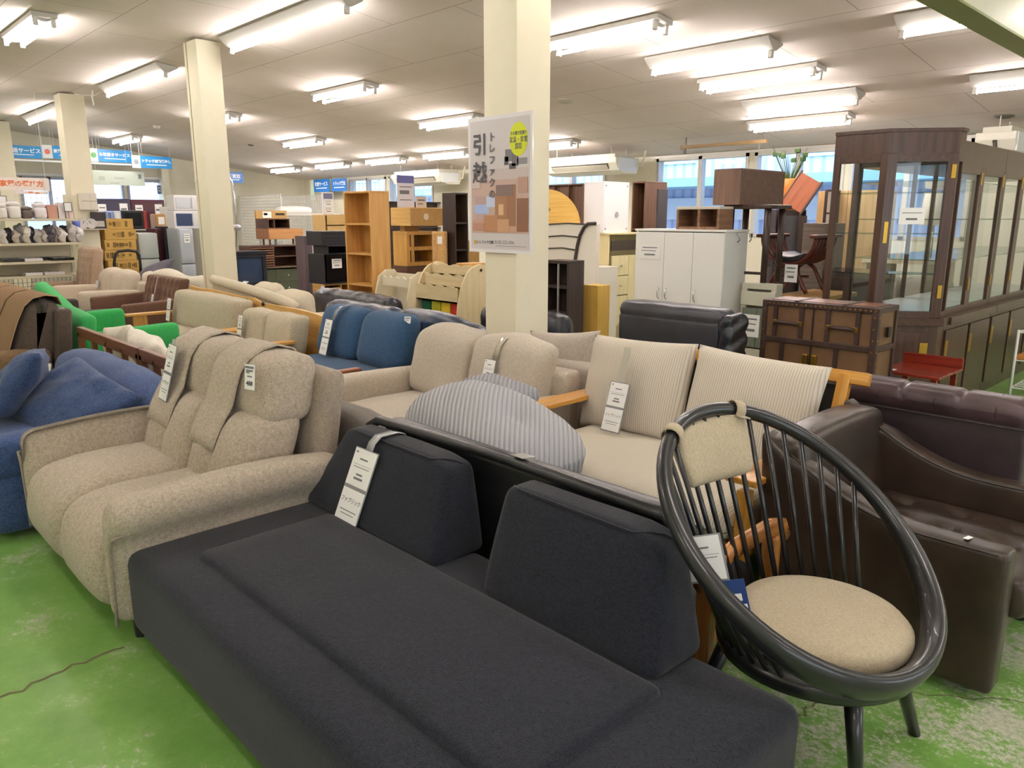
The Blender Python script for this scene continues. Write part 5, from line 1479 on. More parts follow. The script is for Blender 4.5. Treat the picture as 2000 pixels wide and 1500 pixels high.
g = G(1321, 1405, 1432, 403, 448, YP+.04, z0=zP)
o = furn('cube_shelf', 'walnut two-cube shelf lying on the white cupboard', 'shelf', g, 'y', wood('#6b4c38', '#8f6b50', 'y', .45), top=plain('#c9bfae', .5), divs=[.52], t=.024)
# stool with brown box
def stool(label, xl, xr, yt, yb, Y, depth, m):
    a = at_y(xl, yt, Y); b = at_y(xr, yt, Y); z0 = at_y((xl+xr)/2, yb, Y).z
    return a, b, z0
g = G(1445, 1512, 1524, 556, 700, 6.2, z0=0)
GN = plain('#6f7668', .35); 
o = furn('sideboard', 'cream sideboard with grey-green glass doors beside the white cupboard', 'sideboard', g, 'y', plain('#c4c1ae', .45), t=.05, fronts=[(.0, 1, .80, .93, 'd', plain('#cbc8b6', .45)), (.06, .5, .42, .78, 'p', GN), (.5, .94, .42, .78, 'p', GN), (.0, 1, .32, .41, 'd', plain('#cbc8b6', .45)), (.0, 1, .02, .31, 'd', plain('#c4c1ae', .45))])
paper(o, .12, -.017, g[5]*.72, .16, .2, FY)
zS = g[5]
# tall dark stool standing on the sideboard
xa = at_y(1413, 470, 6.27).x; xb = at_y(1500, 470, 6.27).x; zt = at_y(1460, 400, 6.27).z
STW = wood('#2e201c', '#4a342c', 'z', .4)
t = T('bar_stool', 'tall dark wood stool standing on the sideboard, carrying the brown box', 'stool', (xa, 6.27, zS))
w_ = xb-xa; h_ = zt-zS
ob('seat', BX(-.02, w_+.02, -.0, .36, h_-.035, h_), STW, t, bev=.008)
for x in (0.02, w_-.06):
    for y in (.02, .28): ob('leg', cyl(NB(), (x+.02, y+.02, 0), (x+.02, y+.02, h_-.035), .028, .03, 10), STW, t, smooth=True)
for zz in (.1,): ob('stretcher', BX(.03, w_-.03, .03, .05, h_*zz, h_*zz+.025), STW, t)
ob('stretcher', BX(w_-.05, w_-.03, .04, .3, h_*.2, h_*.2+.025), STW, t)
g = G(1396, 1446, 1532, 328, 398, 6.2, z0=zt)
furn('brown_chest', 'large brown wooden box on top of the tall stool', 'chest', g, '-x', wood('#5a4236', '#7a5d4c', 'z', .5), back=wood('#553b2e', '#6d4e3e', 'y', .5), fronts=[(0, 1, 0, 1, 'p')])
# dark desk behind
g = G(1500, 1510, 1568, 409, 600, 8.0, z0=0)
o = furn('dark_desk', 'dark purple-brown sideboard behind the brown box stool', 'sideboard', g, 'x', plain('#3a3136', .4), fronts=[(.1, .7, .62, .96, 'p', plain('#2c3240', .15)), (.7, 1, .62, .96, 'p')])
zD = g[5]
# plant in orange pot on it
p = at_y(1538, 405, 8.35)
t = T('potted_plant', 'spiky plant in an orange pot behind the brown box', 'plant', (p.x-.05, 8.45, zD))
ob('pot', lathe(NB(), [(.09, 0), (.15, .33), (.14, .34), (.12, .3), (.01, .3)], 16), plain('#e0782a', .5), t, smooth=True)
bm = NB()
for i in range(26):
    a_ = i*2.4; l = .22+.16*random.random()
    p1 = Vector((math.cos(a_)*l*.6, math.sin(a_)*l*.6, .32+l)); p0 = Vector((math.cos(a_)*.03, math.sin(a_)*.03, .3))
    cyl(bm, p0, p1, .006, .002, 5)
    if i % 3 == 0: soft(bm, p1.x-.03, p1.x+.03, p1.y-.01, p1.y+.01, p1.z-.02, p1.z+.03, .01, n=(2, 2, 2))
ob('leaves', bm, plain('#3f5a2a', .6), t)
o = ob('tilted_tray', BX(-.12, .12, -.015, .015, -.0, .36), wood('#84401f', '#a3562d', 'z', .35), None, (at_y(1545, 412, 8.1).x, 8.1, zD+.02), (math.radians(-6), math.radians(30), math.radians(8)))
tag(o, 'orange-brown wooden tray leaning beside the orange pot', 'tray')
ob('edge_strip', BX(-.135, -.12, -.02, .02, -.02, .38), STW, o); ob('edge_strip', BX(.12, .135, -.02, .02, -.02, .38), STW, o)
# far shelves right of it
g = G(1560, 1572, 1600, 470, 640, 7.4, z0=0)
furn('grey_brown_chest', 'grey-brown chest behind the curved chair', 'chest', [g[0], g[1]+.15, g[2], g[2]+.45, 0, at_y(1600, 436, 7.4).z], 'x', wood('#5e5048', '#7a6a5f', 'y', .5), fronts=[(0, .5, .55, 1, 'd'), (.5, 1, .55, 1, 'd'), (0, 1, .1, .55, 'd')])
g = G(1609, 1614, 1640, 370, 432, 8.6, z0=0)
furn('dark_cubby', 'dark open cubby shelf left of the glass cabinet top', 'shelf', g, 'x', DK, shelves=[.86, .7, .5], back=plain('#e8e6e6', .5))
# low wooden bench and curved savonarola style chair on it
YW = 6.5
a = at_y(1515, 578, YW); b = at_y(1606, 572, YW)
zb = at_y(1560, 578, YW).z
t = T('wooden_bench', 'low pale wooden table carrying the curved chair', 'table', (a.x, YW, 0))
w_ = b.x-a.x; m_ = wood('#a5783f', '#c49a5c', 'y', .45)
ob('tabletop', BX(0, w_, 0, .75, zb-.035, zb), m_, t, bev=.004)
for x in (.02, w_*.5, w_-.06): ob('leg_panel', BX(x, x+.03, .04, .7, 0, zb-.035), wood('#4f3a28', '#6b5138', 'z', .5), t)
MAH = wood('#3b1712', '#6a2c20', 'x', .3)
xa = at_y(1478, 520, YW+.12).x; xb = at_y(1590, 520, YW+.12).x; W = xb-xa; zc = at_y(1540, 458, YW+.12).z; 
t = T('curved_chair', 'mahogany x-frame chair with curved slats, on the pale low table', 'chair', (xa, YW+.12, zb))
hh = zc-zb
n = 7
for i in range(n):
    y = .04+.40*i/(n-1)
    for s in (0, 1):
        pts = []
        for k in range(11):
            q = k/10; xx = W*.5 + (W*.46)*(-1 if s == 0 else 1)*math.sin(q*PI/2)**.9; zz = hh*(.50+.46*(1-math.cos(q*PI/2)))
            pts.append((xx, y, zz))
        ob('slat', tube(NB(), pts, .018, 6, flat=1.), MAH, t, smooth=True)
for s in (0, 1):
    x = .02 if s == 0 else W-.02
    ob('armrest', BX(x-.04, x+.04, -.02, .50, hh-.03, hh), MAH, t, bev=.01)
ob('seat_cushion', soft(NB(), W*.24, W*.78, .03, .46, hh*.50, hh*.62, .03, (0, 0, .02), (8, 5, 3), fn=lambda p, u: (p[0], p[1], p[2]+.05*u[0]**2)), leather('#1a1a1c', '#2c2c30', .3), t, smooth=True)
for y in (.05, .42):
    for s in (0, 1):
        pts = [(W*.5, y, hh*.52), (W*(.5+(.16 if s else -.16)), y, hh*.40), (W*(.5+(.26 if s else -.26)), y, hh*.2), (W*(.5+(.30 if s else -.30)), y, .06), (W*(.5+(.36 if s else -.36)), y, .012)]
        ob('leg', tube(NB(), pts, .02, 8), MAH, t, smooth=True)
ob('stretcher', BX(W*.28, W*.72, .2, .24, hh*.26, hh*.3), MAH, t)
paper(t, W*.62, -.0, hh*.50, .12, .16, FY)

# lamp, boards and pale pieces seen through the glass cabinet
p = at_y(1824, 440, 9.05)
zl = p.z-.34
t = T('table_lamp', 'table lamp with white shade seen through the glass cabinet', 'lamp', (min(p.x, -2.86), 9.05, zl+.001))
ob('lamp_shade', lathe(NB(), [(.15, .34), (.12, .68), (.118, .68), (.145, .345)], 24), plain('#efe9dc', .8), t, smooth=True)
ob('stem', cyl(NB(), (0, 0, .02), (0, 0, .42), .012), CHR, t, smooth=True)
ob('base', lathe(NB(), [(.08, 0), (.08, .02), (.02, .03), (.01, .03)], 20), CHR, t, smooth=True)
t = T('pale_desk', 'pale desk seen through the glass cabinet under the table lamp', 'desk', (-3.36, 8.45, 0))
ob('desktop', BX(0, .66, 0, .9, zl-.05, zl), plain('#d8c6a6', .5), t)
for x in (.0, .61): ob('leg_panel', BX(x, x+.05, .02, .88, 0, zl-.05), plain('#b39a76', .5), t)
furn('tan_wardrobe', 'tan wardrobe seen through the left pane of the glass cabinet', 'wardrobe', [-4.15, -3.45, 9.0, 9.5, 0, 1.85], 'y', wood('#b08b5a', '#c9a673', 'z', .5), fronts=[(0, .5, 0, 1, 'p'), (.5, 1, 0, 1, 'p')])
furn('dark_cabinet', 'dark brown cabinet seen through the corner door of the glass cabinet', 'cabinet', [-3.3, -2.8, 7.45, 7.8, 0, 1.05], 'y', DKY, fronts=[(0, 1, 0, .5, 'p'), (0, 1, .5, 1, 'p')])
t = std_sofa('pale_sofa', 'pale beige sofa seen low through the glass cabinet door', (-4.4, 9.85, 0), 0, 1.5, .9, PGB, PGB)

# ---- trunk cabinet
TRK = leather('#64482f', '#7d5d40', .5); TRD = leather('#35241f', '#4a352e', .45); BRASS = plain('#b8923f', .3, .9)
g = G(1484, 1708, 1744, 603, 800, 5.15, z0=0)
x0, x1, y0, y1, _, zt = g; W = x1-x0; D = y1-y0
t = T('trunk_cabinet', 'brown leather trunk-style cabinet with studded straps and brass fittings', 'cabinet', (x0, y0, 0))
zm = at_y(1600, 672, 5.15).z
ob('lower_body', BX(.01, W-.01, .01, D, .02, zm-.01), TRK, t, bev=.006)
ob('upper_body', BX(.01, W-.01, .01, D, zm+.01, zt-.004), TRK, t, bev=.006)
ob('middle_band', BX(-.004, W+.004, -.006, D, zm-.02, zm+.02), TRD, t, bev=.005)
ob('rim_band', BX(-.004, W+.004, -.006, D, zt-.035, zt+.004), TRD, t, bev=.004)
ob('lid_panel', BX(.04, W-.04, .04, D-.04, zt+.004, zt+.008), leather('#6b4232', '#8a5c46', .3), t)
for u in (.28, .70): ob('lid_strap', BX(W*u, W*u+.03, 0, D, zt+.006, zt+.012), TRD, t)
ob('corner_post', BX(W-.04, W+.005, -.008, .03, .02, zt), TRD, t, bev=.003)
ob('corner_post', BX(-.005, .03, -.008, .03, .02, zt), TRD, t, bev=.003)
ob('corner_post', BX(W-.03, W+.005, D-.03, D+.002, .02, zt), TRD, t, bev=.003)
zmid = (zm+zt-.03)/2
for u in (.10, .34, .57, .82): ob('front_strap', BX(W*u, W*u+.03, -.004, .01, zm+.02, zt-.03), TRD, t)
for u in (.18, .66): ob('front_strap', BX(W*u, W*u+.03, -.004, .01, .02, zm-.02), TRD, t)
for u in (.46,): ob('front_strap', BX(W*u-.004, W*u+.004, -.001, .01, .02, zt-.03), plain('#2a1c18', .6), t)
for u in (.235, .715):
    h_ = ob('leather_handle', tube(NB(), [(W*u-.09, -.012, zmid+.0), (W*u-.05, -.03, zmid+.005), (W*u+.05, -.03, zmid+.005), (W*u+.09, -.012, zmid)], .014, 8), TRD, t, smooth=True)
    for s in (-1, 1): ob('handle_plate', BX(W*u+s*.09-.018, W*u+s*.09+.018, -.014, .01, zmid-.018, zmid+.018), BRASS, h_, bev=.003)
for u in (.42, .50): ob('latch', BX(W*u-.02, W*u+.02, -.014, .01, zm-.19, zm-.08), BRASS, t, bev=.006)
st = NB()
for k in range(24):
    u = W*(.02+.96*k/23)
    for zz in (zt-.016,): lathe(st, [(.006, 0), (.004, .004), (.001, .005)], 6, (u, -zz, .0))
bm = NB()
for k in range(24):
    for zz in (zt-.016,):
        u = W*(.02+.96*k/23); box(bm, u-.005, u+.005, -.010, -.006, zz-.005, zz+.005)
for k in range(12):
    zz = .06+(zt-.12)*k/11
    for u in (W-.02, .012): box(bm, u-.005, u+.005, -.012, -.008, zz-.005, zz+.005)
    box(bm, W+.005, W+.008, .0, .01, zz-.005, zz+.005)
st.free()
ob('brass_studs', bm, BRASS, t)['kind'] = 'stuff'
ob('side_clasp', BX(W, W+.02, D*.45, D*.6, zmid-.05, zmid+.02), plain('#2a2420', .4, .4), t, bev=.005)
# ---- little mahogany table
zq = .50
t = T('mahogany_side_table', 'small red mahogany side table with raised back edge', 'table', (-2.0, 5.5, 0))
MH = wood('#6b1f14', '#8f3422', 'x', .25)
ob('tabletop', BX(0, .40, 0, .5, zq-.02, zq), MH, t, bev=.004)
ob('back_edge', BX(0, .40, .47, .5, zq, zq+.07), MH, t, bev=.004)
for x in (.02, .34):
    for y in (.02, .44): ob('leg', BX(x, x+.035, y, y+.035, 0, zq-.02), MH, t)
ob('price_card', BX(.03, .09, .06, .1, zq, zq+.002), WHITE_CARD, t)

# ---- glass display cabinet with canted corner
HT = 2.18
A = at_z(1740, 252, HT); B = at_z(1880, 250, HT); L_ = at_z(1643, 262, HT)
xr = B.x; y0 = A.y; yb_ = B.y; xl = L_.x; Yend = 10.1
CAB = wood('#3b261e', '#553a2f', 'z', .28); CABX = wood('#3b261e', '#553a2f', 'y', .28)
GL = glass('#fafdfd')
t = T('glass_cabinet', 'tall dark wood display cabinet with canted glass corner, right side', 'cabinet', (0, 0, 0))
zb1, zb2 = .74, .80      # base top, glass bottom
foot_ = [(xl, y0), (A.x, y0), (xr, yb_), (xr, yb_+.12), (xl, yb_+.12)]
def outl(pts, e):  # grow the outline a little
    c = (sum(p[0] for p in pts)/len(pts), sum(p[1] for p in pts)/len(pts))
    return [(p[0]+(e if p[0] > c[0] else -e*.0), p[1]-(e if p[1] < c[1] else 0)) for p in pts]
def flat(pts, a, b): bm = NB(); prism(bm, pts, a, b, 'z'); return bm
lowp = ob('lower_case', flat(foot_, .06, zb1), CAB, t)
ob('plinth', flat([(x+(.03 if x < -2.3 else -.03), y+.03) for x, y in foot_], 0, .06), CAB, t)
ob('counter_ledge', flat(outl(foot_, .035), zb1, zb2), CABX, t, bev=.004)
ob('cornice', flat(foot_, HT-.17, HT), CAB, t)
ob('top_slab', flat(outl(foot_, .012), HT-.02, HT+.004), CABX, t)
def glazed(parent, p, q, z0, z1, stile=.07, door=True, hinge=None, shelves=()):
    """glazed frame between plan points p and q, outward face to the right of p->q"""
    p = Vector((p[0], p[1], 0)); q = Vector((q[0], q[1], 0)); L = (q-p).length; an = math.atan2(q.y-p.y, q.x-p.x)
    d = ob('glazed_door' if door else 'glazed_side', BX(0, stile, 0, .03, z0, z1), CAB, parent, p, (0, 0, an), bev=.003)
    ob('stile', BX(L-stile, L, 0, .03, z0, z1), CAB, d, bev=.003)
    ob('rail', BX(stile, L-stile, 0, .03, z0, z0+.05), CABX, d); ob('rail', BX(stile, L-stile, 0, .03, z1-.06, z1), CABX, d)
    ob('pane', BX(stile, L-stile, .012, .016, z0+.05, z1-.06), GL, d)
    if hinge:
        for zz in hinge[1]: ob('brass_hinge', BX(L*hinge[0]-.016, L*hinge[0]+.016, -.006, .0, zz-.05, zz+.05), BRASS, d, bev=.002)
    return d
z0g, z1g = zb2, HT-.17
glazed(t, (xl, y0), (A.x, y0), z0g, z1g, .05, False)
d = glazed(t, (A.x, y0), (xr, yb_), z0g, z1g, .07, True, (.95, (1.88, 1.0)))
ob('lock_plate', BX(.02, .05, -.006, 0, 1.36, 1.52), BRASS, d, bev=.002)
Ld = math.hypot(xr-A.x, yb_-y0)
c = ob('price_card', BX(.12, .30, -.002, .0, 1.50, 1.62), WHITE_CARD, d)
ob('printed_lines', BX(.14, .28, -.003, -.002, 1.58, 1.585), GREY_INK, c); ob('printed_lines', BX(.17, .25, -.003, -.002, 1.53, 1.545), GREY_INK, c)
glazed(t, (xr, yb_), (xr, yb_+.12), z0g, z1g, .02, False)
for k in range(3):
    zz = z0g + (z1g-z0g)*(k+1)/4+.02
    ob('glass_shelf', flat([(xl+.03, y0+.04), (A.x-.01, y0+.04), (xr-.05, yb_+.02), (xr-.05, yb_+.10), (xl+.03, yb_+.10)], zz, zz+.008), glass('#cfe3dc'), t)
ob('back_stile', BX(xl, xl+.04, yb_+.08, yb_+.12, zb2, HT-.17), CAB, t)
ob('inner_floor', flat([(xl+.03, y0+.04), (A.x-.01, y0+.04), (xr-.05, yb_+.02), (xr-.05, yb_+.12), (xl+.03, yb_+.12)], zb2, zb2+.01), plain('#e7e4de', .3), t)
# base fronts: left face, canted door and plate
def panel(parent, p, q, z0, z1, plate=None):
    p = Vector((p[0], p[1], 0)); q = Vector((q[0], q[1], 0)); L = (q-p).length; an = math.atan2(q.y-p.y, q.x-p.x)
    d = ob('lower_door', BX(.03, L-.03, -.014, 0, z0, z1), CAB, parent, p, (0, 0, an), bev=.004)
    if plate: ob('brass_plate', BX(L*plate-.03, L*plate+.03, -.02, -.014, z1-.24, z1-.08), BRASS, d, bev=.003)
    return d
panel(t, (xl, y0), (A.x, y0), .1, zb1-.05)
panel(t, (A.x, y0), (xr, yb_), .1, zb1-.05, .8)
# straight units along the wall side, a little lower than the corner one
H2_ = 2.11; z1h = H2_-.17
ys = [yb_+.12+i*(Yend-yb_-.12)/3 for i in range(4)]
for i in range(3):
    u0, u1 = ys[i]+.004, ys[i+1]-.004
    c_ = T('glass_cabinet', ['tall glazed dark cabinet next to the canted corner one', 'tall glazed dark cabinet, second from the canted corner', 'tall glazed dark cabinet, farthest from the canted corner'][i], 'cabinet', (0, 0, 0), 0, 'row of tall glazed cabinets')
    xx = xr-.0
    ob('lower_case', BX(xl, xx, u0, u1, .0, zb1), CAB, c_)
    ob('counter_ledge', BX(xl, xx+.05, u0, u1, zb1, zb2), CABX, c_, bev=.004)
    ob('cornice', BX(xl, xx-.03, u0, u1, H2_-.17, H2_), CAB, c_)
    m1 = (u0+u1)/2
    for a_, b_ in ((u0, m1), (m1, u1)):
        glazed(c_, (xx-.03, a_), (xx-.03, b_), z0g, z1h, .06, True, (.96, (1.85, 1.02)))
        panel(c_, (xx, a_), (xx, b_), .1, zb1-.05, .1)
    for zz in (1.22, 1.53, 1.82): ob('glass_shelf', BX(xl+.02, xx-.06, u0+.01, u1-.01, zz, zz+.008), glass('#cfe3dc'), c_)
    ob('back_pane', BX(xl+.005, xl+.01, u0+.02, u1-.02, zb2, H2_-.17), GL, c_)
    ob('side_stile', BX(xl, xl+.03, m1-.02, m1+.02, zb2, H2_-.17), CAB, c_)
    ob('inner_floor', BX(xl+.02, xx-.05, u0+.01, u1-.01, zb2, zb2+.008), plain('#d5d2cc', .3), c_)
    ob('side_stile', BX(xl+.015, xl+.05, u0, u0+.02, zb2, H2_-.17), CAB, c_)
# white wire rack at the right edge
t = T('white_rack', 'white metal rack cut by the right edge of the photo', 'rack', at_z(1972, 770, .06)+Vector((0, 0, -.06)))
for x in (0, .3):
    for y in (0, .5): ob('post', cyl(NB(), (x, y, 0), (x, y, .62), .011), WH2, t, smooth=True)
for zz in (.12, .36, .60):
    bm = NB()
    for y in (0, .1, .2, .3, .4, .5): cyl(bm, (0, y, zz), (.3, y, zz), .006, n=6)
    for x in (0, .3): cyl(bm, (x, 0, zz), (x, .5, zz), .006, n=6)
    ob('wire_shelf', bm, WH2, t)
o = ob('orange_tray', BX(.0, .3, 0, .5, 0, .03), plain('#c9853a', .5), None, (t.location.x, t.location.y, .37), bev=.004); tag(o, 'orange wooden tray on the white rack at the right edge', 'tray')

# ================================================================ APPLIANCE CORNER AT THE LEFT
XG = -13.2
zs = [at_x(158, y, XG).z for y in (535, 508, 473, 427)]
yg1 = at_x(158, 480, XG).y; yg0 = .7
SHM = plain('#d3cbb2', .5)
t = T('gondola_shelf', 'long cream steel shop shelving along the left, full of small appliances', 'shelving', (XG, yg0, 0), PI/2)
Wg = yg1-yg0
for i, z in enumerate(zs):
    d = (.52, .50, .46, .40)[i]
    s = ob('shelf', BX(0, Wg, 0, d, z-.035, z), SHM, t, bev=.004)
for x in (0, Wg*.5, Wg-.04): ob('upright', BX(x, x+.04, .46, .52, 0, at_x(100, 378, XG).z), SHM, t)
for x in (.1, Wg-.14): ob('base_foot', BX(x, x+.04, .04, .5, 0, .06), SHM, t)
ob('back_sheet', BX(0, Wg, .49, .50, zs[0], zs[2]-.04), SHM, t)
bm = NB(); zA, zB = .08, zs[0]-.04
for i in range(int(Wg/.06)): box(bm, i*.06, i*.06+.006, .48, .486, zA, zB)
for j in range(int((zB-zA)/.06)): box(bm, 0, Wg, .48, .486, zA+j*.06, zA+j*.06+.006)
ob('lower_mesh', bm, plain('#5d5f52', .5), t)['kind'] = 'stuff'
bm = NB(); zA, zB = zs[3]+.1, at_x(100, 378, XG).z
for i in range(int(Wg/.07)): box(bm, i*.07, i*.07+.006, .47, .476, zA, zB)
for j in range(int((zB-zA)/.07)+1): box(bm, 0, Wg, .47, .476, zA+j*.07, zA+j*.07+.006)
ob('upper_mesh', bm, plain('#e4e2da', .5), t)['kind'] = 'stuff'
def on_shelf(pxl, pxr, k, depth, back=.12):
    z = zs[k]; a = at_x(pxl, 430, XG-back).y; b = at_x(pxr, 430, XG-back).y
    return a, b, z
CR = plain('#e9e5e2', .35)
def cooker(pxl, pxr, top, label, mat, cat='rice cooker', k=3):
    a, b, z = on_shelf(pxl, pxr, k, .25); h = at_x((pxl+pxr)/2, top, XG-.12).z-z; w = b-a
    t = T('small_appliance', label, cat, (XG-.14, (a+b)/2, z+.001), 0, 'small appliances on the top shelf')
    ob('body', soft(NB(), -.13, .10, -w/2, w/2, 0, h*.72, .04, (.01, 0, .0), (5, 6, 4)), mat, t, smooth=True)
    ob('lid', soft(NB(), -.12, .09, -w*.46, w*.46, h*.72, h*.95, .04, (0, 0, .01), (5, 6, 3)), mat, t, smooth=True)
    ob('handle', tube(NB(), [(0, -w*.35, h*.9), (0, -w*.2, h*1.02), (0, w*.2, h*1.02), (0, w*.35, h*.9)], .01, 6), plain('#c9c4c0', .4), t, smooth=True)
cooker(-2, 15, 397, 'white box-shaped cooker at the left edge of the top shelf', CR)
cooker(17, 42, 393, 'white round rice cooker with a carrying handle on the top shelf', CR)
cooker(44, 65, 404, 'dark patterned appliance in plastic on the top shelf', fabric('#4b4142', '#8d7f78', 30, contrast=.25), 'appliance')
cooker(67, 92, 396, 'white plastic-wrapped appliance on the top shelf', plain('#e9e2e4', .25), 'appliance')
def boxed(name, label, cat, pxl, pxr, top, k, mat, depth=.2, group=None, bot=None):
    a, b, z = on_shelf(pxl, pxr, k, depth); h = at_x((pxl+pxr)/2, top, XG-.1).z-z
    o = ob(name, BX(-depth, 0, 0, b-a, 0, max(h, .01)), mat, None, (XG-.08, a, z+.001), bev=.004)
    return tag(o, label, cat, group)
boxed('boxed_appliance', 'pinkish cardboard package on the top appliance shelf', 'box', 94, 113, 400, 3, plain('#c99a86', .6))
boxed('boxed_appliance', 'white slim package beside the pinkish one on the top shelf', 'box', 115, 127, 396, 3, plain('#e2dcdc', .5))
o = boxed('boxed_appliance', 'pale pink package at the right end of the top shelf', 'box', 129, 143, 409, 3, plain('#e2c6c2', .5))
for i, (px, top, lab) in enumerate([(6, 380, 'white price card clipped above the left cookers'), (20, 381, 'framed price card above the round rice cooker'), (132, 395, 'framed price card at the right end of the top shelf')]):
    a, b, z = on_shelf(px-5, px+5, 3, .1)
    zc_ = at_x(px, top, XG).z
    o = ob('price_card', BX(-.055, .055, -.14, 0, 0, .004), plain('#55565a', .5), None, (XG-.02 if i == 2 else XG-.45, (a+b)/2, zc_), (PI/2, 0, PI/2)); tag(o, lab, 'price card')
    ob('paper', BX(-.045, .045, -.13, -.01, .004, .005), WHITE_CARD, o)
    if i == 2: ob('stand', BX(-.004, .004, -(zc_-z), -.14, 0, .004), plain('#55565a', .5), o)
# bagged parts on the second shelf
cols = ['#e2ddd8', '#35343c', '#cfc4b6', '#8e8c92', '#ddd6cc', '#2f3140', '#c4bdb9', '#d8d2ce', '#57535a', '#c9b9a8', '#e6e1de', '#3b3540', '#b9b3b0', '#d9d4d2']
names = ['white', 'black', 'beige', 'grey', 'cream', 'navy', 'pale grey', 'off-white', 'dark grey', 'tan', 'bright white', 'dark purple', 'silver', 'milky']
rr = random.Random(4)
for i in range(14):
    px = 5+i*11.2
    a, b, z = on_shelf(px-8, px+8, 2, .2); w = b-a; h = .13+.11*rr.random()
    o = ob('bagged_part', soft(NB(), -.13, .12, -w*.52, w*.52, 0, h, .06, (0, 0, .02), (10, 10, 7), wr=.045, ws=16, m=Matrix.Rotation(rr.uniform(-.4, .4), 4, 'Z')), plain(cols[i], .25 if i % 3 else .5), None, (XG-.17-.06*(i % 2), (a+b)/2, z+.02), smooth=True)
    tag(o, '%s cable bundle in a plastic bag, %s on the second shelf' % (names[i], ['at the left end', 'near the left end', 'left of centre', 'around the middle', 'right of centre', 'near the right end', 'at the right end'][i//2]), 'bagged part', 'bagged parts on the second shelf')
for (l, r, k, mat, lab, cat, dp, yo) in [(-5, 34, 1, plain('#2d2a2c', .2), 'black glass cooktop lying at the left of the third shelf', 'cooktop', .34, 0), (36, 72, 1, plain('#e3dedd', .4), 'white flat cooktop on the third shelf', 'cooktop', .34, 0), (92, 134, 1, plain('#26241f', .2), 'black glass cooktop lying at the right of the third shelf', 'cooktop', .34, 0),
        (34, 68, 0, plain('#e6e3e4', .35), 'white bathroom scale on the bottom shelf, left one', 'scale', .3, 0), (72, 112, 0, plain('#e9e5e5', .35), 'white flat panel on the bottom shelf, right one', 'panel', .34, 0)]:
    a, b, z = on_shelf(l, r, k, dp)
    o = ob('cooktop' if cat == 'cooktop' else 'flat_appliance', BX(-dp, 0, 0, b-a, 0, .045), mat, None, (XG-.06, a, z+.001), bev=.006); tag(o, lab, cat)
    for q in (.3, .7): ob('dial', lathe(NB(), [(.02, 0), (.018, .006), (.002, .007)], 12), plain('#6b6866', .4), o, (-.06, (b-a)*q, .045))
a, b, z = on_shelf(-5, 135, 1, .1)
o = ob('slim_bar', BX(-.06, 0, 0, b-a, 0, .05), plain('#8f939c', .3, .3), None, (XG-.42, a, z+.001), bev=.01); tag(o, 'long slim silver sound bar at the back of the third shelf', 'sound bar')
ob('grille', BX(0, .003, (b-a)*.55, (b-a)*.95, .01, .04), plain('#1f1f24', .5), o)
# orange lettered banner above
def board(name, label, cat, X_, pl, pr, pt, pb, mat, group=None, th=.012):
    a = at_x(pl, pt, X_); b = at_x(pr, pt, X_); zt_ = a.z; zb_ = at_x((pl+pr)/2, pb, X_).z; w = b.y-a.y; h = zt_-zb_
    o = ob(name, BX(0, w, -h, 0, 0, th), mat, None, (X_, a.y, zt_), (PI/2, 0, PI/2))
    tag(o, label, cat, group)
    return o, w, h
def hang(o, w, X_, ya, zt_, off=0.):
    for u in (.06, .94):
        y = ya+w*u; zc_ = ceil_z(y)
        ob('hanging_wire', cyl(NB(), (w*u, 0, .005), (w*u, zc_-zt_-.003, .005), .003, n=5), plain('#dddddd', .5), o)
o, w, h = board('banner', 'white banner with orange lettering above the left shelving', 'banner', -13.8, -20, 94, 345, 372, plain('#efe2da', .5))
hang(o, w, -13.8, o.location.y, o.location.z)
ORI = plain('#e07a4a', .6)
lettering(o, '家電の選び方', h*.5, (w*.52, -h*.5, .0125), ORI, bold=.004)
o, w, h = board('printed_sheet', 'white printed sheets with small red lines under the orange banner', 'sheet', -13.78, 28, 92, 372.5, 379, plain('#e9dede', .5))
ob('red_lines', lines_bm([(w*.4, w*.55, -h*.4, .02), (w*.62, w*.75, -h*.7, .02)]), ORI, o, (0, 0, .0125))
for pl_ in (0.1, .9): ob('hanger', BX(w*pl_, w*pl_+.01, 0, .2, 0, .004), plain('#dddddd', .5), o)
# blue banners
BB = plain('#2c8fd2', .4); BB2 = plain('#1f72c4', .4); WI = plain('#f4f8fb', .5)
def blue(label, X_, pl, pr, pt, pb, txt, sub=True, mat=BB, part=None):
    o, w, h = board('blue_banner', label, 'banner', X_, pl, pr, pt, pb, mat, 'blue service banners')
    hang(o, w, X_, o.location.y, o.location.z)
    n = max(len(txt), 1)
    lettering(o, txt, min(h*.42, w*.95/n), (w/2, -h*.42, .0125), WI, bold=.003)
    if sub: ob('small_print', lines_bm([(w*.18, w*.82, -h*.72, h*.07)]), WI, o, (0, 0, .0125))
    return o
XB = -18.6
blue('blue banner reading paid delivery service, far left', XB, -16, 80, 281, 308, '有料配送サービス')
blue('blue banner mostly hidden behind the third column', XB, 101, 168, 284.5, 311, '家電設置サービス')
blue('blue banner reading reservation service, right of the third column', XB, 190, 254, 291, 317, 'お取置きサービス')
blue('blue banner reading free truck loan, nearest right', XB+.4, 273, 334, 304, 329, 'トラック無料貸出し')
for (l, r, tp, bt_, lab, X_, gc) in [(80.5, 100, 282.5, 309, 'white picture card between the first two blue banners', XB, '#d9776a'), (172, 189.5, 289, 316, 'white picture card with a green symbol beside the reservation banner', XB, '#5fb26a'), (256, 272.5, 303, 328, 'white picture card left of the truck loan banner', XB+.4, '#8a8f98')]:
    o, w, h = board('picture_card', lab, 'sign', X_, l, r, tp, bt_, plain('#dfe6e4', .5))
    hang(o, w, X_, o.location.y, o.location.z)
    ob('symbol', lathe(NB(), [(h*.2, 0), (h*.2, .002), (.002, .002)], 16), plain(gc, .6), o, (w/2, -h*.5, .012))
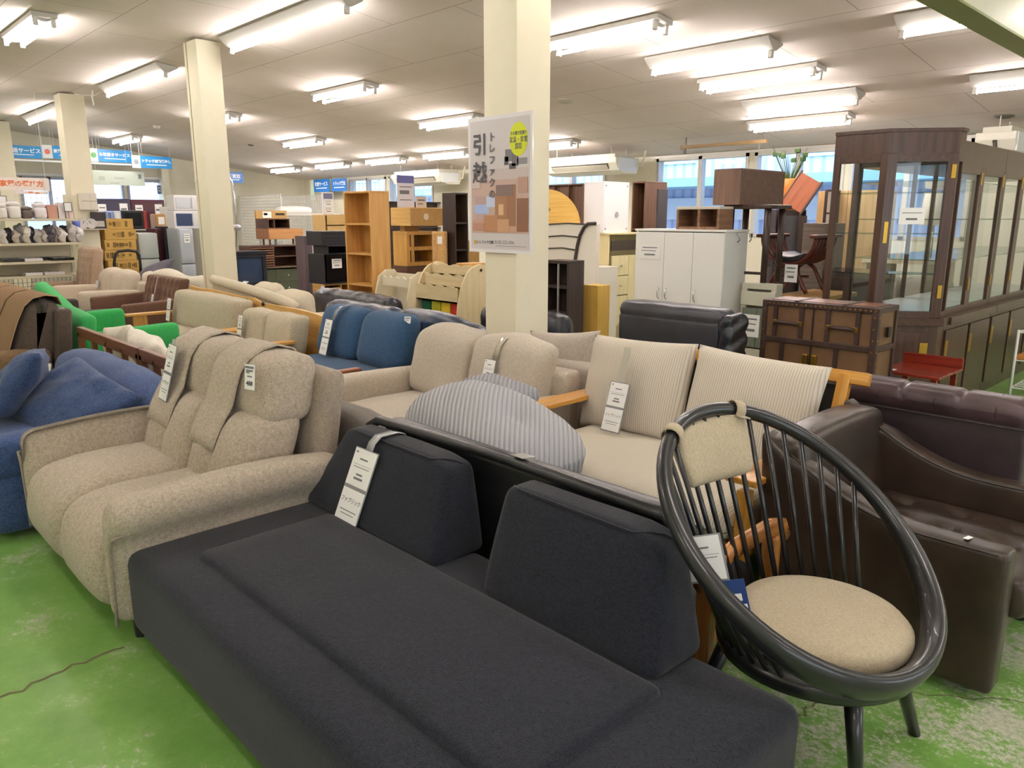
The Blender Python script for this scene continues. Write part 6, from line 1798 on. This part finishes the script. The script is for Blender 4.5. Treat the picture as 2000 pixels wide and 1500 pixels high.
a = at_x(16, 309, XB+.05); b = at_x(256, 318, XB+.05)
o = ob('banner_rail', BX(XB+.03, XB+.06, a.y, b.y, a.z-.04, a.z-.005), plain('#eef2f4', .5), None); tag(o, 'long white rail along the bottom of the blue banners', 'rail')
for y in (a.y+.1, b.y-.1): ob('hanging_wire', cyl(NB(), (XB+.045, y, a.z-.01), (XB+.045, y, ceil_z(y)-.003), .004, n=5), plain('#dddddd', .5), o)
blue('blue banner just right of the piped column', -19.2, 430, 474, 335, 357, '高価買取', mat=BB2)
for (l, r, tp, bt_, lab, txt) in [(613, 643, 351, 375, 'small blue banner on the back wall, left one', '取置サービス'), (648, 677, 349.5, 373.5, 'small blue banner on the back wall, right one', 'トラック貸出')]:
    a = at_y(l, tp, 10.6); b = at_y(r, tp, 10.6); w = b.x-a.x; h = a.z-at_y((l+r)/2, bt_, 10.6).z
    o = ob('blue_banner', BX(0, w, -h, 0, 0, .012), BB2, None, a, (PI/2, 0, 0)); tag(o, lab, 'banner', 'blue service banners')
    lettering(o, txt, w*.14, (w/2, -h*.4, .0125), WI, bold=.003)
    for u in (.1, .9): ob('hanging_wire', cyl(NB(), (w*u, 0, .005), (w*u, ceil_z(10.6)-a.z-.004, .005), .003, n=5), plain('#dddddd', .5), o)
    ob('small_print', lines_bm([(w*.15, w*.85, -h*.7, h*.07)]), WI, o, (0, 0, .0125))
a = at_y(606, 352, 10.62); b = at_y(612.5, 352, 10.62)
o = ob('picture_card', BX(0, b.x-a.x, -.5, 0, 0, .01), plain('#cfe3c8', .5), None, a, (PI/2, 0, 0)); tag(o, 'pale green card left of the small back wall banners', 'sign'); 
for u in (.04,): ob('hanging_wire', cyl(NB(), (u, 0, .005), (u, ceil_z(10.62)-a.z-.004, .005), .003, n=5), plain('#dddddd', .5), o)
# pale long sign in front of the window
o, w, h = board('pale_sign', 'long pale translucent sign hanging before the left windows', 'sign', XB+.2, 180, 280, 332, 362, plain('#b9c4b6', .5), th=.01)
hang(o, w, XB+.2, o.location.y, o.location.z)
ob('dark_mark', BX(w*.88, w*.94, -h*.5, -.06, .01, .012), plain('#6f7478', .6), o); ob('figure', lines_bm([(w*.1, w*.22, -h*.55, h*.3), (w*.4, w*.6, -h*.5, h*.12), (w*.3, w*.5, -h*.85, h*.1)]), plain('#a8ada0', .7), o, (0, 0, .0105))
o, w, h = board('notice', 'blue striped notice taped to the rightmost left-wall window', 'notice', WALL_X+.06, 306, 323, 362, 379, plain('#7e8ab8', .5), th=.006)
ob('white_stripes', lines_bm([(0.02, w-.02, -h*.3, h*.12), (0.02, w-.02, -h*.62, h*.12)]), WHITE_CARD, o, (0, 0, .0062))

# control box on the third column
o, w, h = board('control_box', 'white four-part control box fixed on the third column', 'control box', -13.655, 151, 184, 377, 410, plain('#d9d2c4', .5), th=.10)
ob('cover_gap', lines_bm([(w*.1, w*.98, -h*.48, .008)]), plain('#8d8678', .7), o, (0, 0, .1005)); ob('cover_gap', BX(w*.6, w*.61, -h*.95, -h*.05, .1, .1008), plain('#8d8678', .7), o)
# small wall shelf with clocks
a = at_x(143, 449, -13.57); b = at_x(204, 447, -13.57)
o = ob('wire_wall_shelf', BX(-.0, .16, 0, b.y-a.y, 0, .015), plain('#bdb8a8', .4, .4), None, (-13.655, a.y, a.z)); tag(o, 'small wire shelf fixed on the third column', 'shelf')
for i, (px, lab) in enumerate([(162, 'round alarm clock, left one on the small wire shelf'), (178, 'round alarm clock, right one on the small wire shelf')]):
    p = at_x(px, 440, -13.57)
    o2_ = ob('alarm_clock', lathe(NB(), [(.08, 0), (.08, .05), (.065, .052), (.06, .046), (.002, .046)], 20), plain('#cfcac6', .3, .3), None, (-13.60, p.y, a.z+.095), (0, PI/2, 0), smooth=False); tag(o2_, lab, 'clock', 'alarm clocks')
    for s in (-1, 1): ob('foot', BX(-.01, .02, -.01, .01, -.095, -.075), plain('#8a8684', .4), o2_, (0, 0, 0), (0, -PI/2, 0)) if False else None
    ob('hand', BX(-.004, .004, 0, .05, .047, .049), INK, o2_, (0, 0, 0), (0, 0, 1.2+i))
p = at_x(149, 440, -13.57)
o3 = ob('blue_cup', lathe(NB(), [(.05, 0), (.06, .12), (.055, .12), (.045, .01), (.002, .01)], 16), plain('#5f6fc0', .4), None, (-13.57, p.y, a.z+.016), smooth=True); tag(o3, 'blue cup at the left end of the small wire shelf', 'cup')
p = at_x(194, 432, -13.57)
o3 = ob('framed_picture', BX(0, .02, -.11, .11, 0, .26), plain('#2c2628', .4), None, (-13.62, p.y, a.z+.016)); tag(o3, 'dark framed picture at the right end of the small wire shelf', 'picture')
ob('picture', BX(.02, .022, -.08, .08, .03, .12), plain('#b9b4ae', .5), o3)
# grey brown boards below
g = G(158, 188, 203, 452, 560, X=-13.95, z0=0)
furn('storage_cupboard', 'grey-brown plain cupboard left of the cardboard boxes', 'cupboard', [-14.5, -14.0, at_x(158, 470, -14.0).y, at_x(202, 470, -14.0).y, 0, at_x(180, 452, -14.0).z], 'x', wood('#8a7c64', '#a3957b', 'z', .6), fronts=[(0, .72, 0, 1, 'p'), (.72, 1, 0, 1, 'p', wood('#7d6250', '#967a66', 'z', .6))])
# cardboard boxes
CB = plain('#c39d55', .85); CBI = plain('#4b3a1e', .8)
XC = -13.75
ya = at_x(204, 470, XC).y; yb2 = at_x(268, 470, XC).y
zt = at_x(236, 427, XC).z; n = 9; hbx = zt/n
for i in range(n):
    o = T('cardboard_box', 'flat brown cardboard box with black print, %s' % ['lowest of the stack by the left column', 'second from the bottom of the stack', 'third from the bottom of the stack', 'fourth from the bottom of the stack', 'middle one of the tall stack', 'fourth from the top of the stack', 'third from the top of the stack', 'second from the top of the stack', 'topmost of the stack'][i], 'box', (XC, ya+.02*math.sin(i*2.1), i*hbx), 0, 'stack of flat cardboard boxes')
    w = yb2-ya-.02
    ob('carton', BX(-.62, 0, 0, w, .001, hbx-.002), CB, o, bev=.004)
    bm = NB(); r2 = random.Random(i)
    for k in range(9):
        y = w*(.05+.1*k)+r2.uniform(-.01, .01)
        if r2.random() < .3: continue
        hh = hbx*r2.uniform(.2, .6)
        for q in range(2): box(bm, 0, .002, y+q*.022, y+.012+q*.022, hbx*.5-hh/2, hbx*.5+hh/2)
    for k in range(5): box(bm, 0, .002, w*.36, w*.6, hbx*(.25+.1*k), hbx*(.25+.1*k)+.004)
    ob('printed_marks', bm, CBI, o)
    ob('packing_tape', BX(-.4, -.34, -.001, w+.001, hbx-.003, hbx-.0012), plain('#a67f3a', .4), o)
# hand truck
XT = -13.0
pts = [at_x(*q, XT) for q in ((225, 560), (223, 515), (225, 497), (231, 491), (250, 489), (266, 491), (272, 498), (274, 515), (275, 545))]
o = T('hand_truck', 'black hand truck with bent tube handle in front of the boxes', 'hand truck', (XT, pts[0].y, 0))
bp = [Vector((0, p.y-pts[0].y, p.z)) for p in pts]; bp[0].z = .05; bp[-1].z = .05
ob('handle_tube', tube(NB(), bp, .022, 8), BLACKP, o, smooth=True)
ob('toe_plate', BX(0, .3, bp[0].y, bp[-1].y, .02, .035), BLACKP, o)
for y in (bp[0].y+.04, bp[-1].y-.04): ob('wheel', cyl(NB(), (-.1, y-.03, .1), (-.1, y+.03, .1), .1, n=18), plain('#222224', .7), o)
# fridges
def fridge(label, g, mat, split, extra=None):
    loc, rz, w, d = frame_of(g, 'x'); h = g[5]
    t = T('refrigerator', label, 'refrigerator', (loc[0], loc[1], 0), rz, 'used refrigerators')
    ob('body', BX(0, w, .05, d, .03, h), mat, t, bev=.012)
    ob('upper_door', soft(NB(), 0, w, -.01, .045, h*split+.006, h-.004, .02, (0, .006, 0), (4, 3, 4)), mat, t, smooth=True)
    ob('lower_door', soft(NB(), 0, w, -.01, .045, .06, h*split-.006, .02, (0, .006, 0), (4, 3, 4)), mat, t, smooth=True)
    ob('plinth', BX(.02, w-.02, .04, d-.04, 0, .05), plain('#3a3a3c', .6), t)
    return t
PG = plain('#b4bdb8', .35)
def gx(X_, pl, pr, pt, d=.6): return [X_-d, X_, at_x(pl, 470, X_).y, at_x(pr, 470, X_).y, 0, at_x((pl+pr)/2, pt, X_).z]
fridge('pale grey-green two-door refrigerator right of the cardboard boxes', gx(-13.9, 270, 308, 455, .5), PG, .66)
fridge('dark wine red refrigerator between the pale one and the black one', gx(-14.5, 306, 321, 446, .5), plain('#4a1520', .3), .4)
fridge('black refrigerator squeezed between the red and silver ones', gx(-14.3, 324.5, 337, 442, .5), plain('#131318', .3), .4)
g1 = G(330, 354, 381, 447, 560, X=-13.5, z0=0); g1[0] = max(g1[0], g1[1]-.62)
f = fridge('silver two-door refrigerator beside the piped column', g1, plain('#b3bac2', .3, .2), .56)
paper(f, .12, -.02, g1[5]-.08, .1, .16, FY)
z = g1[5]
def micro(label, x, y, z, w, h, d, mat, dark):
    t = T('microwave_oven', label, 'microwave', (x, y, z+.001), PI/2)
    ob('body', BX(0, w, 0, d, 0, h), mat, t, bev=.01)
    ob('door_window', BX(w*.08, w*.66, -.008, 0, h*.15, h*.85), dark, t)
    ob('control_panel', BX(w*.72, w*.95, -.006, 0, h*.1, h*.9), plain('#d9d8da', .4), t)
    ob('handle', BX(w*.68, w*.70, -.03, -.006, h*.15, h*.85), plain('#cfcfd2', .3), t)
xm, ym = g1[1]-.04, g1[2]
micro('white microwave on the silver refrigerator', xm-.12, ym-.0, z, .46, .30, .34, plain('#e6e4e8', .35), plain('#3a4a6a', .15))
wm = g1[3]-g1[2]
micro('white microwave stacked on top of the lower white one', xm-.12, ym+.02, z+.302, .44, .26, .34, plain('#e3e2e4', .35), plain('#c9cdd4', .3))
# tall refrigerators by the windows and things before them
for (l, r, pt, mat, lab) in [(190, 262, 388, '#2d2a42', 'dark blue wide refrigerator with papers under the left window'), (263, 328, 390, '#4a1a26', 'wine red wide refrigerator with papers under the right window')]:
    g = gx(-18.4, l, r, pt, .7)
    f = fridge(lab, g, plain(mat, .3), .45)
    w_ = g[3]-g[2]
    paper(f, w_*.22, -.02, g[5]-.12, w_*.22, .38, FY); paper(f, w_*.8, -.02, g[5]-.1, w_*.22, .62, FY)
g = gx(-15.4, 283, 308, 421, .4); 
t = furn('appliance_table', 'white steel work table behind the cardboard boxes', 'table', [-16.0, -15.3, at_x(186, 470, -15.3).y, at_x(318, 470, -15.3).y, 0, at_x(240, 448, -15.3).z], 'x', plain('#c9c6be', .5), shelves=[.4])
zt = at_x(240, 448, -15.3).z
for (l, r, pt, mat, lab, nm, cat) in [(188, 207, 413, '#dcd9da', 'white small appliance on the work table, left end', 'white_appliance', 'appliance'), (209, 222, 412, '#9fb4e6', 'pale blue appliance on the work table', 'blue_appliance', 'appliance'), (223, 238, 412, '#cdd5e6', 'silver water dispenser on the work table', 'water_dispenser', 'appliance'), (241, 281, 411, '#141418', 'black flat television back on the work table', 'television', 'television'), (304, 324, 418, '#b08450', 'brown carton with a white label on the work table', 'cardboard_box', 'box')]:
    a_ = at_x(l, 430, -15.4).y; b_ = at_x(r, 430, -15.4).y; h = at_x((l+r)/2, pt, -15.4).z-zt
    t = T(nm, lab, cat, (-15.4, a_, zt+.001), PI/2)
    ob('body', BX(0, b_-a_, 0, .3, 0, h), plain(mat, .4), t, bev=.02)
    if cat == 'television':
        ob('red_edge', BX(b_-a_, b_-a_+.06, .0, .28, 0, h*.98), plain('#8f2a26', .4), t, bev=.01); ob('screen', BX(.04, b_-a_-.04, -.006, 0, .06, h-.05), SMK, t)
    elif cat == 'box': ob('label_sheet', BX(.05, .16, -.003, 0, h*.3, h*.8), WHITE_CARD, t)
    else: ob('front_panel', BX(.03, b_-a_-.03, -.006, 0, h*.5, h*.9), plain('#6a7a9a' if 'blue' in nm else '#f2f2f2', .3), t)
# monitor and little frame near the column
t = furn('back_table', 'low white counter by the left wall behind the silver refrigerator', 'counter', [-17.4, -16.9, at_x(330, 430, -16.9).y, at_x(392, 430, -16.9).y, 0, at_x(360, 404, -16.9).z], 'x', plain('#d3cfc6', .5))
a_ = at_x(350, 398, -17.1).y; b_ = at_x(372, 398, -17.1).y; zq = at_x(360, 404, -16.9).z
t = T('monitor', 'silver monitor on the far white counter beside the piped column', 'monitor', (-17.1, a_, zq+.001), PI/2)
ob('screen', BX(0, b_-a_, 0, .05, .05, at_x(360, 392, -17.1).z-zq), plain('#8d8f9c', .2, .4), t, bev=.01); ob('foot', BX((b_-a_)*.3, (b_-a_)*.7, 0, .2, 0, .05), plain('#77777f', .4), t)

# ================================================================ POSTER ON THE COLUMN
yp = 3.527
c00 = at_y(917, 491, yp); c10 = at_y(1039, 489, yp); c01 = at_y(907, 236, yp); c11 = at_y(1040, 212, yp)
PW = c10.x-c00.x; PH = (c01.z+c11.z)/2-c00.z
t = T('moving_poster', 'white laminated moving-service poster on the nearest column', 'poster', (c00.x, yp, c00.z), 0)
GLOSS = plain('#eae7ea', .15, 0, .6)
ob('sleeve', BX(0, PW, 0, .008, 0, PH), GLOSS, t)
m_ = .025
ob('sheet', BX(m_, PW-m_, -.002, 0, m_, PH-m_), plain('#cfc9cb', .35, 0, .5), t)
ob('photo_fade', BX(m_+.01, PW-m_-.01, -.0026, -.002, PH*.5, PH*.62), plain('#c9bcba', .35, 0, .5), t)
ph = ob('photo', BX(m_+.01, PW-m_-.01, -.003, -.002, PH*.145, PH*.54), plain('#c4a89e', .35, 0, .5), t)
def patch(x0, x1, z0, z1, c, k=0):
    ob('printed_area', BX(PW*x0, PW*x1, -.0036-k*.0003, -.003, PH*z0, PH*z1), plain(c, .4, 0, .4), ph)
for i, a in enumerate([(.06, .94, .16, .24, '#c39a86'), (.12, .30, .24, .42, '#b99f9c'), (.10, .34, .29, .36, '#a9bce6'), (.30, .5, .34, .42, '#c9d2ee'), (.44, .62, .17, .44, '#a67858'), (.62, .76, .2, .50, '#9a6e52'), (.78, .95, .16, .40, '#8a5f4a'), (.26, .48, .155, .28, '#b5835f'), (.48, .66, .155, .25, '#c59a78'), (.46, .72, .42, .5, '#7f6a68'), (.06, .2, .48, .57, '#cfbdb8'), (.80, .94, .44, .55, '#b89484'), (.5, .58, .28, .36, '#d8b48c'), (.08, .26, .17, .22, '#b78a78')]): patch(*a, k=i)
for a in [(.60, .70, .665, .75, '#77757c'), (.70, .80, .63, .74, '#6b6970'), (.78, .93, .64, .685, '#87858b'), (.585, .65, .64, .70, '#4e4c54'), (.74, .79, .70, .72, '#2f2e35'), (.66, .76, .61, .65, '#55535a')]:
    ob('appliance_picture', BX(PW*a[0], PW*a[1], -.0032, -.002, PH*a[2], PH*a[3]), plain(a[4], .4, 0, .4), t, bev=.004)
yc = ob('yellow_disc', lathe(NB(), [(PW*.135, 0), (PW*.135, .0015), (.002, .0015)], 36), plain('#d3dc1e', .4, 0, .4), t, (PW*.80, -.002, PH*.815), (PI/2, 0, 0))
yc.scale = (1, 1.25, 1)
PI_ = plain('#55535c', .5); 
for tx, dz in (('その場で見積り', .035), ('家具・家電', -.005), ('買取', -.045)):
    lettering(yc, tx, .033 if dz < .03 else .022, (0, dz*.8, .0017), PI_, bold=.0004)
def vert_text(s, x, ztop, size, step, mat=PI_, bold=.0):
    for i, ch in enumerate(s): lettering(t, ch, size, (PW*x, -.0085, PH*ztop-i*step), mat, (PI/2, 0, 0), bold=bold)
vert_text('引越', .20, .79, PH*.165, PH*.205, bold=.0022)
vert_text('トレファクの', .40, .845, PH*.072, PH*.0825, bold=.0008)
lettering(t, 'トレファク引越', PW*.04, (PW*.27, -.0024, PH*.075), plain('#3a3a3a', .5), (PI/2, 0, 0), bold=.0006)
ob('logo_mark', BX(PW*.09, PW*.13, -.003, -.002, PH*.06, PH*.09), plain('#c9a23a', .5), t, bev=.003)
lettering(t, '0120-252-006', PW*.055, (PW*.58, -.0024, PH*.078), GREY_INK, (PI/2, 0, 0))
ob('small_print', BX(PW*.44, PW*.92, -.003, -.002, PH*.05, PH*.053), GREY_INK, t)
